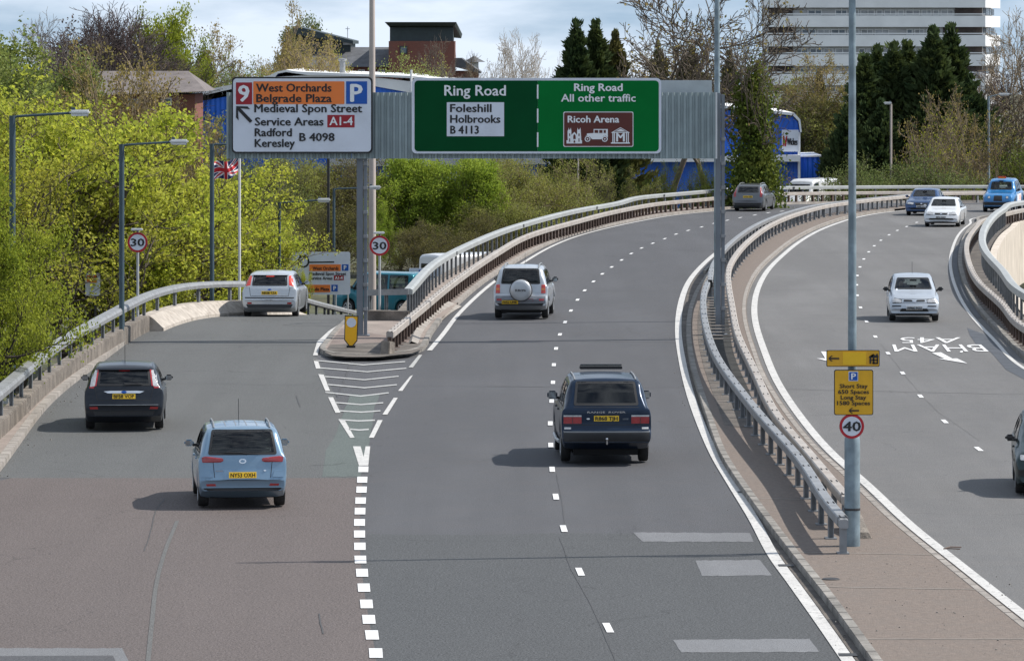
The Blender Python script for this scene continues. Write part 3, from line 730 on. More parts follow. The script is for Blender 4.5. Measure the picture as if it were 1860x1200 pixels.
# ------------------------------------------------------------------ railings and crash barriers
def railing(name, label, cat, path, prof, rm, step, pm, post, railz, bolts=None, group=None, splice=None, splicem=None, seg=None, y1=1e9):
    root = thing(name, label, cat, (path[0].x, path[0].y, path[0].z), group=group)
    segp = resample(path, seg) if seg else None
    if seg:
        L = pathlen(path); T = L[-1]; n = max(1, int(T/seg)); k0 = 0
        dense = resample(path, seg/max(3, int(seg/1.0))); m_ = max(3, int(seg/1.0))
        for i in range(0, len(dense)-1, m_):
            s_ = dense[i:i+m_+1]
            if len(s_) < 2: continue
            s_ = [s_[0].lerp(s_[1], .008)]+s_[1:-1]+[s_[-1].lerp(s_[-2], .008)]
            mb = MB(); sweep(mb, lift(s_, railz), prof); mb.build('rail', rm, root)
    else:
        mb = MB(); sweep(mb, lift(path, railz), prof); mb.build('rail', rm, root)
    me = None; pp = resample(path, step)
    T = tangents(pp); bmz = None
    for k, (p, t) in enumerate(zip(pp, T)):
        rz = math.atan2(-t.x, t.y)
        if me is None:
            mb = MB(); w, d, h = post; mb.box((0, 0, h/2), (w, d*.2, h)); mb.box((w/2-.01, 0, h/2), (.02, d, h)); mb.box((-w/2+.01, 0, h/2), (.02, d, h))
            if bolts: mb.box((0, 0, .01), (w*2, d*2.4, .02))
            o = mb.build('post', pm, root, world=False, fixn=False); me = o.data
        else: o = inst('post', me, root, (0, 0, 0))
        o.location = p-wloc(root); o.rotation_euler = (0, 0, rz)
        if bolts and p.y < 170:
            if bmz is None:
                mb = MB()
                for a in (-.05, .05):
                    for b in (-.12, -.04, .06, .14): mb.box((a, b, 0), (.022, .04, .012))
                o = mb.build('bolt_group', M['bolt'], root, world=False, fixn=False); bmz = o.data; o['kind'] = 'stuff'
            else: o = inst('bolt_group', bmz, root, (0, 0, 0)); o['kind'] = 'stuff'
            q = p+Vector((0, 0, bolts)); o.location = q-wloc(root); o.rotation_euler = (0, 0, rz)
    if splice:
        pp = resample(path, splice); T = tangents(pp); me = None
        for p, t in list(zip(pp, T))[1:-1]:
            rz = math.atan2(-t.x, t.y)
            if me is None:
                mb = MB(); mb.box((0, 0, 0), (.27, .5, .13)); o = mb.build('splice', M['black'], root, world=False); me = o.data
            else: o = inst('splice', me, root, (0, 0, 0))
            o.location = p+Vector((0, 0, railz+.09))-wloc(root); o.rotation_euler = (0, 0, rz)
    return root
lp = lift([p for p in LWALL if p.y < 216], .0)
lpath = [Vector((p.x, p.y, p.z+.46)) for p in lp if p.y > 60]
railing('railing', 'grey box rail on posts along the left side of the slip road', 'railing', lpath, [(-.13, 0), (.13, 0), (.13, .1), (.09, .17), (-.13, .2)], M['galv'], 2.75, M['postg'], (.09, .12, .5), .46, seg=6)
railing('railing', 'pale metal parapet rail sweeping round the outside of the main curve', 'railing', lift(OPAR, .0), [(-.13, 0), (.13, 0), (.13, .15), (.05, .19), (-.13, .19)], M['alu'], 1.9, M['postg'], (.08, .1, .78), .76, splice=26, seg=12)
railing('crash_barrier', 'weathered box beam crash barrier on close brown posts beside the left edge line', 'crash barrier', OBAR, rprof(.2, .2, 0), M['galv_lt'], 1.2, M['rust'], (.12, .14, .45), .40, seg=6, bolts=.603)
railing('crash_barrier', 'grey crash barrier on the median, nearer the left carriageway, ending at the tall lamp column', 'crash barrier', MLB, rprof(.19, .18, 0), M['galv'], 2.4, M['postg'], (.1, .12, .52), .45, bolts=.634, seg=4.8, group=None)
railing('crash_barrier', 'grey crash barrier on the median, nearer the right carriageway and its cars', 'crash barrier', MRB, rprof(.19, .18, 0), M['galv_lt'], 2.4, M['postg'], (.1, .12, .52), .45, bolts=.634, seg=4.8)
railing('crash_barrier', 'weathered crash barrier on brown posts inside the right hand curve', 'crash barrier', [p for p in RBAR if p.y > 60], rprof(.2, .2, 0), M['galv_lt'], 1.2, M['rust'], (.1, .12, .45), .40, seg=6, bolts=.603)
railing('railing', 'bluish grey parapet rail on the inside of the right curve above the pale concrete', 'railing', [p for p in RPAR if p.y > 60], [(-.14, 0), (.14, 0), (.14, .16), (.06, .22), (-.14, .22)], M['alu'], 1.9, M['postg'], (.08, .1, .78), .74, seg=12)
# nose return railing and concrete block
nb = [P(742, 562, .12), P(716, 566, .12), P(668, 568, .12)]
n0 = OPAR[0]; nose = smooth_path([n0, Vector((n0.x-.7, n0.y+.1, .1)), Vector((n0.x-1.25, n0.y+.6, .05))], .3)
railing('railing', 'short dark rail return closing the nose behind the gantry post', 'railing', nose, [(-.13, 0), (.13, 0), (.13, .15), (-.13, .19)], M['galv'], .62, M['postg'], (.08, .1, .78), .76)
mb = MB(); sweep(mb, smooth_path([Vector((-3.25, 147.4, .1)), Vector((-4.5, 147.7, .1))], .4), [(-.2, 0), (.2, 0), (.2, .32), (-.2, .32)])
b = mb.build('concrete_block', M['conc']); tag(b, 'low brown concrete block at the nose under the short rail', 'concrete block')
# barrier end pieces
mb = MB(); e = OBAR[0]; mb.box((e.x-.05, e.y-.25, .25), (.26, .5, .42), rz=-.3, rx=-.12); b = mb.build('barrier_terminal', M['conc'], bevel=.02)
tag(b, 'blunt grey end of the outer crash barrier on the island', 'barrier end')
def ramp_end(path, rm, label):
    a, b2 = path[0], path[1]; t = (a-b2); t.z = 0; t.normalize()
    pts = [a+Vector((0, 0, .45)), a+t*.9+Vector((0, 0, .33)), a+t*1.9+Vector((0, 0, .02))]
    mb = MB(); sweep(mb, pts, rprof(.18, .16, 0)); o = mb.build('barrier_ramp', rm); tag(o, label, 'barrier end')
def end_cap(path, rm, label):
    a, b2 = path[0], path[1]; t = (a-b2); t.z = 0; t.normalize()
    mb = MB(); sweep(mb, [a+Vector((0, 0, .455)), a+t*.16+Vector((0, 0, .44))], rprof(.16, .15, 0)); o = mb.build('barrier_end', rm)
    mb = MB(); mb.box(a+t*.05+Vector((0, 0, .22)), (.12, .14, .46)); p_ = mb.build('post', M['postg'], o); tag(o, label, 'barrier end')
end_cap(MLB, M['galv'], 'blunt end of the left median barrier beside the lamp column')
end_cap(MRB, M['galv_lt'], 'blunt end of the right median barrier tucked behind the lamp column')
q = P(1583, 978, .12); mb = MB()
mb.add([(q.x-.42, q.y, .12), (q.x, q.y, .12), (q.x, q.y+1.9, .12), (q.x-.42, q.y+1.9, .12), (q.x-.40, q.y+.05, .22), (q.x-.03, q.y+.05, .22), (q.x-.1, q.y+1.8, .50), (q.x-.38, q.y+1.8, .50)],
       [(0, 1, 2, 3), (4, 5, 6, 7), (0, 1, 5, 4), (1, 2, 6, 5), (2, 3, 7, 6), (3, 0, 4, 7)])
tag(mb.build('concrete_terminal', M['conc'], bevel=.015), 'low wedge of stained concrete at the foot of the median lamp column', 'concrete block')
# ladder of tie bars across the median gap
tb = thing('tie_bars', 'thin horizontal bars bridging the dark median gap by the gantry post', 'bars', (5.8, 142, .3))
me = None
for y in np.linspace(133.5, 155, 15):
    a = [p for p in MLB if p.y <= y][-1]; c = [p for p in MRB if p.y <= y][-1]
    mb = MB(); mb.tube([(a.x, y, .42), (c.x, y, .42)], .022, 6); mb.build('bar', M['galv_lt'], tb)

# gully gratings, a cover, a stick and bits of grit
for x, y in ((1352, 893), (1428, 1026), (1540, 1188)):
    p = P(x, y, .02); g = tag(empty('gully_grate', p), 'small metal gully grating set in the edge line', None, kind='structure')
    mb = MB(); mb.box(p, (.26, .30, .006)); mb.build('frame', M['bolt'], g)
p = P(1509, 1051, .125); mb = MB(); mb.lathe([(.001, .012), (.13, .012), (.15, 0)], p, n=20); tag(mb.build('inspection_cover', M['bolt']), 'small dark round cover in the near median paving', 'cover')
p = P(1714, 996, .13); mb = MB(); mb.tube([p, p+Vector((.12, .12, .02)), p+Vector((.32, .16, .01))], .012, 5); mb.tube([p, p+Vector((.10, -.05, .01)), p+Vector((.27, -.14, .01))], .01, 5); tag(mb.build('twig', M['rust']), 'forked brown twig lying on the white line by the median', 'twig')
rng0 = random.Random(4); mb = MB()
for k in range(300):
    t = rng0.random(); i = int(t*(len(MLK)-60)); a = MLK[i]; mb.box((a.x-rng0.random()**2*.5-.02, a.y+rng0.random(), a.z+.008), (.008+rng0.random()**3*.02,)*3, rz=rng0.random()*3)
for k in range(180):
    a = LKERB[int(rng0.random()*(len(LKERB)-1))]; mb.box((a.x+.06+rng0.random()**2*.7, a.y+rng0.random(), .012), (.008+rng0.random()**3*.022,)*3, rz=rng0.random()*3)
for k in range(90):
    p = P(1500+rng0.random()*340, 1010+rng0.random()*180, .126); mb.box(p, (.007+rng0.random()**3*.02,)*3, rz=rng0.random()*3)
tag(mb.build('grit', M['kerb'], fixn=False), 'loose grit gathered along the kerbs', 'grit', kind='stuff')
# ------------------------------------------------------------------ overhead gantry with its signs
GD = 139.45
gan = thing('sign_gantry', 'wide grey green corrugated overhead gantry on two steel posts across the road', 'gantry', (Q(658, 612, 139.4).x, 140.5, .12))
def gpost(px, py, top_px, w, d, dd):
    b = Q(px, py, dd); b.z = .12; t = Q(px, top_px, dd)
    mb = MB(); mb.box((b.x-.06, b.y, (b.z+t.z)/2), (w-.12, d, t.z-b.z)); mb.build('post', M['gpost'], gan, bevel=.01)
    mb = MB(); mb.box((b.x+w/2-.05, b.y+.02, (b.z+t.z)/2), (.10, d*.8, t.z-b.z-.1)); mb.build('post_flange', M['gpost'], gan)
    for k in range(8):
        z = b.z+.8+k*.72
        if z > t.z-.3: break
        mb = MB(); mb.box((b.x+w/2-.045, b.y-.03, z), (.13, d*.9, .09)); mb.build('clamp', M['galv'], gan)
    mb = MB(); mb.box((b.x, b.y, b.z+.02), (w+.16, d+.16, .04)); mb.build('base_plate', M['gpost'], gan)
gpost(657.5, 612, 160, .31, .30, 139.65)
gpost(1308, 591, 169, .27, .30, 140.0)
def corr(x0, x1, z0, z1, y, m, name='corrugated_sheet'):
    pitch = .176; mb = MB(); prof = []; x = x0
    while x < x1-1e-6:
        for dx, dy in ((0, 0), (.07, 0), (.088, .05), (.158, .05)):
            if x+dx <= x1: prof.append((x+dx, dy))
        x += pitch
    prof.append((x1, 0)); n = len(prof)
    vs = [(a, y+b, z) for z in (z0, z1) for a, b in prof]+[(a, y+b+.012, z) for z in (z0, z1) for a, b in prof]
    fs = [(i, i+1, n+i+1, n+i) for i in range(n-1)]+[(2*n+i, 3*n+i, 3*n+i+1, 2*n+i+1) for i in range(n-1)]+[(n+i, n+i+1, 3*n+i+1, 3*n+i) for i in range(n-1)]+[(i, 2*n+i, 2*n+i+1, i+1) for i in range(n-1)]
    mb.add(vs, fs); return mb.build(name, m, gan, fixn=False)
gx0, gx1 = Q(413, 0, GD).x, Q(1302, 0, GD).x; gz0, gz1 = Q(0, 288, GD).z, Q(0, 168, GD).z
cuts = [gx0, gx0+.176*21, gx0+.176*42, gx0+.176*63, gx1]
for a, b in zip(cuts[:-1], cuts[1:]): corr(a, b-.006, gz0, gz1, GD-.14, M['corr'])
for z in (gz0+.35, (gz0+gz1)/2, gz1-.25):
    mb = MB(); mb.box(((gx0+gx1)/2, GD+.02, z), (gx1-gx0-.1, .14, .14)); mb.build('beam', M['gpost'], gan)
a, b = Q(1200, 146, GD+.35), Q(1293, 172, GD+.35); mb = MB(); mb.box(((a.x+b.x)/2, GD+.35, (a.z+b.z)/2-.4), (b.x-a.x, .05, a.z-b.z+.8)); mb.build('back_panel', M['corr_lt'], gan)
mb = MB(); mb.box((gx1-.02, GD-.17, (gz0+gz1)/2), (.05, .06, gz1-gz0)); mb.build('edge_strip', M['lamph'], gan)
mb = MB(); mb.box((gx0+.01, GD-.13, (gz0+gz1)/2), (.05, .12, gz1-gz0)); mb.build('edge_strip', M['corr'], gan)

def rrect(x0, z0, x1, z1, r, y, n=5):
    pts = []
    for cx, cz, a0 in ((x1-r, z1-r, 0), (x0+r, z1-r, 90), (x0+r, z0+r, 180), (x1-r, z0+r, 270)):
        for k in range(n+1):
            t = R(a0+90*k/n); pts.append(Vector((cx+r*math.cos(t), y, cz+r*math.sin(t))))
    return pts
class Board:
    """a sign board standing in the vertical plane y = d; everything on it is given where it sits on that plane"""
    def __init__(s, root, d): s.r = root; s.d = d; s.k = 0
    def X(s, px): return (px-CX)*s.d/F
    def Z(s, py): return CH-(py-HY)*s.d/F
    def rect(s, x0, y0, x1, y1, m, name='panel', r=0.03, th=.006, up=None):
        lev = s.k if up is None else up
        mb = MB(); y = s.d-lev*.008
        mb.prism(rrect(s.X(x0), s.Z(y1), s.X(x1), s.Z(y0), max(r, .002), y), (0, 0, 0), (0, -th, 0)); return mb.build(name, m, s.r)
    def poly(s, pts, m, name='symbol', up=3, th=.004):
        y = s.d-up*.008; mb = MB(); mb.prism([Vector((s.X(a), y, s.Z(b))) for a, b in pts], (0, 0, 0), (0, -th, 0)); return mb.build(name, m, s.r)
    def disc(s, cx, cy, r, m, name='disc', up=1, th=.006, r0=0):
        y = s.d-up*.008; mb = MB(); c = (s.X(cx), y, s.Z(cy)); rr = r*s.d/F; q0 = r0*s.d/F
        mb.lathe([(max(q0, 1e-4), 0), (rr, 0), (rr, -th), (max(q0, 1e-4), -th)]+([(q0, 0)] if r0 else []), c, 'Y', 40); return mb.build(name, m, s.r)
    def text(s, t, x0, x1, base, cap_px, m, bold=.02, up=3):
        return put_text(t, (s.X(x0), s.d-up*.008-.003, s.Z(base)), (1, 0, 0), (0, 0, 1), (x1-x0)*s.d/F, cap_px*s.d/F, m, s.r, bold)
    def arrow(s, tip, tail, w, head, m, up=3, barb=.55):
        tx, ty = tip; ux, uy = tail[0]-tx, tail[1]-ty; L = math.hypot(ux, uy); ux /= L; uy /= L; nx, ny = -uy, ux
        def q(a, b): return (tx+ux*a+nx*b, ty+uy*a+ny*b)
        s.poly([q(0, 0), q(head, head), q(head+w*1.2, head), q(w*1.3+barb*0, w/2), q(L, w/2), q(L, -w/2), q(w*1.3, -w/2), q(head+w*1.2, -head), q(head, -head)], m, 'arrow', up)
def fixture(b, n=2):
    for k in range(n):
        pass
sg = thing('direction_sign', 'white direction sign with red 9, orange panel and blue P on the gantry', 'road sign', (Q(549, 0, GD).x, GD-.2, gz0), group=None)
B = Board(sg, GD-.22)
B.rect(421, 140, 677, 278.5, M['ink'], 'border', .13, .05, 0); B.rect(423.6, 142.8, 674, 275.6, M['white_s'], 'panel', .11, .006, 6.5)
B.rect(428.8, 150, 458.2, 189.8, M['red_s'], 'number_panel', .01, up=7.5); B.text('9', 432.5, 453.5, 184.2, 28.5, M['inkw'], .025, 9)
B.rect(460.2, 148, 625.8, 189.4, M['orange_s'], 'parking_panel', .03, up=7.5)
B.rect(628.8, 148, 667, 189, M['blue_s'], 'blue_panel', .01, up=7.5); B.text('P', 636, 659, 184.5, 31, M['inkw'], .045, 9)
for t, x0, x1, b in (('West Orchards', 465, 602.5, 166.6), ('Belgrade Plaza', 465.5, 603, 185.6), ('Medieval Spon Street', 462, 658, 204), ('Service Areas', 463, 588, 228), ('Radford', 462.7, 530.5, 247.6), ('Keresley', 462.7, 536, 267), ('B 4098', 543.8, 608, 256.2)):
    B.text(t, x0, x1, b, 14.2, M['ink'], .022, 9)
B.rect(594.7, 209, 644.2, 231.6, M['red_s'], 'number_panel', .005, up=7.5); B.text('A1-4', 598.5, 641, 227.3, 14.6, M['inkw'], .012, 9)
B.arrow((429.2, 193), (456.5, 221.5), 6.0, 14.5, M['ink'], 9)
sg = thing('direction_sign', 'long green ring road sign in two shades with a brown tourist panel', 'road sign', (Q(974, 0, GD).x, GD-.2, gz0))
B = Board(sg, GD-.22)
B.rect(748, 142, 1201, 279, M['white_s'], 'border', .14, .05, 0)
mb = MB(); y = B.d-.052
def side_panel(x0, x1, m, left):
    r = .11; p = rrect(B.X(x0), B.Z(275), B.X(x1), B.Z(146.5), r, B.d-.052)
    for q in p:
        if (left and q.x > B.X(x1)-r-.001): q.x = B.X(x1)
        if (not left and q.x < B.X(x0)+r+.001): q.x = B.X(x0)
        if (left and q.x >= B.X(x1)-.002) or (not left and q.x <= B.X(x0)+.002): q.z = B.Z(275) if q.z < B.Z(210) else B.Z(146.5)
    out = []
    for q in p:
        if not out or (q-out[-1]).length > 1e-4: out.append(q)
    mb = MB(); mb.prism(out, (0, 0, 0), (0, -.006, 0)); mb.build('panel', m, sg)
side_panel(753, 976.6, M['green_d'], True); side_panel(976.8, 1196.5, M['green_l'], False)
for y0, y1 in ((154, 179.6), (197.6, 223), (240.6, 267)): B.rect(975.3, y0, 978, y1, M['inkw'], 'dash', .004, up=7.5)
B.text('Ring Road', 807, 919, 173.6, 18.4, M['inkw'], .012, 9)
B.rect(811.6, 186, 915.6, 247.6, M['white_s'], 'white_panel', .006, up=7.5)
B.text('Foleshill', 817.5, 893, 203.6, 14, M['ink'], .02, 9); B.text('Holbrooks', 817.5, 909, 223.2, 14, M['ink'], .02, 9); B.text('B 4113', 817.8, 870, 242.8, 14, M['ink'], .022, 9)
B.text('Ring Road', 1042.6, 1131, 165.4, 13.2, M['inkw'], .018, 9); B.text('All other traffic', 1019, 1154.6, 184.6, 13.2, M['inkw'], .012, 9)
B.rect(1023.2, 203, 1150.4, 266.8, M['inkw'], 'brown_panel_edge', .05, up=7.5); B.rect(1024.6, 204.4, 1149, 265.4, M['brown_s'], 'brown_panel', .04, up=8.5)
B.text('Ricoh Arena', 1031, 1124.8, 222.6, 12, M['inkw'], .02, 10)
# church, vintage car and museum symbols
def cz(pts): return [(1010+a/12.4, 195+b/12.4) for a, b in pts]
B.poly(cz([(235, 815), (235, 745), (262, 740), (258, 530), (278, 505), (284, 455), (296, 505), (318, 505), (330, 455), (345, 530), (345, 620), (412, 555), (472, 620), (475, 530), (485, 455), (500, 505), (525, 505), (548, 455), (555, 530), (568, 740), (585, 745), (585, 815)]), M['inkw'], 'church_symbol', 10)
for q in ([(295, 590), (318, 590), (318, 645), (295, 645)], [(295, 700), (316, 700), (316, 775), (295, 775)], [(505, 590), (528, 590), (528, 645), (505, 645)], [(506, 700), (526, 700), (526, 775), (506, 775)], [(388, 640), (412, 600), (440, 640), (442, 715), (386, 715)], [(395, 760), (412, 738), (430, 760), (430, 797), (395, 797)]):
    B.poly(cz(q), M['brown_s'], 'opening', 11)
B.poly(cz([(660, 640), (695, 625), (695, 590), (845, 580), (845, 490), (1165, 490), (1165, 680), (1120, 640), (1060, 650), (1020, 720), (810, 720), (760, 660), (700, 640)]), M['inkw'], 'vintage_car_symbol', 10)
for q in ([(865, 512), (948, 512), (948, 578), (865, 578)], [(972, 512), (1045, 512), (1045, 578), (972, 578)], [(1072, 512), (1120, 512), (1120, 578), (1072, 578)]): B.poly(cz(q), M['brown_s'], 'opening', 11)
for cx_ in (708, 1097):
    a, b = cz([(cx_, 713)])[0]
    B.disc(a, b, 5.2, M['inkw'], 'wheel_ring', 10.6, r0=3.6); B.disc(a, b, 3.6, M['brown_s'], 'wheel_disc', 10.4); B.disc(a, b, 1.4, M['inkw'], 'hub', 11)
B.poly(cz([(1240, 570), (1450, 450), (1655, 570), (1655, 575), (1240, 575)]), M['inkw'], 'museum_roof', 10)
B.poly(cz([(1300, 552), (1452, 468), (1600, 552)]), M['brown_s'], 'opening', 11); B.poly(cz([(1345, 540), (1452, 485), (1560, 540)]), M['inkw'], 'pediment', 12)
for x in (1268, 1303, 1575, 1615): B.poly(cz([(x, 575), (x+22, 575), (x+22, 790), (x, 790)]), M['inkw'], 'museum_column', 10)
B.poly(cz([(1235, 790), (1660, 790), (1660, 818), (1235, 818)]), M['inkw'], 'museum_step', 10)
a, b = cz([(1352, 768)])[0]; c, _ = cz([(1548, 768)])[0]; B.text('M', a, c, b, 15, M['inkw'], .04, 10)

# ------------------------------------------------------------------ tall lamp column in the median and its signs
cb = P(1548, 991, .12)
col = thing('lamp_column', 'tall blue grey lamp column standing in the median with parking signs', 'street lamp', cb)
mb = MB(); mb.lathe([(.135, 0), (.135, 1.82), (.125, 1.92), (.08, 2.02)], cb, n=24); mb.build('base_tube', M['lampg'], col, smooth=30)
mb = MB(); mb.lathe([(.078, 1.95), (.066, 6.5), (.055, 11.3)], cb, n=20); mb.build('pole', M['lampg'], col, smooth=30)
mb = MB(); mb.lathe([(.139, .62), (.141, .64), (.139, .66)], cb, n=24); mb.build('strap', M['bolt'], col)
mb = MB(); mb.tube([cb+Vector((0, 0, 11.2)), cb+Vector((.5, 0, 11.45)), cb+Vector((1.5, .2, 11.55))], .035, 8); mb.build('bracket', M['lampg'], col)
mb = MB(); mb.box(cb+Vector((1.8, .2, 11.55)), (.7, .28, .16)); mb.build('lamp_head', M['lamph'], col, bevel=.05)
D = cb.y-.17
s = thing('parking_sign', 'amber sign with arrow and small house symbol, uppermost on the median column', 'road sign', Q(1549, 650, D)); B = Board(s, D)
B.rect(1501, 635.5, 1597.5, 665.5, M['ink'], 'border', .02, .03, 0); B.rect(1502.3, 636.8, 1596.2, 664.2, M['amber_s'], 'panel', .015, .005, 4); B.rect(1530.5, 639, 1573, 662, M['yellow_b'], 'blank_patch', .004, .004, 5)
B.arrow((1504, 650.5), (1524, 650.5), 2.8, 5.0, M['ink'], 6)
for q in ([(1578, 647), (1586, 642), (1586, 647)], [(1586, 642), (1590, 645), (1593, 641), (1595, 646), (1595, 649), (1578, 649), (1578, 647)], [(1579, 649), (1582, 649), (1582, 660), (1579, 660)], [(1585, 649), (1588, 649), (1588, 660), (1585, 660)], [(1592, 649), (1594.5, 649), (1594.5, 660), (1592, 660)], [(1582, 652.5), (1594, 652.5), (1594, 654.5), (1582, 654.5)], [(1584, 658), (1594, 658), (1594, 660.5), (1584, 660.5)]): B.poly(q, M['ink'], 'house_symbol', 6)
s = thing('parking_sign', 'yellow Short Stay and Long Stay spaces sign with blue P, middle of the median column', 'road sign', Q(1550, 712, D)); B = Board(s, D)
B.rect(1514.8, 671, 1586, 753.2, M['ink'], 'border', .035, .03, 0); B.rect(1516.2, 672.4, 1584.6, 751.8, M['yellow_s'], 'panel', .03, .005, 4)
B.rect(1541, 674, 1558.4, 691.4, M['white_s'], 'p_edge', .006, .004, 5); B.rect(1542.3, 675.3, 1557.1, 690.1, M['blue_s'], 'blue_panel', .005, .004, 6); B.text('P', 1545.5, 1554.5, 688, 10.6, M['inkw'], .05, 7)
for t, x0, x1, b in (('Short Stay', 1524.6, 1575.6, 704), ('650 Spaces', 1521.8, 1578.2, 714.4), ('Long Stay', 1526.6, 1573, 724.6), ('1580 Spaces', 1520, 1580, 734.8)): B.text(t, x0, x1, b, 7.2, M['ink'], .03, 6)
B.arrow((1541, 745), (1560, 745), 2.6, 4.8, M['ink'], 6)
s = thing('speed_limit_sign', 'round 40 speed limit sign low on the median column', 'road sign', Q(1547, 773, D)); B = Board(s, D)
B.disc(1547, 773.5, 22.6, M['galv'], 'backing', 0, .02); B.disc(1547, 773.5, 22.4, M['redring'], 'ring', 3); B.disc(1547, 773.5, 17.6, M['white_s'], 'disc', 4); B.text('40', 1530.5, 1563.5, 781.8, 16.6, M['ink'], .035, 6)

# ------------------------------------------------------------------ 30 signs and keep left plate
def sign30(cx_, cy_, d, base_z, label, lampw):
    s = thing('speed_limit_sign', label, 'road sign', (Q(cx_, cy_, d).x, d, base_z)); B = Board(s, d)
    B.disc(cx_, cy_, 18.4, M['galv'], 'backing', 0, .02); B.disc(cx_, cy_, 18.2, M['redring'], 'ring', 3); B.disc(cx_, cy_, 14.4, M['white_s'], 'disc', 4); B.text('30', cx_-12.6, cx_+12.6, cy_+6.6, 13, M['ink'], .03, 6)
    mb = MB(); mb.tube([(B.X(cx_), d+.05, base_z), (B.X(cx_), d+.05, B.Z(cy_-20))], .04, 12); mb.build('post', M['steelg'], s, smooth=40)
    mb = MB(); mb.box((B.X(cx_-1), d-.12, B.Z(cy_-23.5)), (.36, .16, .07)); mb.build('sign_lamp', M['lamph'], s, bevel=.02)
    mb = MB(); mb.box((B.X(cx_), d+.0, B.Z(cy_-21)), (.07, .2, .06)); mb.build('lamp_bracket', M['black'], s)
sign30(250, 440, 143.2, -1.5, 'round 30 speed limit sign on a pole behind the left railing', 1)
sign30(689.5, 446, 148.2, -.6, 'round 30 speed limit sign beside the left gantry post', 1)
kb = P(637.5, 631, .13); k = thing('keep_left_bollard', 'yellow arrow shaped bollard plate with white disc on the island', 'traffic bollard', kb); B = Board(k, kb.y)
B.poly([(626.2, 572.4), (651.2, 573.4), (649.2, 619), (637.3, 632.8), (625.2, 617)], M['ink'], 'border', 0, .04); B.poly([(627.8, 574.4), (649.4, 575.2), (647.6, 618), (637.3, 630), (626.8, 616)], M['yellow_bol'], 'plate', 5.4, .004)
B.disc(638.3, 585.4, 8.6, M['white_s'], 'disc', 6.4)
mb = MB(); mb.box(kb+Vector((0, .03, .03)), (.25, .2, .06)); mb.build('base', M['rubber'], k)

# ------------------------------------------------------------------ big white map sign behind the crest
D = 186.0; s = thing('direction_sign', 'white roundabout map sign with orange parking panels behind the slip road crest', 'road sign', Q(575, 540, D)); B = Board(s, D)
B.rect(511, 457.5, 636, 535, M['white_s'], 'panel', .08, .04, 0)
for q in ([(532, 475), (549, 475), (549, 477.5), (532, 477.5)], [(560, 475), (607, 474.5), (607, 477), (560, 477.5)], [(544, 462), (548.5, 462), (548.5, 467), (544, 467)], [(551.5, 462), (555.5, 462), (555.5, 467), (551.5, 467)]): B.poly(q, M['ink'], 'road_symbol', 6)
B.disc(551, 475, 11, M['ink'], 'roundabout_symbol', 6, r0=8)
B.rect(562, 480, 619, 492, M['orange_s'], 'parking_panel', .01, up=6); B.text('West Orchards', 568, 615, 490, 5.8, M['ink'], .02, 8)
B.rect(621, 480, 633, 491.5, M['blue_s'], 'blue_panel', .01, up=6); B.text('P', 624.5, 629.5, 489.5, 7.5, M['inkw'], .05, 8)
B.text('Medieval Spon Street', 562, 629, 499.5, 5.4, M['ink'], .02, 8); B.text('Service Areas', 562, 604, 507.5, 5.4, M['ink'], .02, 8)
B.rect(606.5, 500, 624.5, 508.5, M['red_s'], 'number_panel', .005, up=6); B.text('A1-4', 608.5, 622.5, 507, 5.4, M['inkw'], .02, 8)
B.rect(549, 517, 600, 530.5, M['orange_s'], 'parking_panel', .01, up=6); B.text('Belgrade Plaza', 553, 598, 527.5, 5.8, M['ink'], .02, 8)
B.rect(602, 517, 613.5, 529, M['blue_s'], 'blue_panel', .01, up=6); B.text('P', 605.5, 610.5, 527, 7.5, M['inkw'], .05, 8)
B.text('Radford', 515, 536, 492, 4.6, M['ink'], .02, 8)
for px in (538, 560, 610, 632):
    mb = MB(); q = Q(px, 534, D+.1); mb.tube([(q.x, q.y, -3.5), (q.x, q.y, q.z+1.5)], .03, 8); mb.build('post', M['steelg'], s)
D = 205.0; s = thing('direction_sign', 'small white parking sign partly hidden behind the main railing', 'road sign', Q(770, 500, D)); B = Board(s, D)
B.rect(743, 487, 800, 530, M['white_s'], 'panel', .04, .04, 0); B.rect(743, 501.5, 800, 503, M['ink'], 'divider', .002, up=6)
B.rect(760.5, 490, 770.5, 499.5, M['blue_s'], 'blue_panel', .005, up=6); B.text('P', 763.2, 768, 498, 6.5, M['inkw'], .04, 8); B.text('W', 746, 752, 509.5, 4.6, M['ink'], .02, 8)
mb = MB(); q = Q(771, 520, D+.1); mb.tube([(q.x, q.y, -3.5), (q.x, q.y, q.z)], .05, 8); mb.build('post', M['steelg'], s)
D = 166; s = thing('notice_board', 'white notice board half hidden among the yellow green leaves', 'notice board', Q(170, 515, D)); B = Board(s, D)
B.rect(155, 496, 182, 537, M['white_s'], 'panel', .02, .03, 0); B.rect(158, 500, 176, 513, M['orange_s'], 'coloured_patch', .01, up=5)
mb = MB(); q = Q(173, 536, D+.04); mb.tube([(q.x, q.y, -3.6), (q.x, q.y, q.z)], .04, 8); mb.build('post', M['ink'], s)

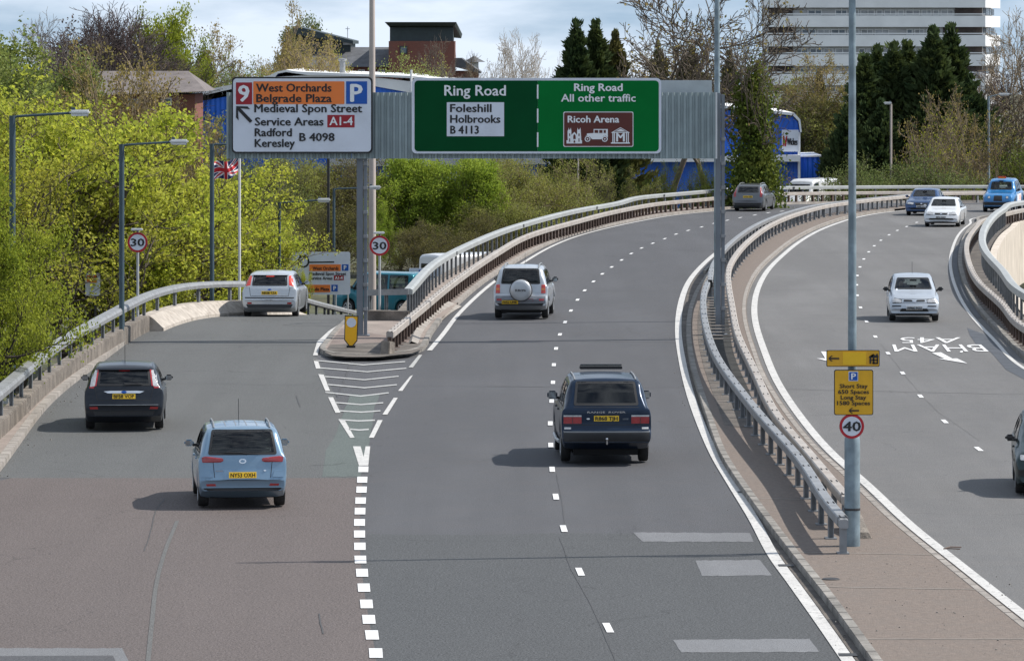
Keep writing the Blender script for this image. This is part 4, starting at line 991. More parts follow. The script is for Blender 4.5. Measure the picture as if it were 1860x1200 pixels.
# ------------------------------------------------------------------ street lamps
def lamp(px, top, d, zb, w0, w1, headpx, headpy, m, label, head_tilt=0, flip=False, hm=None, headl=.62, group=None):
    t = Q(px, top, d); s = thing('street_lamp', label, 'street lamp', (t.x, d, zb), group=group)
    mb = MB(); mb.lathe([(w0, zb-0), (w0, zb+1.8), (w1, zb+1.9), (w1, t.z)], (t.x, d, 0), n=16); mb.build('column', m, s, smooth=30)
    h = Q(headpx, headpy, d-.1); hd = 1 if h.x > t.x else -1
    mb = MB(); mb.tube([(t.x, d, t.z-.08), (t.x+hd*.12, d, t.z-.02), (h.x-hd*headl*.45, h.y, h.z-.02)], .032, 8); mb.build('arm', m, s)
    mb = MB(); mb.box(h, (headl, .26, .12)); mb.build('lamp_head', hm or M['lamph'], s, bevel=.04)
    mb = MB(); mb.box(h+Vector((-hd*.16, 0, .09)), (.09, .09, .06)); mb.build('sensor', M['lampc'], s)
    mb = MB(); mb.box(h+Vector((0, 0, -.075)), (headl*.8, .2, .04)); mb.build('diffuser', M['clearl'], s)
    return s
g = 'dark lamp columns along the slip road'
lamp(22.5, 210, 117, -3.5, .09, .078, 145, 204, M['lampc'], 'dark lamp column nearest the left edge with arm to the right', group=g, headl=.5)
lamp(221, 262, 137, -3.5, .09, .076, 325, 257, M['lampc'], 'dark lamp column left of the round 30 sign', group=g, headl=.54)
lamp(385, 261, 157, -3.5, .09, .075, 470, 262, M['lampc'], 'dark lamp column by the flag with its head behind the white sign', group=g)
lamp(507.5, 367, 176, -3.5, .06, .055, 588, 363, M['lampc'], 'small dark lamp column left of the map sign', group=g, headl=.5)
lamp(606.5, 342, 190, -3.5, .07, .055, 681, 340, M['lampc'], 'dark lamp column whose head shows beside the left gantry post', group=g, headl=.48)
lamp(1618.5, 189, 300, -3, .09, .07, 1612.5, 187, M['lamppink'], 'slim pinkish lamp column in front of the dark conifers', headl=.5)
lamp(1796, 175, 305, -3, .10, .075, 1824, 171, M['lampg'], 'pale grey lamp column above the blue taxi', headl=.75)
t = Q(676, 0, 198); s = thing('lamp_column', 'thick pinkish concrete lamp column rising behind the white gantry sign', 'street lamp', (t.x, 198, -3.6))
mb = MB(); mb.lathe([(.17, -3.6), (.155, 2.0), (.11, 12.5)], (t.x, 198, 0), n=20); mb.build('pole', M['lamppink'], s, smooth=40)
mb = MB(); mb.tube([(t.x, 198, 12.4), (t.x+.4, 198, 12.8), (t.x+1.6, 198, 12.9)], .04, 8); mb.build('bracket', M['lamppink'], s)
mb = MB(); mb.box((t.x+1.9, 198, 12.9), (.7, .3, .16)); mb.build('lamp_head', M['lamph'], s, bevel=.04)
t = Q(1302.5, 0, 149); s = thing('lamp_column', 'tall grey lamp column directly behind the right gantry post', 'street lamp', (t.x, 149, .12))
mb = MB(); mb.lathe([(.1, .12), (.095, 6), (.075, 12.5)], (t.x, 149, 0), n=18); mb.build('pole', M['lampg'], s, smooth=40)
mb = MB(); mb.tube([(t.x, 149, 12.4), (t.x+.4, 149, 12.8), (t.x+1.6, 149, 12.9)], .04, 8); mb.build('bracket', M['lampg'], s)
mb = MB(); mb.box((t.x+1.9, 149, 12.9), (.7, .3, .16)); mb.build('lamp_head', M['lamph'], s, bevel=.04)
t = Q(596.5, 288, 200); mb = MB(); mb.lathe([(.06, -3.6), (.06, t.z+1.4)], (t.x, 200, 0), n=10)
tag(mb.build('black_pole', M['black']), 'thin black pole in the woods left of the gantry post', 'pole')
t = Q(1050, 300, 268); mb = MB(); mb.lathe([(.05, -3.6), (.05, t.z+.5), (.01, t.z+.55)], (t.x, 268, 0), n=10)
tag(mb.build('slim_pole', M['lamppink']), 'slim pinkish pole standing before the blue warehouse wall', 'pole')
# ------------------------------------------------------------------ flag
FD = 163; t = Q(435, 284, FD); s = thing('flagpole', 'white flagpole rising from the yellow green trees', 'flagpole', (t.x, FD, -3.5))
mb = MB(); mb.lathe([(.05, -3.5), (.045, t.z+1.2), (.07, t.z+1.25), (.01, t.z+1.33)], (t.x, FD, 0), n=12); mb.build('pole', M['lamph'], s)
M['flag_blue'] = mat('flag_blue', (.012, .02, .10), .8, var=.1); M['flag_red'] = mat('flag_red', (.5, .02, .03), .8, var=.1); M['flag_white'] = mat('flag_white', (.75, .74, .74), .8, var=.05)
fl = thing('flag', 'union flag hanging limp and rippled from the white flagpole', 'flag', (t.x-.05, FD, t.z))
def fp(u, v, off=0):    # u along the fly (0 hoist..1), v down the hoist
    x = t.x-.05-u*.84; z = t.z+.1-v*.62-u*.42-.12*math.sin(u*5); y = FD+.14*math.sin(u*9+v*2)-off
    return Vector((x, y, z))
def fgrid(test, m, off, name):
    mb = MB(); n, k = 44, 26
    for i in range(n):
        for j in range(k):
            u, v = (i+.5)/n, (j+.5)/k
            if test(u, v): mb.add([fp(i/n, j/k, off), fp((i+1)/n, j/k, off), fp((i+1)/n, (j+1)/k, off), fp(i/n, (j+1)/k, off)], [(0, 1, 2, 3)])
    mb.build(name, m, fl, fixn=False)
def dg(u, v): a = abs(v-u); b = abs(v-(1-u)); return min(a, b)
cross = lambda u, v, w: abs(u-.5) < w*.6 or abs(v-.5) < w
isr = lambda u, v: cross(u, v, .1) or (dg(u, v) < .05 and not cross(u, v, .17))
isw = lambda u, v: not isr(u, v) and (cross(u, v, .17) or dg(u, v) < .14)
fgrid(isr, M['flag_red'], 0, 'red_cross'); fgrid(isw, M['flag_white'], 0, 'white_cross'); fgrid(lambda u, v: not isr(u, v) and not isw(u, v), M['flag_blue'], 0, 'blue_field')
# ------------------------------------------------------------------ vehicles
def interp_s(pts, x):
    xs = [p[0] for p in pts]; zs = [p[1] for p in pts]
    return float(np.interp(x, xs, zs))
def sst(x, a, b):
    t = min(1, max(0, (x-a)/(b-a))); return t*t*(3-2*t)
RING = [(0, 0., 'b'), (.78, 0., 'b'), (.93, .03, 'b'), (.985, .28, 'b'), (1.0, .6, 'b'), (.992, .88, 'b'), (.955, 1., 'b')]
def offs_poly(pts, d):
    """inset (d>0) a convex-ish polygon"""
    n = len(pts); area = sum(pts[i][0]*pts[(i+1) % n][1]-pts[(i+1) % n][0]*pts[i][1] for i in range(n))
    sg = 1 if area > 0 else -1; out = []
    for i in range(n):
        a, b, c = Vector(pts[i-1]), Vector(pts[i]), Vector(pts[(i+1) % n])
        e1 = (b-a).normalized(); e2 = (c-b).normalized()
        n1 = Vector((-e1.y, e1.x))*sg; n2 = Vector((-e2.y, e2.x))*sg
        m = (n1+n2); l = m.length
        m = m/l if l > 1e-6 else n1
        k = d/max(.35, m.dot(n1)); out.append((b.x+m.x*k, b.y+m.y*k))
    return out
def in_poly(p, pts):
    x, y = p; c = False; n = len(pts); j = n-1
    for i in range(n):
        xi, yi = pts[i]; xj, yj = pts[j]
        if (yi > y) != (yj > y) and x < (xj-xi)*(y-yi)/(yj-yi)+xi: c = not c
        j = i
    return c
def round_poly(pts, r, k=4):
    n = len(pts); out = []
    for i in range(n):
        a, b, c = Vector(pts[i-1]), Vector(pts[i]), Vector(pts[(i+1) % n])
        u = (a-b); v = (c-b); q = min(r, u.length*.45, v.length*.45)
        p0 = b+u.normalized()*q; p1 = b+v.normalized()*q
        for j in range(k+1):
            t = j/k; out.append(tuple((p0*(1-t)**2+b*2*t*(1-t)+p1*t*t)))
    return out
CARS = []
class Car:
    def __init__(s, label, spec, pos, heading, paint, name='parked_car', cat='car', detail=True, group=None):
        s.sp = sp = spec; s.detail = detail; CARS.append(s)
        s.L, s.W, s.H = sp['L'], sp['W'], sp['H']
        s.root = thing(name, label, cat, pos, heading, group)
        s.paint = paint
        s.prof = sp['top']; s.make_body(); 
    # shape functions
    def top(s, y): return float(np.interp(y, s.py, s.pz))
    def belt(s, y): return interp_s(s.sp['belt'], y)
    def make_body(s):
        sp = s.sp; L, W = s.L, s.W
        pts = [Vector((a, b)) for a, b in sp['top']]
        # densify and smooth the roof line
        d = []
        for a, b in zip(pts[:-1], pts[1:]):
            n = max(1, int((b-a).length/.02)); d += [a.lerp(b, k/n) for k in range(n)]
        d.append(pts[-1])
        for _ in range(sp.get('smooth', 14)): d = [d[0]]+[(d[i-1]+2*d[i]+d[i+1])/4 for i in range(1, len(d)-1)]+[d[-1]]
        for i in range(1, len(d)): d[i].x = max(d[i].x, d[i-1].x+.0006)
        k = d[-1].x/L; s.py = [p.x for p in d]; s.pz = [p.y for p in d]
        st = []; last = None
        for p in d:
            if last is None or (p-last).length > .035: st.append(p.x); last = p
        if st[-1] < d[-1].x-.002: st.append(d[-1].x)
        gc, r = sp.get('gc', .18), sp['tr']; s.ya = sp['ro']; s.yb = sp['ro']+sp['wb']; ra = r+.055
        T = []; w2 = W/2
        wr0 = sp.get('roofw', .74)*w2; rc = sp.get('rcorner', .16); fcn = sp.get('fcorner', .30)
        nose = sp.get('nosew', .80)
        rings = []
        for y in st:
            z = s.top(y); B = min(s.belt(y), z-.03)
            a = min(1, y/rc); b = min(1, (L-y)/fcn)
            w = w2*(sp.get('tailw', .9)+(1-sp.get('tailw', .9))*math.sqrt(max(0, 1-(1-a)**2)))*(nose+(1-nose)*math.sqrt(max(0, 1-(1-b)**2)))
            G = z-B; q = sst(G, .05, .40); wr = (.84*w)*(1-q)+min(wr0, .93*w)*q
            bz = gc+.16*max(0, 1-y/.3)+.1*max(0, 1-(L-y)/.4)
            for yc in (s.ya, s.yb):
                if abs(y-yc) < ra: bz = max(bz, math.sqrt(ra*ra-(y-yc)**2)+r)
            bz = min(bz, B-.05)
            half = [(f*w, bz+(B-bz)*h) for f, h, _ in RING]
            half += [((.955*w)*(1-.5)+wr*.5+.012*q, B+.5*G), (wr, B+.86*G), (wr*.90, B+.955*G), (wr*.72, B+.985*G), (wr*.36, z+.008), (0, z+.014)]
            # catmull rom refine
            P2 = [Vector(p) for p in half]; out = []
            for i in range(len(P2)-1):
                p0 = P2[max(0, i-1)]; p1 = P2[i]; p2 = P2[i+1]; p3 = P2[min(len(P2)-1, i+2)]
                m = 2 if i in (0,) else (4 if i in (6, 7) else 3)
                for k2 in range(m):
                    t = k2/m
                    q2 = .5*((2*p1)+(p2-p0)*t+(2*p0-5*p1+4*p2-p3)*t*t+(3*p1-3*p2+p3-p0)*t**3) if i not in (0, 1) else p1.lerp(p2, t)
                    out.append(q2)
            out.append(P2[-1]); rings.append(out)
        n = len(rings[0]); cr, cf = sp.get('rcurve', .07), sp.get('fcurve', .16)
        V = []; Fc = []
        def wp(x, y, z):
            u = (x/w2)**2
            yy = y+cr*u*max(0, 1-y/.9)-cf*u*max(0, 1-(L-y)/1.3)
            return (x, yy-L/2, z)
        m = 2*n-2
        for y, rg in zip(st, rings):
            for k2 in range(n): V.append(wp(rg[k2].x, y, rg[k2].y))
            for k2 in range(n-2, 0, -1): V.append(wp(-rg[k2].x, y, rg[k2].y))
        for i in range(len(st)-1):
            for k2 in range(m):
                k3 = (k2+1) % m; Fc.append((i*m+k2, i*m+k3, (i+1)*m+k3, (i+1)*m+k2))
        for base, fl in ((0, False), ((len(st)-1)*m, True)):
            for k2 in range(n-1):
                l = lambda q: base+((m-q) % m)
                f = (base+k2, base+k2+1, l(k2+1), l(k2))
                f = tuple(dict.fromkeys(f)); f = f if not fl else f[::-1]
                if len(f) > 2: Fc.append(f[::-1])
        s.V = [Vector(v) for v in V]; s.Fc = Fc; s.bvh = BVHTree.FromPolygons(s.V, Fc)
        s.cuts = []
    def cast(s, face, u, v):
        L = s.L
        if face == 'rear': o, d = Vector((u, -9, v)), Vector((0, 1, 0))
        elif face == 'front': o, d = Vector((u, 9, v)), Vector((0, -1, 0))
        elif face == 'left': o, d = Vector((-5, u, v)), Vector((1, 0, 0))
        elif face == 'right': o, d = Vector((5, u, v)), Vector((-1, 0, 0))
        else: o, d = Vector((u, v, 5)), Vector((0, 0, -1))
        h = s.bvh.ray_cast(o, d)
        if h[0] is None:
            h2 = s.bvh.find_nearest(o+d*(9-L/2) if face in ('rear', 'front') else o+d*4)
            return h2[0], d, h2[1]
        return h[0], d, h[1]
    def pt(s, face, u, v, off):
        p, d, n = s.cast(face, u, v); return p-d*off
    def decal(s, name, face, poly, m, off=.008, parent=None, res=.06, rad=0, bulge=0.0, label=None):
        if rad: poly = round_poly(poly, rad)
        us = [p[0] for p in poly]; vs_ = sorted(set([round(p[1], 4) for p in poly])); rows = []
        for a, b in zip(vs_[:-1], vs_[1:]):
            k = max(1, int((b-a)/res)); rows += [a+(b-a)*i/k for i in range(k)]
        rows.append(vs_[-1]); e = 1e-4; rows[0] += e; rows[-1] -= e
        cols = max(2, int((max(us)-min(us))/res)); g = []
        for v in rows:
            xs = []; n = len(poly)
            for i in range(n):
                (x0, y0), (x1, y1) = poly[i], poly[(i+1) % n]
                if (y0 > v) != (y1 > v): xs.append(x0+(x1-x0)*(v-y0)/(y1-y0))
            if len(xs) < 2: continue
            a, b = min(xs), max(xs); g.append([(a+(b-a)*k/cols, v) for k in range(cols+1)])
        if len(g) < 2: return None
        R_, C_ = len(g), cols+1; V = []; Fc = []
        for i, row in enumerate(g):
            for k, (u, v) in enumerate(row):
                bu = bulge*math.sin(math.pi*i/(R_-1))**.5*math.sin(math.pi*k/(C_-1))**.5 if bulge else 0
                V.append(s.pt(face, u, v, off+bu))
        for i in range(R_-1):
            for k in range(C_-1): Fc.append((i*C_+k, i*C_+k+1, (i+1)*C_+k+1, (i+1)*C_+k))
        bd = [(0, k) for k in range(C_)]+[(i, C_-1) for i in range(1, R_)]+[(R_-1, k) for k in range(C_-2, -1, -1)]+[(i, 0) for i in range(R_-2, 0, -1)]
        n0 = len(V)
        for i, k in bd: u, v = g[i][k]; V.append(s.pt(face, u, v, -.012))
        for q in range(len(bd)):
            q2 = (q+1) % len(bd); a = bd[q][0]*C_+bd[q][1]; b = bd[q2][0]*C_+bd[q2][1]; Fc.append((a, b, n0+q2, n0+q))
        mb = MB(); mb.add(V, Fc); o = mb.build(name, m, parent or s.root, smooth=35, world=False)
        if label: o['label'] = label
        return o
    def frame(s, face, poly, w, m, off, name, parent=None):
        out = poly; inn = offs_poly(poly, w); n = len(out); V = []; Fc = []
        P_ = []; I_ = []
        for i in range(n):
            a, b = Vector(out[i]), Vector(out[(i+1) % n]); c, d = Vector(inn[i]), Vector(inn[(i+1) % n]); k = max(1, int((b-a).length/.07))
            for j in range(k): P_.append(a.lerp(b, j/k)); I_.append(c.lerp(d, j/k))
        for a, b in zip(P_, I_): V += [s.pt(face, a.x, a.y, off), s.pt(face, b.x, b.y, off), s.pt(face, a.x, a.y, -.012)]
        N_ = len(P_)
        for i in range(N_): j = (i+1) % N_; Fc += [(3*i, 3*i+1, 3*j+1, 3*j), (3*i, 3*j, 3*j+2, 3*i+2)]
        mb = MB(); mb.add(V, Fc); return mb.build(name, m, parent or s.root, world=False)
    def window(s, face, poly, glass, name, fw=.035, fm=None, rad=.05, parent=None):
        poly = round_poly(poly, rad, 3); s.cuts.append((face, offs_poly(poly, .012)))
        o = s.decal(name, face, poly, glass, .006, parent, res=.17)
        s.frame(face, poly, fw, fm or M['black'], .0085, 'window_seal', o); return o
    def strip(s, name, face, pts, w, m, off=.004, parent=None):
        a = [Vector(p) for p in pts]; d = []
        for p, q in zip(a[:-1], a[1:]):
            k = max(1, int((q-p).length/.06)); d += [p.lerp(q, i/k) for i in range(k)]
        d.append(a[-1]); V = []; Fc = []
        for i, p in enumerate(d):
            t = (d[min(i+1, len(d)-1)]-d[max(i-1, 0)]).normalized(); n = Vector((-t.y, t.x))*w/2
            V += [s.pt(face, p.x+n.x, p.y+n.y, off), s.pt(face, p.x-n.x, p.y-n.y, off)]
        for i in range(len(d)-1): Fc.append((2*i, 2*i+1, 2*i+3, 2*i+2))
        mb = MB(); mb.add(V, Fc); return mb.build(name, m, parent or s.root, world=False, fixn=False)
    def finish(s):
        if not any(f == 'front' for f, _ in s.cuts):
            z0, z1 = s.sp['ws']; w = s.W*.5*s.sp.get('roofw', .74); s.window('front', [(-w*1.10, z0), (w*1.10, z0), (w*.93, z1), (-w*.93, z1)], M['glass_c'], 'windscreen', .04)
        keep = []
        for f in s.Fc:
            vs = [s.V[i] for i in f]; nrm = (vs[1]-vs[0]).cross(vs[2]-vs[0])
            c = sum(vs, Vector())/len(vs); cut = False
            for face, poly in s.cuts:
                if face == 'rear' and c.y < -s.L*.05 and all(in_poly((v.x, v.z), poly) for v in vs) : cut = True
                if face == 'front' and c.y > s.L*.0 and all(in_poly((v.x, v.z), poly) for v in vs): cut = True
                if face == 'left' and c.x < -.25*s.W and all(in_poly((v.y, v.z), poly) for v in vs): cut = True
                if face == 'right' and c.x > .25*s.W and all(in_poly((v.y, v.z), poly) for v in vs): cut = True
            if not cut: keep.append(f)
        me = bpy.data.meshes.new('body'); me.from_pydata([v[:] for v in s.V], [], keep); me.materials.append(s.paint)
        bm = bmesh.new(); bm.from_mesh(me); bmesh.ops.recalc_face_normals(bm, faces=bm.faces)
        # make sure normals point out
        c = sum((f.normal.dot(f.calc_center_median()-Vector((0, 0, .7)))) for f in bm.faces)
        if c < 0: bmesh.ops.reverse_faces(bm, faces=bm.faces)
        bm.to_mesh(me); bm.free()
        me.polygons.foreach_set('use_smooth', [True]*len(me.polygons)); me.set_sharp_from_angle(angle=R(42))
        o = bpy.data.objects.new('body', me); COL.objects.link(o); o.parent = s.root; s.body = o
    def wheels(s, rim=None, spokes=6):
        r = s.sp['tr']; w = .2; x = s.W/2-.115; rim = rim or M['alloy']; me1 = me2 = None
        for yy in (s.ya, s.yb):
            for sx in (-1, 1):
                e = empty('wheel', (sx*x, yy-s.L/2, r), 0 if sx > 0 else math.pi, s.root)
                if me1 is None:
                    mb = MB(); mb.lathe([(r*.6, w/2-.02), (r*.66, w/2), (r*.93, w/2-.005), (r*.99, w/2-.03), (r, 0), (r*.99, -w/2+.03), (r*.93, -w/2), (r*.6, -w/2)], (0, 0, 0), 'X', 28)
                    t = mb.build('tyre', M['rubber'], e, smooth=40, world=False); me1 = t.data
                    mb = MB(); mb.lathe([(r*.64, w/2-.005), (r*.60, w/2-.012), (r*.57, w/2-.05), (r*.1, w/2-.045), (.001, w/2-.045)], (0, 0, 0), 'X', 28, 1)
                    mb.lathe([(r*.66, w/2+.003), (r*.58, w/2+.003), (r*.57, w/2-.02)], (0, 0, 0), 'X', 28, 0)
                    mb.lathe([(r*.15, w/2-.05), (r*.14, w/2-.01), (.001, w/2-.005)], (0, 0, 0), 'X', 14, 0)
                    for k in range(spokes):
                        a = 2*math.pi*k/spokes; c, sn = math.cos(a), math.sin(a)
                        mb.box((w/2-.02, c*r*.35, sn*r*.35), (.03, r*.075*2, r*.5), rx=a-math.pi/2)
                    t = mb.build('rim', [rim, M['dark']], e, world=False); me2 = t.data
                else:
                    for nm, me in (('tyre', me1), ('rim', me2)):
                        o = bpy.data.objects.new(nm, me); COL.objects.link(o); o.parent = e
        mb = MB(); mb.box((0, 0, .32), (s.W*.72, s.L*.86, .26)); mb.box((0, s.ya-s.L/2, .42), (s.W*.78, .75, .35)); mb.box((0, s.yb-s.L/2, .42), (s.W*.78, .75, .35))
        mb.build('underbody', M['dark'], s.root, world=False)
    def interior(s, rows=2, rhd=True):
        zb = s.sp.get('seatz', s.sp['belt'][len(s.sp['belt'])//2][1]); y0 = s.L/2
        yf = s.sp.get('yfront', s.sp['ro']+s.sp['wb']*.52); yr = s.sp.get('yrear', s.sp['ro']+s.sp['wb']*.14)
        mb = MB(); mb.box((0, (yf+yr)/2-y0, zb-.33), (s.W*.84, s.L*.5, .06)); mb.build('cabin_floor', M['dark'], s.root, world=False)
        for x in (-.37, .37):
            mb = MB(); mb.box((x, yf-y0, zb-.02), (.48, .14, .62), rx=.2); mb.build('seat', M['seat'], s.root, world=False, bevel=.05)
            mb = MB(); mb.box((x, yf-y0-.08, zb+.38), (.25, .1, .18), rx=.1); mb.build('headrest', M['seat'], s.root, world=False, bevel=.04)
        if rows > 1:
            mb = MB(); mb.box((0, yr-y0, zb-.1), (s.W*.7, .14, .5), rx=.2); mb.build('rear_seat', M['seat'], s.root, world=False, bevel=.05)
            for x in (-.42, .42):
                mb = MB(); mb.box((x, yr-y0-.06, zb+.22), (.24, .09, .13), rx=.1); mb.build('headrest', M['seat'], s.root, world=False, bevel=.035)
        yd = s.sp.get('ydash', yf+.78); mb = MB(); mb.box((0, yd-y0, zb-.08), (s.W*.8, .35, .2)); mb.build('dashboard', M['black'], s.root, world=False, bevel=.05)
        mb = MB(); ring = [Vector((.37+.17*math.cos(2*math.pi*k/20), yd-y0-.26-.05*math.sin(2*math.pi*k/20), zb-.02+.17*math.sin(2*math.pi*k/20))) for k in range(21)]
        mb.tube(ring, .016, 6, cap=False); mb.build('steering_wheel', M['black'], s.root, world=False)
        mb = MB(); yb = s.sp.get('ymir', yd-.1); mb.box((0, yb-y0-.12, s.H-.17), (.22, .03, .06)); mb.build('rear_view_mirror', M['black'], s.root, world=False, bevel=.01)
    def mirrors(s, y, z, m, w=.19, h=.13, out=.02):
        for sx in (-1, 1):
            e, d, n = s.cast('right' if sx > 0 else 'left', y-s.L/2, z-.05)
            x = abs(e.x); mb = MB(); mb.box((sx*(x+.12+out), y-s.L/2, z), (w, .11, h)); o = mb.build('wing_mirror', m, s.root, world=False, bevel=.045)
            mb = MB(); mb.box((sx*(x+.12+out), y-s.L/2-.054, z), (w-.05, .006, h-.04)); mb.build('mirror_glass', M['mirrorglass'], o, world=False, bevel=.001)
            mb = MB(); mb.box((sx*(x+.02), y-s.L/2+.01, z-h*.32), (.12, .07, .05)); mb.build('mirror_stalk', M['black'], o, world=False, bevel=.01)
    def plate(s, face, txt, z, m, x=0, w=.52, h=.112, off=.012, dark=None):
        o = s.decal('number_plate', face, [(x-w/2, z), (x+w/2, z), (x+w/2, z+h), (x-w/2, z+h)], m, off, res=.2)
        c = s.pt(face, x, z+h/2, off+.006); sg = 1 if face == 'rear' else -1
        ys = [s.pt(face, x+q, z+hh, off+.004).y for q in (-w/2, 0, w/2) for hh in (0, h)]
        c.y = min(ys)-.002 if face == 'rear' else max(ys)+.002
        put_text(txt, (c.x-sg*w*.45, c.y, z+h*.16), (sg, 0, 0), (0, 0, 1), w*.9, h*.68, M['ink'], o, .05, world=False); return o
    def badge(s, face, x, z, w, h, m=None, off=.012):
        k = 14; return s.decal('badge', face, [(x+w/2*math.cos(2*math.pi*i/k), z+h/2*math.sin(2*math.pi*i/k)) for i in range(k)], m or M['chrome'], off, res=.03)
    def word(s, face, txt, x, z, w, cap, m, off=.016):
        sg = 1 if face == 'rear' else -1; c = s.pt(face, x, z, off)
        put_text(txt, (x-sg*w/2, c.y, z), (sg, 0, 0), (0, 0, 1), w, cap, m, s.root, .04, world=False)
    def antenna(s, y, x=0, h=.45, lean=-.3):
        z = s.top(y); mb = MB(); mb.tube([(x, y-s.L/2, z), (x, y-s.L/2+lean*h, z+h)], .006, 5); mb.build('aerial', M['black'], s.root, world=False)
    def roofrail(s, y0, y1, x, m, h=.05):
        for sx in (-1, 1):
            pts = []
            for k in range(9):
                y = y0+(y1-y0)*k/8; e, d, n = s.cast('top', sx*x, y-s.L/2); pts.append((sx*x, y-s.L/2, e.z+(h if 0 < k < 8 else .0)))
            mb = MB(); mb.tube(pts, .02, 8); mb.build('roof_rail', m, s.root, world=False, smooth=50)
    def sidewin(s, panes, glass, z0=.03, ztop=.09):
        """panes: list of (y_a_bottom, y_a_top, y_b_bottom, y_b_top) in car coordinates from the rear"""
        for face in ('left', 'right'):
            for (a0, a1, b0, b1) in panes:
                zt = lambda y: s.belt(y)+(s.top(y)-s.belt(y))*(1-ztop*2.2)
                poly = [(a0-s.L/2, s.belt(a0)+z0), (b0-s.L/2, s.belt(b0)+z0), (b1-s.L/2, zt(b1)), ((a1+b1)/2-s.L/2, zt((a1+b1)/2)), (a1-s.L/2, zt(a1))]
                s.window(face, poly, glass, 'side_window', .028, rad=.035)
    def doorlines(s, ys_, m=None):
        for face in ('left', 'right'):
            for y in ys_: s.strip('door_gap', face, [(y-s.L/2, s.belt(y)), (y+.01-s.L/2, .34)], .010, m or M['black'])
    def handles(s, ys_, m, dz=-.10):
        for face in ('left', 'right'):
            for y in ys_:
                z = s.belt(y)+dz; s.decal('door_handle', face, [(y-.1-s.L/2, z), (y+.06-s.L/2, z), (y+.06-s.L/2, z+.035), (y-.1-s.L/2, z+.035)], m, .03, res=.08)
def mirrorx(poly): return [(-a, b) for a, b in poly][::-1]
def pair(c, name, face, poly, m, **k):
    return c.decal(name, face, poly, m, **k), c.decal(name, face, mirrorx(poly), m, **k)
def place(px, py, heading, L, end, slip=False, x_off=0, h=0.02, d=None):
    """px,py: ground point below the middle of the visible end; returns car centre"""
    p = P(px, py, h, slip); a = heading; f = Vector((-math.sin(a), math.cos(a), 0))
    c = p+f*(L/2 if end == 'rear' else -L/2)
    return Vector((c.x, c.y, (zslip(c.y) if slip else zr(c.y))+h))
PT = {k: paintmat('paint_'+k, *v) for k, v in dict(
    dark=((.018, .022, .03), .3, .3), bluesilver=((.19, .30, .41), .5, .3), silver=((.50, .53, .56), .45, .34), silver2=((.47, .51, .555), .45, .34), navy=((.006, .018, .042), .3, .28),
    grey=((.12, .13, .14), .45, .32), deepblue=((.012, .055, .16), .4, .3), white=((.66, .68, .70), .1, .34), taxi=((.012, .17, .42), .1, .3), green=((.022, .04, .042), .4, .3), teal=((.0, .16, .22), .3, .3), pale=((.62, .63, .64), .1, .4)).items()}
HATCH = dict(ws=(1.10, 1.39), L=4.25, W=1.80, H=1.48, wb=2.64, ro=.78, tr=.315, roofw=.76, tailw=.93,
    top=[(0, .58), (.02, .66), (.05, .76), (.09, .98), (.22, 1.20), (.42, 1.40), (.58, 1.455), (1.2, 1.48), (1.9, 1.475), (2.45, 1.40), (3.05, 1.08), (3.35, .985), (3.95, .84), (4.15, .70), (4.22, .52)],
    belt=[(0, .93), (.4, .97), (1.5, .94), (3.1, .90), (3.5, .86), (4.25, .68)])

# ---- black hatchback, far left lane
hd = R(3.2)
c = Car('black hatchback on the left slip road, plate BF58 VOP, ahead of the pale blue car', HATCH, place(225, 783, hd, 4.25, 'rear'), hd, PT['dark'], 'hatchback_car')
rw = [(-.61, 1.02), (.61, 1.02), (.57, 1.385), (-.57, 1.385)]
c.window('rear', rw, M['glass_d'], 'rear_window', .05)
c.sidewin([(.62, .75, 1.42, 1.42), (1.5, 1.5, 2.78, 2.2)], M['glass_d'])
pair(c, 'tail_light', 'rear', [(.66, 1.02), (.77, 1.00), (.72, 1.36), (.61, 1.36)], M['clearl'], off=.014, rad=.02)
pair(c, 'tail_light_edge', 'rear', [(.625, 1.02), (.67, 1.02), (.62, 1.37), (.575, 1.37)], M['red'], off=.012)
pair(c, 'tail_light_foot', 'rear', [(.69, .965), (.79, .97), (.775, 1.02), (.66, 1.02)], M['red'], off=.013)
c.decal('spoiler', 'rear', [(-.60, 1.375), (.60, 1.375), (.56, 1.43), (-.56, 1.43)], PT['dark'], off=.07, rad=.02)
c.decal('brake_light', 'rear', [(-.12, 1.345), (.12, 1.345), (.12, 1.365), (-.12, 1.365)], M['red'], off=.03)
c.decal('chrome_bar', 'rear', [(-.46, .90), (-.36, .86), (.36, .86), (.46, .90), (.3, .915), (-.3, .915)], M['chrome'], off=.02)
c.badge('rear', 0, .888, .13, .055, M['blue_s'], .03)
c.plate('rear', 'BF58 VOP', .735, M['platey'], off=.014)
pair(c, 'reflector', 'rear', [(.58, .50), (.76, .50), (.78, .55), (.60, .56)], M['red'], off=.038)
c.decal('bumper_lower', 'rear', [(-.66, .36), (.66, .36), (.70, .47), (-.70, .47)], M['black'], off=.006)
c.strip('tailgate_gap', 'rear', [(-.66, .98), (-.6, .70), (.6, .70), (.66, .98)], .012, M['black'])
c.decal('bumper', 'rear', [(-.82, .47), (.82, .47), (.82, .615), (-.82, .615)], PT['dark'], off=.03, rad=.04)
c.strip('bumper_crease', 'rear', [(-.78, .60), (.78, .60)], .014, M['postg'], .034)
c.decal('wiper', 'rear', [(0.02, 1.045), (.42, 1.055), (.42, 1.075), (.0, 1.085)], M['black'], off=.03)
c.doorlines([1.46, 2.7]); c.handles([1.25, 2.4], M['chrome']); c.mirrors(2.72, 1.03, PT['dark']); c.antenna(1.0, h=.5)
c.wheels(); c.interior(); c.finish()

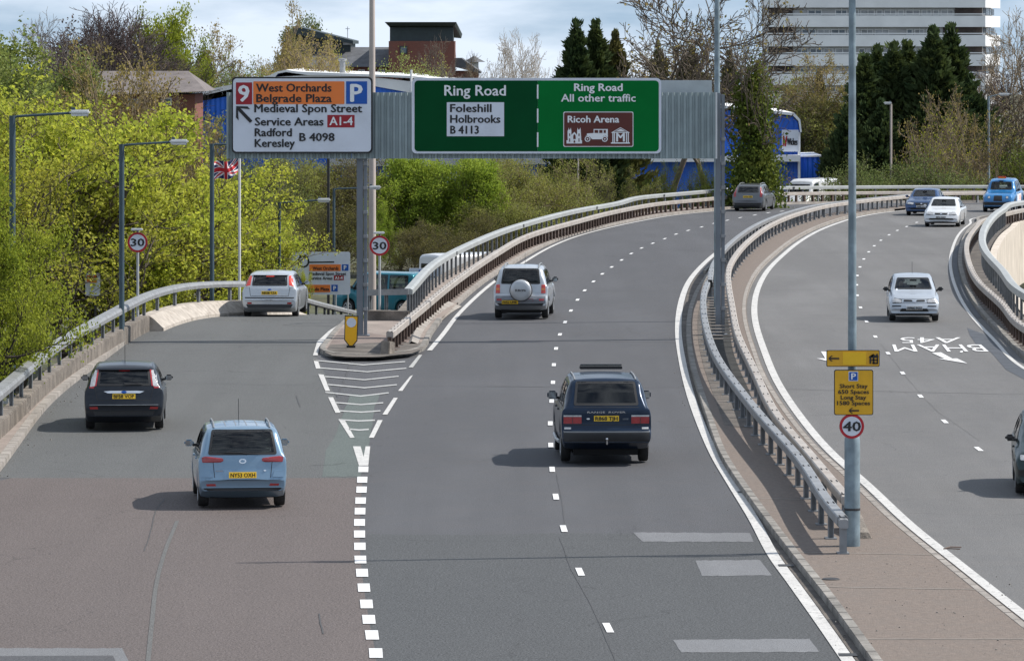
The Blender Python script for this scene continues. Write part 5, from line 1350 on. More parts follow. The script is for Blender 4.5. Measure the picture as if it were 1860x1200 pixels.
# ---- pale blue small hatchback
SH = dict(ws=(1.13, 1.45), L=3.92, W=1.68, H=1.54, wb=2.49, ro=.62, tr=.295, roofw=.80, tailw=.93,
    top=[(0, .55), (.02, .62), (.04, .70), (.07, 1.00), (.20, 1.28), (.33, 1.45), (.5, 1.515), (1.1, 1.54), (1.8, 1.53), (2.35, 1.43), (2.95, 1.10), (3.25, 1.0), (3.7, .85), (3.86, .68), (3.9, .5)],
    belt=[(0, .97), (.4, .99), (1.5, .95), (2.9, .92), (3.3, .88), (3.92, .66)])
hd = R(6.0)
c = Car('pale blue small hatchback nearest the camera on the left, plate NY53 OXH', SH, place(441, 924, hd, 3.92, 'rear'), hd, PT['bluesilver'], 'hatchback_car')
c.window('rear', [(-.655, 1.015), (.655, 1.015), (.575, 1.475), (-.575, 1.475)], M['glass_c'], 'rear_window', .045)
c.sidewin([(.50, .62, 1.30, 1.30), (1.38, 1.38, 2.62, 2.1)], M['glass_m'])
pair(c, 'tail_light', 'rear', [(.36, .905), (.42, .88), (.76, .875), (.775, .97), (.70, .99), (.37, .955)], M['red'], off=.016, rad=.02, bulge=.01)
pair(c, 'tail_light_clear', 'rear', [(.48, .93), (.55, .925), (.55, .955), (.48, .958)], M['clearl'], off=.024)
c.strip('tailgate_gap', 'rear', [(-.56, .905), (-.53, .60), (-.46, .53), (.46, .53), (.53, .60), (.56, .905)], .012, M['black'])
c.decal('plate_recess', 'rear', [(-.33, .56), (.33, .56), (.36, .735), (-.36, .735)], PT['bluesilver'], off=.006)
c.plate('rear', 'NY53 OXH', .585, M['platey'], off=.016)
c.decal('bumper', 'rear', [(-.78, .40), (.78, .40), (.78, .545), (.52, .55), (.50, .515), (-.50, .515), (-.52, .55), (-.78, .545)], PT['bluesilver'], off=.028, rad=.015)
c.decal('bumper_lower', 'rear', [(-.70, .33), (.70, .33), (.74, .395), (-.74, .395)], M['black'], off=.01)
pair(c, 'bumper_corner', 'rear', [(.56, .60), (.80, .60), (.79, .73), (.60, .72)], PT['bluesilver'], off=.022, rad=.03)
c.badge('rear', 0, .90, .14, .09, M['chrome']); c.badge('rear', 0, .90, .09, .05, PT['bluesilver'], .018); c.badge('rear', .42, .72, .05, .03)
c.word('rear', 'mazda2', -.44, .71, .14, .022, M['chrome'])
pair(c, 'reflector', 'rear', [(.50, .435), (.68, .435), (.69, .475), (.52, .478)], M['red'], off=.036)
c.decal('wiper', 'rear', [(.0, 1.045), (.02, 1.04), (.30, 1.02), (.31, 1.035), (.02, 1.058)], M['black'], off=.03)
c.decal('wiper_arm', 'rear', [(-.35, 1.058), (.12, 1.045), (.12, 1.058), (-.35, 1.07)], M['black'], off=.028)
c.doorlines([1.34, 2.5]); c.handles([1.15, 2.2], PT['bluesilver']); c.mirrors(2.5, 1.05, PT['bluesilver']); c.antenna(1.7, 0, .42, .1); c.roofrail(.5, 1.9, .53, M['postg'], .05)
for x in (-.3, -.1, .1, .3): c.strip('roof_rib', 'top', [(x, .6-1.96), (x, 1.9-1.96)], .018, M['postg'], .003)
c.wheels(spokes=5); c.interior(); c.finish()

# ---- silver hatchback on the crest
hd = R(-3.0)
c = Car('silver hatchback braking over the crest of the slip road', HATCH, place(489, 574, hd, 4.25, 'rear', True), hd, PT['silver'], 'hatchback_car')
c.window('rear', [(-.58, 1.05), (.58, 1.05), (.55, 1.385), (-.55, 1.385)], M['glass_d'], 'rear_window', .05)
c.sidewin([(.62, .75, 1.42, 1.42), (1.5, 1.5, 2.78, 2.2)], M['glass_d'])
pair(c, 'tail_light', 'rear', [(.63, 1.06), (.79, 1.03), (.70, 1.37), (.60, 1.36)], M['red_b'], off=.014, rad=.02)
pair(c, 'tail_light_foot', 'rear', [(.66, 1.0), (.80, .99), (.79, 1.05), (.62, 1.06)], M['clearl'], off=.013)
c.decal('brake_light', 'rear', [(-.13, 1.335), (.13, 1.335), (.13, 1.365), (-.13, 1.365)], M['red_b'], off=.03)
c.decal('spoiler', 'rear', [(-.60, 1.385), (.60, 1.385), (.56, 1.43), (-.56, 1.43)], PT['silver'], off=.06, rad=.02)
c.plate('rear', 'NK08 TZA', .765, M['platey'], off=.014); c.badge('rear', 0, .93, .12, .05, M['blue_s'], .014)
c.strip('bumper_rub_strip', 'rear', [(-.80, .665), (.80, .665)], .035, M['black'], .01)
c.decal('bumper_lower', 'rear', [(-.70, .34), (.70, .34), (.76, .45), (-.76, .45)], M['black'], off=.008)
pair(c, 'reflector', 'rear', [(.58, .46), (.72, .46), (.72, .52), (.58, .52)], M['red'], off=.014)
c.strip('tailgate_gap', 'rear', [(-.66, 1.0), (-.62, .72), (.62, .72), (.66, 1.0)], .012, M['black'])
c.doorlines([1.46, 2.7]); c.handles([1.25, 2.4], PT['silver']); c.mirrors(2.72, 1.03, PT['silver']); c.wheels(); c.interior(); c.finish()

# ---- silver off roader with spare wheel
SUV = dict(ws=(1.22, 1.58), L=4.15, W=1.735, H=1.69, wb=2.49, ro=.72, tr=.345, roofw=.78, tailw=.94, gc=.28, smooth=9,
    top=[(0, .60), (.02, .70), (.10, .80), (.14, 1.10), (.22, 1.40), (.34, 1.60), (.48, 1.655), (1.2, 1.69), (2.0, 1.67), (2.5, 1.55), (3.0, 1.19), (3.2, 1.10), (3.85, .98), (4.08, .85), (4.13, .6)],
    belt=[(0, 1.06), (1.5, 1.04), (3.0, 1.02), (3.4, .98), (4.15, .82)])
hd = R(-4.3)
c = Car('silver off roader with a spare wheel on its tailgate beside the left edge line', SUV, place(945, 580, hd, 4.15, 'rear'), hd, PT['silver'], 'off_roader')
c.window('rear', [(-.63, 1.12), (.63, 1.12), (.57, 1.61), (-.57, 1.61)], M['glass_c'], 'rear_window', .05)
c.sidewin([(.42, .55, 1.32, 1.32), (1.4, 1.4, 2.66, 2.2)], M['glass_m'])
pair(c, 'tail_light', 'rear', [(.655, .83), (.80, .83), (.785, 1.10), (.665, 1.10)], M['red_b'], off=.018, rad=.02, bulge=.01)
pair(c, 'indicator', 'rear', [(.67, .93), (.785, .93), (.785, .99), (.67, .99)], M['orange_l'], off=.032)
M['lowgrey'] = mat('lower_body_grey', (.20, .215, .24), .5, .3, var=.06)
c.decal('bumper', 'rear', [(-.80, .52), (.80, .52), (.80, .75), (-.80, .75)], M['lowgrey'], off=.03, rad=.03)
c.decal('bumper_lower', 'rear', [(-.72, .42), (.72, .42), (.74, .51), (-.74, .51)], M['black'], off=.02)
c.plate('rear', 'FH52 UMK', .49, M['platey'], -.33, off=.05)
pair(c, 'reflector', 'rear', [(.60, .60), (.76, .60), (.76, .66), (.60, .66)], M['red'], off=.036)
c.decal('fog_light', 'rear', [(.24, .59), (.42, .59), (.42, .66), (.24, .66)], M['red'], off=.036)
sw = empty('spare_wheel', (.02, -4.15/2-.02, .93), 0, c.root)
mb = MB(); mb.lathe([(.001, -.115), (.20, -.112), (.30, -.10), (.335, -.06), (.345, 0), (.345, .1), (.30, .16), (.001, .16)], (0, 0, 0), 'Y', 36); mb.build('cover', PT['silver'], sw, smooth=50, world=False)
put_text('EUROPA', (-.17, -.122, -.035), (1, 0, 0), (0, 0, 1), .34, .07, M['ink'], sw, .06, world=False)
mb = MB(); mb.lathe([(.346, -.02), (.362, 0), (.362, .1), (.346, .12)], (0, 0, 0), 'Y', 36); mb.build('tyre', M['rubber'], sw, smooth=50, world=False)
c.doorlines([1.36, 2.6]); c.handles([1.15, 2.3], PT['silver'])
for f in ('left', 'right'): c.strip('side_cladding', f, [(.9-2.075, .62), (1.6, .62)], .16, M['lowgrey'], .012)
c.mirrors(2.6, 1.16, M['black'], h=.16); c.roofrail(.45, 2.1, .55, M['postg'], .055); c.antenna(2.2, 0, .4, -.1)
c.wheels(spokes=5); c.interior(); c.finish()

# ---- dark blue luxury off roader with the sunroof up
RR = dict(ws=(1.28, 1.70), L=4.71, W=1.87, H=1.80, wb=2.745, ro=1.0, tr=.37, roofw=.79, tailw=.96, gc=.32, smooth=6, rcurve=.035, rcorner=.1,
    top=[(0, .55), (.02, .72), (.10, .78), (.11, 1.17), (.16, 1.22), (.50, 1.70), (.60, 1.765), (1.4, 1.80), (2.3, 1.79), (2.75, 1.68), (3.2, 1.24), (3.4, 1.18), (4.3, 1.08), (4.55, 1.0), (4.68, .7)],
    belt=[(0, 1.16), (1.5, 1.14), (3.2, 1.12), (3.6, 1.10), (4.7, .95)])
hd = R(2.0)
c = Car('dark blue off roader with its sunroof tilted open in the middle lane', RR, place(1102, 845, hd, 4.71, 'rear'), hd, PT['navy'], 'off_roader')
c.window('rear', [(-.68, 1.235), (.68, 1.235), (.62, 1.72), (-.62, 1.72)], M['glass_d'], 'rear_window', .05)
c.sidewin([(.62, .80, 1.25, 1.25), (1.32, 1.32, 2.05, 2.05), (2.12, 2.12, 3.0, 2.62)], M['glass_d'])
pair(c, 'tail_light', 'rear', [(.52, .865), (.895, .865), (.895, 1.005), (.52, 1.005)], M['red'], off=.02, rad=.012)
pair(c, 'tail_light_clear', 'rear', [(.52, 1.008), (.895, 1.008), (.895, 1.04), (.52, 1.04)], M['clearl'], off=.018)
pair(c, 'light_divider', 'rear', [(.705, .87), (.715, .87), (.715, 1.0), (.705, 1.0)], M['black'], off=.024)
c.plate('rear', 'R868 TJH', .915, M['platey'], off=.02)
c.word('rear', 'RANGE  ROVER', 0, 1.085, .80, .034, M['chrome'], .02)
c.badge('rear', -.38, .965, .07, .035); c.word('rear', '2.5 DSE', .40, .945, .12, .03, M['postg'])
c.decal('bumper', 'rear', [(-.90, .50), (.90, .50), (.90, .69), (-.90, .69)], M['lowgrey' if False else 'black'], off=.06, rad=.04)
c.decal('bumper_top', 'rear', [(-.90, .69), (.90, .69), (.90, .715), (-.90, .715)], PT['grey'], off=.06)
c.strip('tailgate_gap', 'rear', [(-.90, .84), (.90, .84)], .012, M['black']); c.strip('tailgate_gap', 'rear', [(-.68, 1.2), (.68, 1.2)], .01, M['black'])
pair(c, 'reversing_light', 'rear', [(.74, .75), (.88, .75), (.88, .79), (.74, .79)], M['clearl'], off=.012)
mb = MB(); mb.tube([(0, -2.3, .46), (0, -2.46, .46), (0, -2.47, .53)], .018, 8); mb.lathe([(.001, .03), (.022, .022), (.03, 0), (.022, -.022), (.001, -.03)], (0, -2.47, .56), 'Z', 14); mb.build('tow_ball', M['chrome'], c.root, world=False)
mb = MB(); mb.box((.03, 3.0-RR['L']/2+0, 1.89-.03), (.90, .45, .03), rx=-.22); mb.build('sunroof_panel', M['glass_d'], c.root, world=False, bevel=.012)
mb = MB(); mb.box((.03, 2.75-RR['L']/2, 1.845), (.91, .03, .06)); mb.build('sunroof_edge', M['black'], c.root, world=False, bevel=.01)
c.roofrail(.62, 2.5, .64, M['galv'], .02)
c.doorlines([1.3, 2.1, 3.05]); c.handles([1.8, 2.8], M['black']); c.mirrors(3.0, 1.25, PT['navy'], w=.22, h=.18)
for sx in (-1, 1):
    mb = MB(); mb.tube([(sx*.93, -1.05, .40), (sx*.95, 0, .36), (sx*.95, .9, .40)], .04, 8); mb.build('side_step', M['alloy'], c.root, world=False, smooth=50)
c.wheels(spokes=5); c.interior(); c.finish()

# ---- grey estate far away
EST = dict(ws=(1.08, 1.42), L=4.75, W=1.78, H=1.52, wb=2.75, ro=1.05, tr=.31, roofw=.76, tailw=.9,
    top=[(0, .58), (.03, .72), (.07, .85), (.10, 1.0), (.3, 1.25), (.52, 1.44), (.7, 1.49), (1.6, 1.52), (2.3, 1.5), (2.8, 1.40), (3.4, 1.05), (3.7, .97), (4.4, .82), (4.65, .68), (4.72, .5)],
    belt=[(0, .96), (1.5, .95), (3.4, .92), (3.8, .88), (4.75, .66)])
hd = R(-12)
c = Car('grey estate car farthest off on the left carriageway by the outer rail', EST, place(1358, 383.5, hd, 4.75, 'rear'), hd, PT['grey'], 'estate_car')
c.window('rear', [(-.6, 1.04), (.6, 1.04), (.55, 1.38), (-.55, 1.38)], M['glass_d'], 'rear_window', .05)
c.sidewin([(.6, .8, 1.3, 1.3), (1.38, 1.38, 2.1, 2.1), (2.18, 2.18, 3.1, 2.6)], M['glass_d'])
pair(c, 'tail_light', 'rear', [(.66, .82), (.80, .80), (.80, 1.0), (.74, 1.36), (.64, 1.36), (.68, 1.05)], M['red'], off=.014)
c.plate('rear', 'VX06 KFE', .76, M['platey'], off=.014)
c.decal('bumper', 'rear', [(-.78, .48), (.78, .48), (.80, .62), (-.80, .62)], M['lowgrey'], off=.02); c.decal('bumper_lower', 'rear', [(-.72, .36), (.72, .36), (.76, .47), (-.76, .47)], M['black'], off=.01)
c.roofrail(.7, 2.6, .58, M['alloy'], .05); c.mirrors(3.05, 1.02, PT['grey']); c.handles([1.9, 2.9], PT['grey']); c.doorlines([1.34, 2.14, 3.1]); c.wheels(); c.interior(); c.finish()

# ---- cars coming towards the camera
def front_common(c, bonnet_y=None):
    pass
MIC = dict(L=3.72, W=1.585, H=1.43, wb=2.36, ro=.62, tr=.275, roofw=.76, tailw=.92, nosew=.86, fcurve=.14, fcorner=.22,
    top=[(0, .52), (.03, .7), (.10, .95), (.30, 1.25), (.45, 1.38), (.7, 1.415), (1.2, 1.43), (1.7, 1.41), (2.05, 1.33), (2.62, .98), (2.78, .93), (3.3, .83), (3.52, .74), (3.62, .60), (3.67, .50), (3.69, .42)],
    belt=[(0, .88), (1.5, .87), (2.6, .85), (2.9, .80), (3.72, .58)])
def frontcar(label, spec, px, py, deg, paint, nm, lights, grille, bump_y, ptxt, platez, ws, panes, mirror, glass, extra=None, plw=.52):
    hd = R(180+deg); c = Car(label, spec, place(px, py, hd, spec['L'], 'front'), hd, paint, nm)
    c.window('front', ws, glass, 'windscreen', .035)
    c.sidewin(panes, glass)
    r0 = c.top(.3); c.window('rear', [(-.5, c.belt(.2)+.08), (.5, c.belt(.2)+.08), (.44, spec['H']-.14), (-.44, spec['H']-.14)], glass, 'rear_window', .04)
    pair(c, 'headlight', 'front', lights, M['clearl'], off=.012, rad=.03, bulge=.015)
    for k in (1, -1): c.frame('front', [(k*a, b) for a, b in lights], -.012, M['black'], .006, 'headlight_gap')
    W2 = spec['W']/2*.86; c.strip('bumper_gap', 'front', [(-W2, .585), (-.36, .60), (.36, .60), (W2, .585)], .010, M['black'], .005)
    for g in grille: c.decal('grille', 'front', g, M['black'], off=.012, rad=.02)
    c.plate('front', ptxt, platez, M['platew'], off=.03, w=plw)
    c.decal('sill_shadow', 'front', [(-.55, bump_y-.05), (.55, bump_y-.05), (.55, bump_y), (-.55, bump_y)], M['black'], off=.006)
    y = mirror[0]; c.mirrors(y, mirror[1], mirror[2]); c.wheels(); c.interior()
    z = ws[0][1]; c.decal('wiper', 'front', [(.02, z+.012), (.5, z+.03), (.5, z+.045), (.02, z+.03)], M['black'], off=.02); c.decal('wiper', 'front', [(-.52, z+.012), (-.04, z+.03), (-.04, z+.045), (-.52, z+.03)], M['black'], off=.02)
    if extra: extra(c)
    c.finish(); return c
def ex(c):
    c.strip('bumper_rub_strip', 'front', [(-.70, .50), (-.42, .505)], .035, M['black'], .012); c.strip('bumper_rub_strip', 'front', [(.42, .505), (.70, .50)], .035, M['black'], .012)
    c.strip('bonnet_gap', 'front', [(-.60, .80), (-.52, .72), (.52, .72), (.60, .80)], .008, M['black']); c.badge('front', 0, .66, .09, .07)
    c.doorlines([1.4, 2.45]); c.handles([1.2, 2.1], PT['silver2'], -.12); c.antenna(1.5, 0, .38, -.15)
    c.decal('tax_disc', 'front', [(.50, .95), (.55, .95), (.55, 1.0), (.50, 1.0)], M['white_s'], off=.012)
mic = frontcar('silver small hatchback driving towards the camera on the right carriageway, plate W905 PGU', MIC, 1661, 585, -3.0, PT['silver2'], 'hatchback_car',
    [(.42, .60), (.68, .61), (.70, .70), (.62, .74), (.40, .69)], [[(-.34, .645), (-.05, .645), (-.08, .695), (-.33, .70)], [(.05, .645), (.34, .645), (.33, .70), (.08, .695)], [(-.46, .325), (.46, .325), (.40, .43), (-.40, .43)]],
    .28, 'W905 PGU', .385, [(-.60, .985), (.60, .985), (.50, 1.33), (-.50, 1.33)], [(.55, .68, 1.36, 1.36), (1.44, 1.44, 2.42, 1.95)], (2.38, .98, M['black']), M['glass_c'], ex)
SAL = dict(L=4.6, W=1.75, H=1.42, wb=2.67, ro=.98, tr=.305, roofw=.74, tailw=.9, nosew=.84, fcurve=.16,
    top=[(0, .6), (.05, .85), (.1, .95), (.6, 1.0), (.85, 1.05), (1.3, 1.32), (1.6, 1.40), (2.2, 1.42), (2.7, 1.36), (3.25, 1.0), (3.45, .93), (4.2, .80), (4.43, .70), (4.52, .58), (4.57, .44)],
    belt=[(0, .88), (1.5, .9), (3.2, .88), (3.5, .83), (4.6, .60)])
def ex2(p):
    def f(c): c.doorlines([1.9, 2.9]); c.handles([1.7, 2.6], p, -.12); c.badge('front', 0, .655, .10, .06); c.strip('bonnet_gap', 'front', [(-.66, .80), (-.5, .73), (.5, .73), (.66, .80)], .008, M['black'])
    return f
frontcar('white saloon coming towards the camera, in front of the dark blue saloon', SAL, 1709, 412, -10.5, PT['white'], 'saloon_car',
    [(.42, .60), (.74, .62), (.76, .69), (.66, .73), (.40, .69)], [[(-.28, .62), (.28, .62), (.33, .70), (-.33, .70)], [(-.62, .36), (.62, .36), (.55, .44), (-.55, .44)]], .30, 'BF03 RRO', .43,
    [(-.62, 1.0), (.62, 1.0), (.52, 1.33), (-.52, 1.33)], [(1.02, 1.35, 1.86, 1.86), (1.94, 1.94, 2.98, 2.5)], (2.9, 1.0, PT['white']), M['glass_c'], ex2(PT['white']))
frontcar('dark blue saloon just behind the white saloon on the right carriageway', dict(SAL, W=1.80, H=1.44), 1673, 391.5, -12, PT['deepblue'], 'saloon_car',
    [(.44, .60), (.76, .62), (.78, .69), (.70, .73), (.42, .70)], [[(-.28, .56), (.28, .56), (.38, .70), (-.38, .70)], [(-.62, .34), (.62, .34), (.55, .42), (-.55, .42)]], .28, 'KX55 LDA', .44,
    [(-.62, 1.0), (.62, 1.0), (.52, 1.34), (-.52, 1.34)], [(1.02, 1.35, 1.86, 1.86), (1.94, 1.94, 2.98, 2.5)], (2.9, 1.0, PT['deepblue']), M['glass_c'], ex2(PT['deepblue']))
CAB = dict(L=4.58, W=1.80, H=1.82, wb=2.89, ro=.85, tr=.34, roofw=.74, tailw=.88, nosew=.66, fcurve=.05, fcorner=.9, gc=.24, smooth=16,
    top=[(0, .6), (.05, .9), (.15, 1.15), (.35, 1.55), (.6, 1.74), (1.2, 1.82), (2.3, 1.80), (2.65, 1.70), (3.0, 1.18), (3.15, 1.12), (4.1, 1.02), (4.35, .92), (4.48, .7), (4.52, .5)],
    belt=[(0, 1.08), (1.5, 1.08), (3.0, 1.05), (3.4, 1.0), (4.58, .80)])
def ex3(c):
    for sx in (-1, 1):
        mb = MB(); mb.lathe([(.001, .03), (.07, .02), (.085, -.02), (.085, -.1)], (sx*.60, 4.58/2-.42, .83), 'Y', 18); mb.build('round_headlight', M['clearl'], c.root, world=False, smooth=50)
    c.decal('bumper', 'front', [(-.80, .40), (.80, .40), (.82, .56), (-.82, .56)], M['black'], off=.10, rad=.03)
    mb = MB(); mb.box((0, 4.58/2-1.95, 1.87), (.46, .16, .13)); o = mb.build('taxi_sign', M['redring'], c.root, world=False, bevel=.03)
    mb = MB(); mb.box((0, 4.58/2-1.86, 1.86), (.36, .02, .08)); mb.build('taxi_sign_face', M['orange_l'], c.root, world=False, bevel=.005)
    for f in ('right', 'left'): c.decal('door_advert', f, [(1.2-2.29, .55), (3.0-2.29, .55), (3.0-2.29, .98), (1.2-2.29, .98)], M['white_s'], off=.006); c.decal('advert_patch', f, [(1.6-2.29, .62), (2.0-2.29, .62), (2.0-2.29, .9), (1.6-2.29, .9)], M['orange_s'], off=.010)
    c.doorlines([2.0, 2.95]); c.handles([1.8, 2.7], M['black'], -.1)
frontcar('bright blue taxi cab at the far right with an amber roof sign', CAB, 1812, 385, -13, PT['taxi'], 'taxi', [(.44, .76), (.56, .76), (.56, .88), (.44, .88)], [[(-.24, .62), (.24, .62), (.22, .92), (-.22, .92)], [(-.24, .42), (.24, .42), (.24, .5), (-.24, .5)]], .30, 'BM02 XDS', .44,
    [(-.60, 1.20), (.60, 1.20), (.55, 1.64), (-.55, 1.64)], [(.7, .8, 1.3, 1.3), (1.4, 1.4, 2.0, 2.0), (2.1, 2.1, 2.85, 2.55)], (2.85, 1.2, M['black']), M['glass_c'], ex3)
hd = R(180-5); c0 = P(1857, 904, .02)
c = Car('dark green hatchback cut by the right edge of the picture, coming nearer', dict(HATCH, W=1.72), Vector((c0.x+.92, 93.0, .02)), hd, PT['green'], 'hatchback_car')
c.window('front', [(-.62, 1.04), (.62, 1.04), (.54, 1.37), (-.54, 1.37)], M['glass_m'], 'windscreen', .04); c.sidewin([(.62, .75, 1.42, 1.42), (1.5, 1.5, 2.78, 2.2)], M['glass_c'])
c.window('rear', [(-.58, 1.05), (.58, 1.05), (.52, 1.36), (-.52, 1.36)], M['glass_m'], 'rear_window', .05)
pair(c, 'headlight', 'front', [(.42, .68), (.76, .70), (.76, .80), (.44, .78)], M['clearl'], off=.012, rad=.03, bulge=.015)
c.decal('grille', 'front', [(-.36, .66), (.36, .66), (.34, .74), (-.34, .74)], M['black'], off=.012)
c.decal('bumper', 'front', [(-.80, .40), (.80, .40), (.80, .52), (-.80, .52)], M['black'], off=.02)
c.doorlines([1.46, 2.7]); c.handles([1.25, 2.4], M['black']); c.mirrors(2.72, 1.03, M['black'])
for f in ('left', 'right'): c.strip('side_rub_strip', f, [(.8-2.1, .62), (1.3, .62)], .05, M['black'], .012)
c.wheels(rim=M['alloy'], spokes=7); c.interior(); c.finish()

# ---- vans on the lower streets
VAN = dict(ws=(1.2, 1.70), L=4.1, W=1.75, H=1.82, wb=2.7, ro=.55, tr=.3, roofw=.84, tailw=.97, smooth=5, rcorner=.06, rcurve=.02,
    top=[(0, .55), (.02, .7), (.04, 1.7), (.12, 1.79), (.4, 1.82), (2.4, 1.82), (2.75, 1.7), (3.2, 1.15), (3.35, 1.05), (3.9, .9), (4.05, .6)], belt=[(0, 1.08), (3.2, 1.0), (4.1, .8)])
p = Q(693, 540, 203); p.z = -2.85
mb = MB()
c = Car('teal people carrier seen through the gantry posts behind the nose railing', VAN, p, R(62), PT['teal'], 'van', 'van')
c.window('rear', [(-.66, 1.12), (.66, 1.12), (.62, 1.62), (-.62, 1.62)], M['glass_d'], 'rear_window', .05)
c.sidewin([(.25, .3, 1.2, 1.2), (1.3, 1.3, 2.2, 2.2), (2.3, 2.3, 3.0, 2.7)], M['glass_m'], ztop=.06)
pair(c, 'tail_light', 'rear', [(.70, .95), (.82, .95), (.80, 1.35), (.72, 1.35)], M['red_b'], off=.014)
c.decal('bumper', 'rear', [(-.8, .4), (.8, .4), (.8, .6), (-.8, .6)], M['black'], off=.03); c.mirrors(3.0, 1.15, M['black']); c.wheels(); c.interior(); c.finish()
BV = dict(L=5.4, W=1.95, H=2.45, wb=3.4, ro=.95, tr=.34, roofw=.88, tailw=.97, smooth=6, rcorner=.06, rcurve=.02, nosew=.8,
    top=[(0, .55), (.02, .7), (.04, 2.3), (.12, 2.41), (.5, 2.45), (3.6, 2.45), (4.0, 2.3), (4.6, 1.45), (4.8, 1.3), (5.2, 1.05), (5.35, .6)], belt=[(0, 1.35), (4.5, 1.25), (5.4, .9)])
def bigvan(label, pos, hd, sidew=True):
    c = Car(label, BV, pos, hd, PT['pale'], 'van', 'van')
    c.window('front', [(-.76, 1.42), (.76, 1.42), (.68, 2.12), (-.68, 2.12)], M['glass_m'], 'windscreen', .05)
    c.sidewin([(3.3, 3.3, 4.35, 3.95)], M['glass_m'])
    c.window('rear', [(-.72, 1.4), (-.05, 1.4), (-.05, 2.0), (-.7, 2.0)], M['glass_d'], 'rear_window', .04); c.window('rear', [(.05, 1.4), (.72, 1.4), (.7, 2.0), (.05, 2.0)], M['glass_d'], 'rear_window', .04)
    pair(c, 'tail_light', 'rear', [(.82, .9), (.93, .9), (.93, 1.4), (.82, 1.4)], M['red'], off=.014)
    pair(c, 'headlight', 'front', [(.5, .85), (.82, .88), (.8, 1.05), (.5, 1.0)], M['clearl'], off=.012)
    c.decal('bumper', 'rear', [(-.9, .4), (.9, .4), (.9, .6), (-.9, .6)], M['black'], off=.03); c.mirrors(4.3, 1.5, M['black'], h=.25); c.doorlines([3.2, 4.3]); c.wheels(rim=M['steelg']); c.interior(1); c.finish()
bigvan('white van half hidden behind the outer parapet rail, above the crash barrier', Vector((Q(868, 0, 212).x, 213, -3.1)), R(-55))
bigvan('white van parked before the blue warehouse at the far bend', Vector((Q(1472, 0, 302).x, 302, -2.3)), R(150))
bigvan('white van beyond the leaves at the far left edge', Vector((-14.6, 118, -3.5)), R(20))
# ---- people at the wheel
def person(label, car, top_c, skin_c, hair_c, x=.37, scale=.95, hands=True):
    sp = car.sp; zb = sp['belt'][1][1]; yf = sp['ro']+sp['wb']*.52; yd = yf+.78
    M1 = mat('top_cloth', top_c, .9, var=.1); M2 = mat('skin', skin_c, .6, var=.05); M3 = mat('hair', hair_c, .8, var=.2)
    base = Vector((x, yf-sp['L']/2+.10, zb-.42)); w = car.root.matrix_world
    car_loc = car.root.location; hdg = car.root.rotation_euler.z; rot = Matrix.Rotation(hdg, 3, 'Z')
    t = thing('person', label, 'person', car_loc+rot@base, hdg)
    def skin(name, nodes, edges, m, sub=2):
        me = bpy.data.meshes.new(name); me.from_pydata([n[:3] for n in nodes], edges, []); o = bpy.data.objects.new(name, me); COL.objects.link(o)
        sk = o.modifiers.new('s', 'SKIN'); me.skin_vertices[0].data[0].use_root = True
        for i, nn in enumerate(nodes): me.skin_vertices[0].data[i].radius = (nn[3], nn[4] if len(nn) > 4 else nn[3])
        sb = o.modifiers.new('b', 'SUBSURF'); sb.levels = sub; sb.render_levels = sub
        dgr = bpy.context.evaluated_depsgraph_get(); dgr.update(); m2 = bpy.data.meshes.new_from_object(o.evaluated_get(dgr))
        bpy.data.objects.remove(o); m2.materials.clear(); m2.materials.append(m); m2.polygons.foreach_set('use_smooth', [True]*len(m2.polygons))
        oo = bpy.data.objects.new(name, m2); COL.objects.link(oo); oo.parent = t; return oo
    rch = yd-yf-.26-.16
    nodes = [(0, 0, 0, .16, .12), (0, -.03, .22, .15, .11), (0, -.05, .42, .17, .10), (0, -.04, .52, .07, .07), (.2, -.04, .44, .065), (.24, .12, .22, .05), (.14, rch-.05, .27, .035), (-.2, -.04, .44, .065), (-.24, .12, .22, .05), (-.14, rch-.05, .27, .035), (.1, .3, -.02, .085), (-.1, .3, -.02, .085)]
    skin('clothing', nodes, [(0, 1), (1, 2), (2, 3), (2, 4), (4, 5), (5, 6), (2, 7), (7, 8), (8, 9), (0, 10), (0, 11)], M1)
    skin('body', [(0, -.03, .55, .052), (0, -.01, .63, .06, .07), (0, .01, .70, .075, .095), (0, 0, .79, .06, .08)], [(0, 1), (1, 2), (2, 3)], M2)
    mb = MB(); mb.lathe([(.0, .115), (.055, .10), (.088, .05), (.095, .0), (.085, -.05)], (0, -.025, .755), 'Z', 16); mb.build('hair', M3, t, smooth=True, world=False)
    mb = MB(); mb.box((0, .105, .70), (.025, .04, .045)); mb.build('nose', M2, t, world=False, bevel=.01)
    for sx in (-1, 1):
        mb = MB(); mb.lathe([(0, .012), (.011, .004), (.011, -.01)], (sx*.032, .088, .725), 'Y', 8); mb.build('eye', M['ink'], t, world=False)
        e = empty('hand', (sx*.14, rch, .28), 0, t)
        skin2 = [(0, -.05, -.01, .028, .02), (0, -.0, .0, .036, .018)]
        hb = skin('palm', skin2, [(0, 1)], M2, 1); hb.parent = e
        for k in range(4):
            f = skin('finger', [(sx*(-.024+.016*k), .0, .01, .008), (sx*(-.024+.016*k), .035, .012, .008), (sx*(-.024+.016*k), .045, -.012-.003*k, .007)], [(0, 1), (1, 2)], M2, 1); f.parent = e
        f = skin('thumb', [(-sx*.03, -.02, 0, .009), (-sx*.045, .01, .015, .008)], [(0, 1)], M2, 1); f.parent = e
    return t
person('driver in a dark top behind the windscreen of the silver small hatchback', mic, (.03, .03, .035), (.50, .32, .24), (.03, .02, .015))
person('driver in a grey top inside the pale blue small hatchback', CARS[1], (.10, .10, .11), (.45, .30, .22), (.04, .03, .02))
person('driver with dark hair inside the silver off roader', CARS[3], (.05, .07, .10), (.45, .30, .22), (.02, .015, .01))
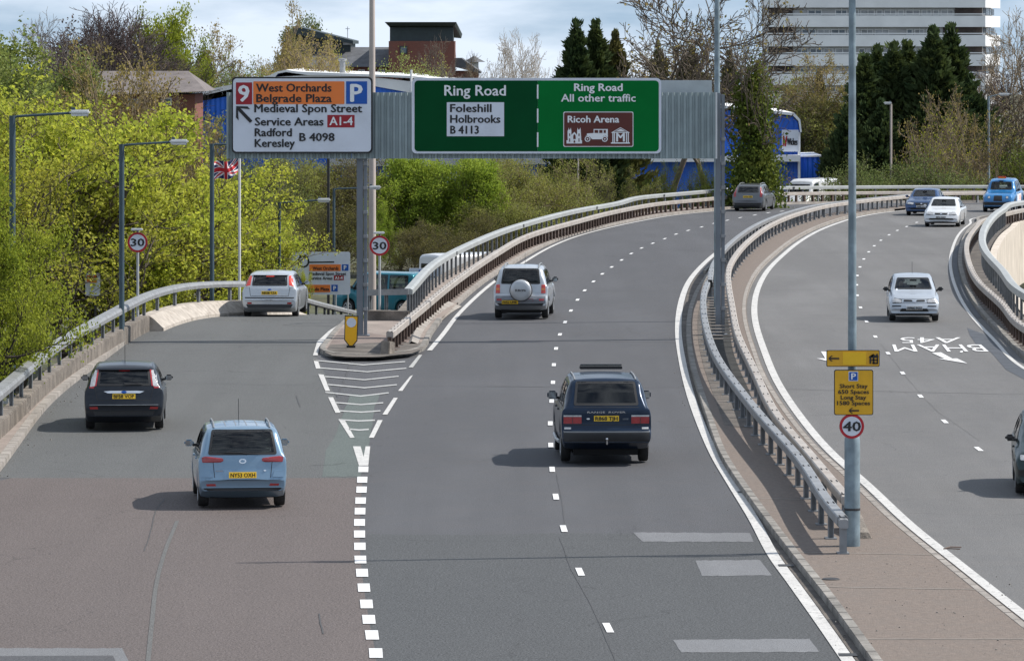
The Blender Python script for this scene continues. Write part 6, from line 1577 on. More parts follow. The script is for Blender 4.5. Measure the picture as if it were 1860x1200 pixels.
person('driver in a pale top at the wheel of the white saloon', CARS[7], (.35, .34, .33), (.50, .34, .26), (.05, .03, .02))
person('driver in a blue top at the wheel of the bright blue taxi cab', CARS[9], (.05, .10, .22), (.45, .30, .22), (.03, .02, .02))
# ------------------------------------------------------------------ buildings
M['bluecl'] = mat('blue_cladding', (.012, .065, .36), .5, var=.12, vs=.3, bmp=.0, dirt=(.03, .09, .34), dirtamt=.5, dirts=.6)
M['whitecl'] = mat('white_cladding', (.82, .83, .84), .5, var=.05, vs=.5)
M['greycl'] = mat('pale_grey_cladding', (.42, .43, .46), .5, var=.08, vs=.3)
M['slate'] = mat('slate_roof', (.085, .09, .10), .8, var=.2, vs=1.5, bmp=.3, bs=6)
M['tile'] = mat('brown_grey_tiles', (.15, .13, .125), .85, var=.2, vs=1.2, bmp=.4, bs=5)
M['teal_dk'] = mat('dark_cladding', (.035, .05, .055), .6, var=.1)
M['glassb'] = mat('window_glass', (.12, .15, .18), .25, var=.3, vs=.5, spec=.8)
M['curtain'] = mat('curtained_window', (.36, .37, .38), .4, var=.25, vs=.6)
M['winframe'] = mat('white_window_frame', (.66, .66, .65), .5, var=.05)
M['lightwall'] = mat('painted_wall', (.50, .50, .50), .8, var=.1, vs=.4, dirt=(.4, .38, .36), dirtamt=.4, dirts=.5)
M['loggia'] = mat('brown_recess', (.07, .055, .05), .9, var=.2)
M['brick'] = None
def brickmat():
    m, nt, b = newmat('red_brick'); t = nt.nodes.new('ShaderNodeTexBrick'); g = nt.nodes.new('ShaderNodeNewGeometry')
    mp = nt.nodes.new('ShaderNodeMapping'); mp.inputs['Rotation'].default_value = (R(90), 0, 0); mp.inputs['Scale'].default_value = (4, 4, 4)
    nt.links.new(g.outputs['Position'], mp.inputs[0]); nt.links.new(mp.outputs[0], t.inputs['Vector'])
    t.inputs['Color1'].default_value = (.24, .075, .05, 1); t.inputs['Color2'].default_value = (.17, .06, .045, 1); t.inputs['Mortar'].default_value = (.2, .15, .13, 1); t.inputs['Scale'].default_value = 1
    col = mixc(nt, noise(nt, .6, 4, b=.5), t.outputs[0], (.2, .07, .05)); nt.links.new(col, b.inputs['Base Color']); b.inputs['Roughness'].default_value = .9; return m
M['brick'] = brickmat()
def ribbed(nt_name, base):
    m, nt, b = newmat(nt_name)
    w = nt.nodes.new('ShaderNodeTexWave'); w.bands_direction = 'X'; w.inputs['Scale'].default_value = .9; w.inputs['Distortion'].default_value = 0
    g = nt.nodes.new('ShaderNodeNewGeometry'); nt.links.new(g.outputs['Position'], w.inputs['Vector'])
    nt.links.new(mixc(nt, noise(nt, .35, 4), tuple(x*.8 for x in base), tuple(x*1.2 for x in base)), b.inputs['Base Color'])
    bump(nt, b, w.outputs[0], .8, .08); b.inputs['Roughness'].default_value = .45; return m
M['bluerib'] = ribbed('blue_ribbed_cladding', (.02, .14, .66))
# ---- blue warehouse
D = 330.0
wh = thing('warehouse', 'long blue and white clad retail warehouse behind the trees and gantry', 'warehouse', (Q(900, 0, D).x, D, -3.6))
def qx(px): return (px-CX)*D/F
def qz(py): return CH-(py-HY)*D/F
def slab(name, pts, m, y0, y1, parent):      # polygon in picture coordinates at D, from y0 to y1 in depth
    mb = MB(); mb.prism([Vector((qx(a), y0, qz(b))) for a, b in pts], (0, 0, 0), (0, y1-y0, 0)); return mb.build(name, m, parent)
slab('wall', [(255, 420), (255, 205), (430, 172), (560, 150), (690, 158), (760, 172), (1000, 186), (1316, 200), (1440, 212), (1449, 222), (1452, 240), (1452, 420)], M['bluerib'], D, D+26, wh)
slab('roof_edge', [(250, 200), (430, 160), (500, 140), (505, 134), (520, 131), (541, 134), (560, 137), (700, 140), (760, 143), (1000, 176), (1316, 197), (1440, 210), (1450, 220), (1453, 240), (1456, 240), (1453, 217), (1442, 205), (1316, 192), (1000, 168), (747, 138), (560, 131), (541, 130), (520, 127), (505, 130), (490, 137), (420, 154), (250, 190)][::-1], M['whitecl'], D-.35, D+26.2, wh)
slab('roof_panel', [(682, 141), (1000, 176), (1000, 192), (748, 169), (682, 157)], M['whitecl'], D-.2, D-.02, wh)
slab('roof_panel', [(500, 140), (560, 137), (682, 141), (682, 156), (500, 153)], M['whitecl'], D-.2, D-.02, wh)
slab('canopy', [(600, 288), (1060, 288), (1060, 297), (600, 302)], M['greycl'], D-1.2, D-.02, wh)
slab('canopy', [(1000, 287), (1452, 281), (1452, 293), (1000, 294)], M['whitecl'], D-1.0, D-.03, wh)
slab('corner_trim', [(1449, 240), (1453.5, 240), (1453.5, 420), (1449, 420)], M['whitecl'], D-.2, D+.3, wh)
slab('entrance_wing', [(1456, 420), (1456, 285), (1491, 284), (1491, 420)], M['bluerib'], D+1, D+9, wh)
slab('wing_trim', [(1454, 286), (1454, 283), (1493, 282), (1493, 285)], M['whitecl'], D+.7, D+9.2, wh)
slab('poster', [(1484, 300), (1490, 300), (1490, 311), (1484, 311)], M['taxi' if 'taxi' in M else 'blue_s'], D+.8, D+.98, wh)
B = Board(thing('shop_sign', 'white shop sign with red and dark lettering on the blue warehouse', 'shop sign', Q(1436, 255, D)), D-.25)
B.rect(1420, 236, 1450.5, 275.5, M['white_s'], 'panel', .02, .1, 0)
B.poly([(1422, 247), (1424.5, 247), (1426, 256), (1428, 247), (1430, 247), (1427.5, 266), (1425, 266), (1424, 260), (1423, 266), (1421.5, 266)], M['red_s'], 'logo', 16)
B.text('Wickes', 1429, 1448.5, 263.5, 12, M['ink'], .03, 16)
for px, h in ((1040, 1), (1240, 1)):
    pass
mb = MB(); q = Q(747, 140, D-.5); mb.tube([(q.x, q.y, q.z-1), (q.x, q.y, q.z+.5)], .08, 8); tag(mb.build('vent_pipe', M['whitecl']), 'thin white vent pipe at the roof edge beside the green sign', 'vent pipe')
mb = MB(); q = Q(622, 138, D+3); mb.lathe([(.2, -1.0), (.2, 1.05), (.32, 1.1), (.32, 1.2), (.0, 1.25)], (q.x, q.y, q.z), n=16); tag(mb.build('flue', M['galv'], smooth=30), 'silver metal flue with a cap above the white gantry sign', 'chimney flue')
# ---- brick block with dark top storey and slate roofs
D = 420.0
bb = thing('brick_building', 'red brick building with dark clad tower and slate roofs on the skyline', 'building', (qx(700) if False else (700-CX)*D/F, D, -3))
slab('wall', [(706, 420), (706, 75), (826, 75), (826, 420)], M['brick'], D, D+7, bb)
slab('top_storey', [(708, 75), (708, 50), (823, 50), (823, 75)], M['teal_dk'], D+.2, D+6.8, bb)
mb = MB(); z1, z2 = qz(40.5), qz(47)
mb.add([(qx(699), D-1.0, z1), (qx(829), D-1.0, z1), (qx(838), D+8, qz(62)), (qx(704), D+8, qz(50)), (qx(707), D-.6, z2), (qx(826), D-.6, z2), (qx(836), D+8, qz(70)), (qx(708), D+8, qz(58))], [(0, 1, 2, 3), (4, 5, 6, 7), (0, 1, 5, 4), (1, 2, 6, 5), (2, 3, 7, 6), (3, 0, 4, 7)]); mb.build('roof', M['teal_dk'], bb)
def win(x0, y0, x1, y1, m, parent, y, fr=None, name='window', fw=.09):
    mb = MB(); a, b, c, d = qx(x0), qx(x1), qz(y1), qz(y0)
    f = MB(); 
    for (p0, p1, q0, q1) in ((a, b, d-fw, d), (a, b, c, c+fw), (a, a+fw, c+fw, d-fw), (b-fw, b, c+fw, d-fw)): f.box(((p0+p1)/2, y-.04, (q0+q1)/2), (p1-p0, .10, q1-q0))
    o = f.build(name, fr or M['winframe'], parent); g = MB(); g.box(((a+b)/2, y-.01, (c+d)/2), (b-a-2*fw, .04, d-c-2*fw)); g.build('pane', m, o); return o
win(726, 84, 740, 98, M['glassb'], bb, D, M['teal_dk'])
slab('side_wing', [(826, 420), (826, 130), (868, 130), (868, 420)], M['brick'], D+1, D+12, bb)
slab('side_roof', [(826, 106), (838, 106), (873, 131), (873, 134), (826, 122)], M['slate'], D+.4, D+12.5, bb)
slab('long_wing', [(560, 420), (560, 120), (705.5, 120), (705.5, 420)], M['brick'], D+3, D+14, bb)
mb = MB(); mb.add([(qx(552), D+2.4, qz(122)), (qx(705), D+2.4, qz(122)), (qx(705), D+8.5, qz(86)), (qx(572), D+8.5, qz(86)), (qx(705), D+14.6, qz(122)), (qx(552), D+14.6, qz(122))], [(0, 1, 2, 3), (3, 2, 4, 5), (0, 3, 5), (0, 5, 4, 1), (1, 4, 2)]); mb.build('long_roof', M['slate'], bb)
for a in (590, 648, 684): win(a, 127, a+13, 139, M['glassb'], bb, D+3, M['winframe'])
for a in (842, 853): slab('timber_strip', [(a, 135), (a+2, 135), (a+2, 160), (a, 160)], M['loggia'], D+.9, D+1, bb)
pts = [(527, 48), (531, 47), (637, 74), (637, 80), (527, 62)]; slab('pitched_roof', pts, M['teal_dk'], D+6, D+22, bb); slab('roof_wall', [(531, 62), (632, 79), (632, 95), (531, 120)], M['teal_dk'], D+7, D+20, bb)
win(618, 76, 634, 82, M['whitecl'], bb, D+6.9, M['winframe'], fw=.05)
mb = MB(); mb.tube([(qx(625), D+9, qz(78)), (qx(625), D+9, qz(48))], .035, 6); mb.tube([(qx(621), D+9, qz(52)), (qx(629), D+9, qz(52))], .03, 6); mb.build('aerial', M['steelg'], bb)
tu = thing('roof_turret', 'small grey pointed turret just right of the brick building', 'turret', (qx(861), 470, -3)); D = 470.0
mb = MB(); mb.box((qx(861), D, (qz(112)-3)/2), (.9, .9, qz(112)+3)); mb.build('tower', M['lightwall'], tu)
mb = MB(); mb.lathe([(1.15, qz(113)), (.4, qz(106)), (.05, qz(102)), (.03, qz(97))], (qx(861), D, 0), n=4); mb.build('roof', M['slate'], tu)
# ---- hipped roof house on the left
D = 300.0
ho = thing('brick_house', 'brick house with a wide grey brown hipped roof behind the yellow trees', 'house', ((270-CX)*D/F, D, -3.6))
slab('wall', [(172, 420), (172, 172), (352, 172), (352, 420)], M['brick'], D+1, D+9, ho)
mb = MB(); mb.add([(qx(160), D, qz(174)), (qx(374), D, qz(166)), (qx(332), D+5, qz(130)), (qx(165), D+5, qz(130)), (qx(374), D+10, qz(166)), (qx(160), D+10, qz(174))], [(0, 1, 2, 3), (3, 2, 4, 5), (1, 4, 2), (0, 3, 5), (0, 5, 4, 1)]); mb.build('roof', M['tile'], ho)
win(230, 180, 250, 196, M['glassb'], ho, D+1); win(290, 178, 310, 192, M['glassb'], ho, D+1)
# ---- tower block of flats
D = 640.0
tb_ = thing('apartment_tower', 'tall white tower block with stacked balcony bands on the right skyline', 'apartment building', (qx(1590), D, -3))
x0, x1 = qx(1396), qx(1786)
fl0 = 155; pitch = 35.2
mb = MB(); mb.box(((x0+x1)/2, D+8.45, 25), (x1-x0, 16, 60)); mb.build('core_wall', M['lightwall'], tb_)
mb = MB(); mb.add([(x1, D+1.2, -5), (qx(1826), D+17.2, -5), (x0+3, D+17.2, -5), (x1, D+1.2, 55), (qx(1826), D+17.2, 55), (x0+3, D+17.2, 55)], [(0, 1, 4, 3), (1, 2, 5, 4), (2, 0, 3, 5), (3, 4, 5), (0, 2, 1)]); mb.build('side_wall', M['lightwall'], tb_)
random.seed(12)
memo = {}
def bay(kind):
    if kind in memo: return memo[kind]
    return None
for k in range(-7, 6):
    yb = fl0-pitch*k+0   # bottom of the band in the picture
    zb, zt = qz(yb), qz(yb-20.5)
    mb = MB(); mb.prism([Vector((qx(1388), D-.7, 0)), Vector((qx(1789), D-.7, 0)), Vector((qx(1837), D+14.5, 0)), Vector((qx(1837), D+15.5, 0)), Vector((qx(1789)-.3, D+.3, 0)), Vector((qx(1388), D+.3, 0))], (0, 0, zb), (0, 0, zt)); mb.build('balcony_band', M['whitecl'], tb_)
    mb = MB(); mb.box(((qx(1388)+qx(1789))/2, D-.6, zt+.22), (qx(1789)-qx(1388), .12, .14)); mb.build('handrail', M['whitecl'], tb_)
    z0, z1 = zt+.02, qz(yb-pitch)
    zc = (z0+z1)/2; H = z1-z0
    for (a, b, m) in ((1396, 1440, M['loggia']), (1735, 1784, M['loggia'])):
        mb = MB(); mb.box(((qx(a)+qx(b))/2, D+.3, zc), (qx(b)-qx(a), .3, H-.02)); mb.build('recess', m, tb_)
    x = 1442
    while x < 1732:
        w_ = random.choice([13, 20, 24, 28]); w_ = min(w_, 1734-x); kind = random.random()
        if w_ < 6: break
        zz = zc
        if kind < .84:
            o = win(x, yb-pitch+3.5, x+w_-1.5, yb-19.5-.5, M['curtain'] if random.random() < .62 else M['glassb'], tb_, D+.42, fw=.14)
            if w_ > 18:
                mb = MB(); mb.box((qx(x+w_*.5), D+.34, zc), (.12, .1, H*.8)); mb.build('mullion', M['winframe'], o)
        elif kind < .92:
            mb = MB(); mb.box((qx(x+w_/2)-.2, D+.4, zc), (.45, .12, H)); mb.build('dark_divider', M['loggia'], tb_)
        x += w_+1
    for j in range(5):
        a = j/5+.06; xa = qx(1789)+(qx(1826)-qx(1789))*a; ya = D+1.2+16*a
        mb = MB(); mb.box((xa+.1, ya, zc), (.5, 1.9, H*.8), rz=-math.atan2(qx(1826)-qx(1789), 16)); mb.build('side_window', M['glassb'], tb_)
D = 520.0; gt = thing('roof_turret', 'small white gabled turret below the right end of the tower block', 'turret', (qx(1777), D, -3))
mb = MB(); mb.box((qx(1777), D, (qz(140)-3)/2), (1.3, 1.3, qz(140)+3)); mb.build('tower', M['whitecl'], gt); mb = MB(); mb.lathe([(1.2, qz(141)), (.02, qz(130))], (qx(1777), D, 0), n=4); mb.build('roof', M['slate'], gt)
# low yard wall and fence behind the left railing
fe = thing('yard_fence', 'white metal yard fence low behind the left railing', 'fence', (-13.6, 108, -3.5))
for k in range(14):
    mb = MB(); mb.box((-14.9+k*.22, 112, -.2+1.0-1.0), (.05, .05, 1.1)); mb.build('paling', M['lamph'], fe)
for z in (-.5, .25): mb = MB(); mb.box((-13.4, 112.05, z), (3.2, .04, .06)); mb.build('rail', M['lamph'], fe)
for k in (0, 1): mb = MB(); mb.box((-14.9+k*2.9, 112.1, -2.0), (.08, .08, 3.2)); mb.build('post', M['lamph'], fe)
# ------------------------------------------------------------------ trees and bushes
BARK = {k: mat('bark_'+k, c, .95, var=.3, vs=2) for k, c in dict(dark=(.060, .048, .042), brown=(.10, .08, .06), tan=(.23, .18, .12), pale=(.28, .25, .21), purple=(.085, .062, .058)).items()}
LEAF = dict(
    yellow=leafmat('leaf_yellow_green', (.48, .54, .09), (.29, .35, .06), .5, (.44, .40, .10)),
    yellow2=leafmat('leaf_olive_yellow', (.42, .45, .06), (.20, .23, .04), .38, (.34, .28, .08)),
    green=leafmat('leaf_fresh_green', (.27, .37, .06), (.14, .20, .03), .4, (.34, .40, .08)),
    near=leafmat('leaf_mid_green', (.30, .36, .05), (.13, .17, .03), .4, (.36, .38, .07)),
    olive=leafmat('leaf_olive', (.31, .34, .11), (.15, .17, .05), .35, (.32, .30, .11)), purple=leafmat('leaf_purple_bud', (.12, .085, .08), (.06, .045, .045), .2, (.15, .10, .07)),
    grey=leafmat('leaf_grey_olive', (.19, .24, .09), (.085, .12, .045), .3, (.22, .23, .11)),
    brown=leafmat('leaf_brown_scrub', (.19, .16, .08), (.09, .09, .035), .25, (.19, .20, .06)),
    tan=leafmat('leaf_tan_bud', (.36, .27, .13), (.20, .15, .06), .3, (.26, .26, .08)),
    conifer=leafmat('conifer_needles', (.065, .10, .045), (.028, .048, .024), .2, (.10, .12, .045)),
    conifer2=leafmat('conifer_needles_lighter', (.13, .14, .055), (.055, .07, .03), .15, (.17, .14, .06)),
    ivy=leafmat('ivy_leaf', (.12, .17, .035), (.045, .07, .02), .25, (.18, .19, .05)),
    willow=leafmat('leaf_pale_green', (.24, .30, .10), (.14, .18, .05), .35, (.28, .3, .12)))
def leafmesh(name, C_, size, m, rng, up=.3, aspect=1.0):
    n = len(C_); a = rng.normal(size=(n, 3)); a[:, 2] *= 1-up*.5; a /= np.linalg.norm(a, axis=1)[:, None]
    b = rng.normal(size=(n, 3)); b -= (a*b).sum(1)[:, None]*a; b /= np.linalg.norm(b, axis=1)[:, None]
    s = size*(.6+.8*rng.random(n))[:, None]; V = np.empty((n, 4, 3))
    V[:, 0] = C_-a*s*.5; V[:, 1] = C_+b*s*.32*aspect; V[:, 2] = C_+a*s*.5; V[:, 3] = C_-b*s*.32*aspect
    me = bpy.data.meshes.new(name); me.vertices.add(4*n); me.vertices.foreach_set('co', V.ravel().astype('f'))
    me.loops.add(4*n); me.loops.foreach_set('vertex_index', np.arange(4*n, dtype='i'))
    me.polygons.add(n); me.polygons.foreach_set('loop_start', np.arange(0, 4*n, 4, dtype='i')); me.polygons.foreach_set('loop_total', np.full(n, 4, dtype='i'))
    me.update(calc_edges=True); me.materials.append(m); return me
def tubemesh(name, brs, m):
    V = []; Fc = []; off = 0
    for pts, rad, ns in brs:
        n = len(pts); pts = np.array(pts); t = np.gradient(pts, axis=0); t /= np.linalg.norm(t, axis=1)[:, None]+1e-9
        ref = np.array([.3, .9, .1]) if abs(t[0][2]) > .7 else np.array([0, 0, 1.]); a = np.cross(t, ref); a /= np.linalg.norm(a, axis=1)[:, None]+1e-9; b = np.cross(t, a)
        th = np.arange(ns)*2*math.pi/ns; r = np.array(rad)[:, None, None]
        ring = pts[:, None, :]+r*(np.cos(th)[None, :, None]*a[:, None, :]+np.sin(th)[None, :, None]*b[:, None, :]); V.append(ring.reshape(-1, 3))
        i = np.arange(n-1)[:, None]*ns; k = np.arange(ns)[None, :]; k2 = (k+1) % ns
        Fc.append((np.stack([i+k, i+k2, i+ns+k2, i+ns+k], -1).reshape(-1, 4)+off)); off += n*ns
    V = np.concatenate(V); Fc = np.concatenate(Fc); me = bpy.data.meshes.new(name); n = len(Fc)
    me.vertices.add(len(V)); me.vertices.foreach_set('co', V.ravel().astype('f')); me.loops.add(4*n); me.loops.foreach_set('vertex_index', Fc.ravel().astype('i'))
    me.polygons.add(n); me.polygons.foreach_set('loop_start', np.arange(0, 4*n, 4, dtype='i')); me.polygons.foreach_set('loop_total', np.full(n, 4, dtype='i')); me.polygons.foreach_set('use_smooth', [True]*n)
    me.update(calc_edges=True); me.materials.append(m); return me
def grow(seed, H=10, trunk=.42, r0=.16, kids=(8, 6, 6, 4), ang=(50, 45, 42, 38), ratio=(.52, .55, .52, .5), wig=.18, trop=(.05, .12, .1, .05), lean=0, rmin=.008, first=.3, multi=1):
    rg = random.Random(seed); out = []; tips = []
    def br(p, d, L, r, lev):
        n = 6 if lev == 0 else (5 if lev < 3 else 3); pts = [p]; q = p.copy(); dd = d.copy(); dirs = [d.copy()]
        for i in range(n):
            dd = (dd+Vector((rg.gauss(0, wig), rg.gauss(0, wig), rg.gauss(0, wig)+trop[min(lev, 3)]))).normalized(); q = q+dd*(L/n); pts.append(q.copy()); dirs.append(dd.copy())
        r1 = r*(.45 if lev else .4); rad = [max(rmin, r+(r1-r)*i/n) for i in range(n+1)]; out.append((pts, rad, 7 if lev == 0 else (5 if lev == 1 else (4 if lev == 2 else 3))))
        if lev >= len(kids): tips.extend([pts[-1], pts[-2], pts[len(pts)//2]]); return
        kn = kids[lev]
        for k in range(kn):
            t = first+(1-first)*(k+rg.random()*.7)/kn if lev == 0 else .2+.8*(k+rg.random()*.8)/kn
            t = min(t, .999); i = int(t*n); f = t*n-i; pp = pts[i].lerp(pts[i+1], f); bd = dirs[i+1]
            az = rg.random()*2*math.pi if lev else k*2.4+rg.random()
            ax = bd.cross(Vector((math.cos(az), math.sin(az), .2))).normalized(); a = R(ang[min(lev, 3)])*(.65+.6*rg.random())
            nd = Matrix.Rotation(a, 3, ax) @ bd
            if lev > 0 and rg.random() < .5 and nd.z < -.1: nd.z *= -.5; nd.normalize()
            br(pp, nd, L*ratio[min(lev, 3)]*(1.15-.45*t*(lev > -1))*(.75+.5*rg.random()), rad[i]*.62, lev+1)
    for k in range(multi):
        a = k*2*math.pi/max(1, multi)+rg.random(); d = Vector((math.cos(a)*.28, math.sin(a)*.28, 1)) if multi > 1 else Vector((lean, 0, 1))
        br(Vector((0, 0, 0)), d.normalized(), H*(trunk if kids[0] else 1)/.6*.95, r0, 0)
    z = max(p[0][-1].z for p in out); s = H/z
    out = [([tuple(v*s) for v in pts], [max(rmin, q*s) for q in rad], ns) for pts, rad, ns in out]
    return out, np.array([tuple(t*s) for t in tips])
def leafpts(tips, n, sig, rng):
    c = tips[rng.integers(0, len(tips), n)]; return c+rng.normal(size=(n, 3))*sig
PROTO = {}
def proto(key, fn):
    if key not in PROTO: PROTO[key] = fn()
    return PROTO[key]
def p_leafy(seed, n, sig, size, dens_bias=0, **kw):
    rng = np.random.default_rng(seed); b, tips = grow(seed, **kw)
    # clumps: some tips carry far more leaves than others
    w = rng.random(len(tips))**2.6; w /= w.sum(); c = tips[rng.choice(len(tips), n, p=w)]+rng.normal(size=(n, 3))*sig
    return tubemesh('branches', b, BARK['brown']), leafmesh('leaves', c, size, LEAF['yellow'], rng)
def p_bare(seed, n=0, **kw):
    rng = np.random.default_rng(seed); b, tips = grow(seed, **kw); return tubemesh('branches', b, BARK['brown']), (leafmesh('leaves', leafpts(tips, n, .12, rng), .12, LEAF['tan'], rng) if n else None)
def p_conifer(seed, n, H=10, w=.26, size=.30, rag=1.0):
    rng = np.random.default_rng(seed); nb = 420; per = n//nb; C_ = []; A_ = []
    for k in range(nb):
        t = (rng.random())**.85; az = rng.random()*6.283; L = w*H*(1-t)**.72*(.55+.65*rng.random()*rag+.12*math.sin(3*az+9*t))
        if t < .12: L *= .6+t*3.3
        m = per; u = rng.random(m)**.6; up = .18+.25*rng.random()
        r = u*L; z = t*H*.93+.01*H+up*r*u-.10*L*u; sp = (.06+.20*L*.35*(1.15-u))[:, None]
        c = np.stack([r*math.cos(az), r*math.sin(az), z], -1)+rng.normal(size=(m, 3))*sp
        a = np.stack([np.full(m, math.cos(az)), np.full(m, math.sin(az)), .35+.7*u], -1)+rng.normal(size=(m, 3))*.35
        C_.append(c); A_.append(a)
    m = 260; C_.append(np.stack([rng.normal(size=m)*.10, rng.normal(size=m)*.10, H*(.80+.2*rng.random(m))], -1)); A_.append(np.tile([0, 0, 1.], (m, 1))+rng.normal(size=(m, 3))*.3)
    C_ = np.concatenate(C_); a = np.concatenate(A_); n = len(C_); a /= np.linalg.norm(a, axis=1)[:, None]
    b = np.cross(a, rng.normal(size=(n, 3))); b /= np.linalg.norm(b, axis=1)[:, None]; s = size*(.5+.9*rng.random(n))[:, None]
    V = np.empty((n, 4, 3)); V[:, 0] = C_-a*s*.5; V[:, 1] = C_+b*s*.22; V[:, 2] = C_+a*s*.6; V[:, 3] = C_-b*s*.22
    me = bpy.data.meshes.new('needles'); me.vertices.add(4*n); me.vertices.foreach_set('co', V.ravel().astype('f')); me.loops.add(4*n); me.loops.foreach_set('vertex_index', np.arange(4*n, dtype='i'))
    me.polygons.add(n); me.polygons.foreach_set('loop_start', np.arange(0, 4*n, 4, dtype='i')); me.polygons.foreach_set('loop_total', np.full(n, 4, dtype='i')); me.update(calc_edges=True); me.materials.append(LEAF['conifer'])
    tr = tubemesh('trunk', [([(0, 0, 0), (.05, 0, H*.5), (0, .02, H*.97)], [.02*H, .012*H, .01], 7)], BARK['dark']); return tr, me
def p_bush(seed, n, size=.13, H=10, flat=1.0, twig=(7, 6, 5, 3)):
    rng = np.random.default_rng(seed); b, tips = grow(seed, H=H, trunk=.5, r0=.09, kids=twig, ang=(45, 45, 45, 40), ratio=(.7, .6, .5, .5), multi=4, first=.12, trop=(.03, .08, .06, .04), rmin=.012)
    w = rng.random(len(tips))**1.3; w /= w.sum(); c = tips[rng.choice(len(tips), n, p=w)]+rng.normal(size=(n, 3))*.3
    return tubemesh('stems', b, BARK['brown']), leafmesh('leaves', c, size, LEAF['olive'], rng)
def p_ivy(seed, n, H=10, w=.15):
    rng = np.random.default_rng(seed); C_ = []
    for k in range(90):
        t = rng.random()**1.1; az = rng.random()*6.283; R0 = w*H*(1.1-.85*t)*(.5+.6*rng.random()); m = n//90; q = .5*(1.25-.7*t)
        C_.append(np.array([R0*math.cos(az), R0*math.sin(az), t*H*.98])+rng.normal(size=(m, 3))*np.array([q, q, q*1.5]))
    C_ = np.concatenate(C_); b = [([(0, 0, 0), (.1, 0, 3), (-.1, .1, 6), (.15, 0, 9.6)], [.35, .28, .2, .1], 8)]
    return tubemesh('branches', b, BARK['brown']), leafmesh('leaves', C_, .19, LEAF['ivy'], rng)
KIND = {
 'yellow0': lambda: p_leafy(11, 19000, .15, .135, H=10, trunk=.34, r0=.15, kids=(9, 7, 6, 4), ang=(58, 50, 45, 40), ratio=(.72, .58, .52, .5), first=.2),
 'yellow1': lambda: p_leafy(23, 19000, .15, .135, H=10, trunk=.32, r0=.15, kids=(10, 7, 5, 4), ang=(62, 48, 45, 40), ratio=(.75, .58, .55, .5), first=.15),
 'yellow2': lambda: p_leafy(37, 17000, .15, .135, H=10, trunk=.36, r0=.14, kids=(9, 6, 6, 4), ang=(52, 50, 45, 40), ratio=(.68, .6, .52, .5), first=.2),
 'near': lambda: p_leafy(51, 95000, .2, .095, H=10, trunk=.42, r0=.15, kids=(12, 7, 6, 5), ang=(60, 48, 45, 40), ratio=(.50, .58, .5, .45), first=.3),
 'green0': lambda: p_leafy(61, 30000, .26, .17, H=10, trunk=.36, r0=.15, kids=(9, 6, 6, 3), ang=(50, 45, 42, 40), ratio=(.6, .6, .55, .5), first=.15),
 'green1': lambda: p_leafy(67, 30000, .3, .17, H=10, trunk=.34, r0=.15, kids=(9, 7, 5, 3), ang=(48, 45, 42, 40), ratio=(.6, .6, .55, .5), first=.15),
 'bare0': lambda: p_bare(71, H=10, trunk=.4, r0=.16, kids=(9, 7, 6, 4), ang=(45, 42, 40, 36), ratio=(.6, .58, .55, .5), rmin=.011),
 'bare1': lambda: p_bare(83, H=10, trunk=.4, r0=.16, kids=(10, 7, 6, 4), ang=(55, 45, 40, 36), ratio=(.62, .58, .55, .5), rmin=.011, wig=.22),
 'bare2': lambda: p_bare(97, 260, H=10, trunk=.55, r0=.15, kids=(7, 6, 6, 3), ang=(50, 45, 42, 38), ratio=(.55, .55, .5, .5), rmin=.013, wig=.24, first=.45, trop=(.05, .18, .1, .05)),
 'bud0': lambda: p_bare(101, 5000, H=10, trunk=.42, r0=.13, kids=(9, 6, 6, 3), ang=(42, 40, 40, 36), ratio=(.55, .55, .55, .5), rmin=.012),
 'bud1': lambda: p_bare(107, 6500, H=10, trunk=.5, r0=.11, kids=(10, 6, 5, 3), ang=(35, 35, 36, 36), ratio=(.45, .5, .55, .5), rmin=.012, multi=2),
 'shrub0': lambda: p_bare(113, 3500, H=10, trunk=.6, r0=.07, kids=(6, 5, 4, 3), ang=(28, 30, 34, 36), ratio=(.5, .5, .5, .5), rmin=.013, multi=7, first=.2),
 'con0': lambda: p_conifer(121, 34000, w=.27), 'con1': lambda: p_conifer(131, 30000, w=.19, rag=1.3), 'con2': lambda: p_conifer(137, 36000, w=.36, rag=1.2),
 'bush0': lambda: p_bush(141, 26000), 'bush1': lambda: p_bush(151, 26000, .14), 'bush2': lambda: p_bush(157, 18000, .15, twig=(8, 6, 5, 3)),
 'ivy': lambda: p_ivy(161, 26000),
}
def tree(kind, px, top, d, label, cat='tree', leaf=None, bark=None, wf=1.0, rz=None, group=None, base=None, name='tree', z0=None):
    a, b = proto(kind, KIND[kind]); q = Q(px, top, d); zb = terrain_z(q.x, d)-.1 if z0 is None else z0; h = q.z-zb; s = h/10
    tree.n += 1; rz = (tree.n*2.399) % 6.28 if rz is None else rz
    r = thing(name, label, cat, (q.x, d, zb), rz, group)
    for me, nm, mt in ((a, 'branches' if kind[:3] not in ('con',) else 'trunk', bark), (b, 'foliage', leaf)):
        if me is None: continue
        o = bpy.data.objects.new(nm, me); COL.objects.link(o); o.parent = r; o.scale = (s*wf, s*wf, s)
        if mt is not None:
            o.material_slots[0].link = 'OBJECT'; o.material_slots[0].material = mt
    return r
tree.n = 0
Y = LEAF['yellow']; Y2 = LEAF['yellow2']
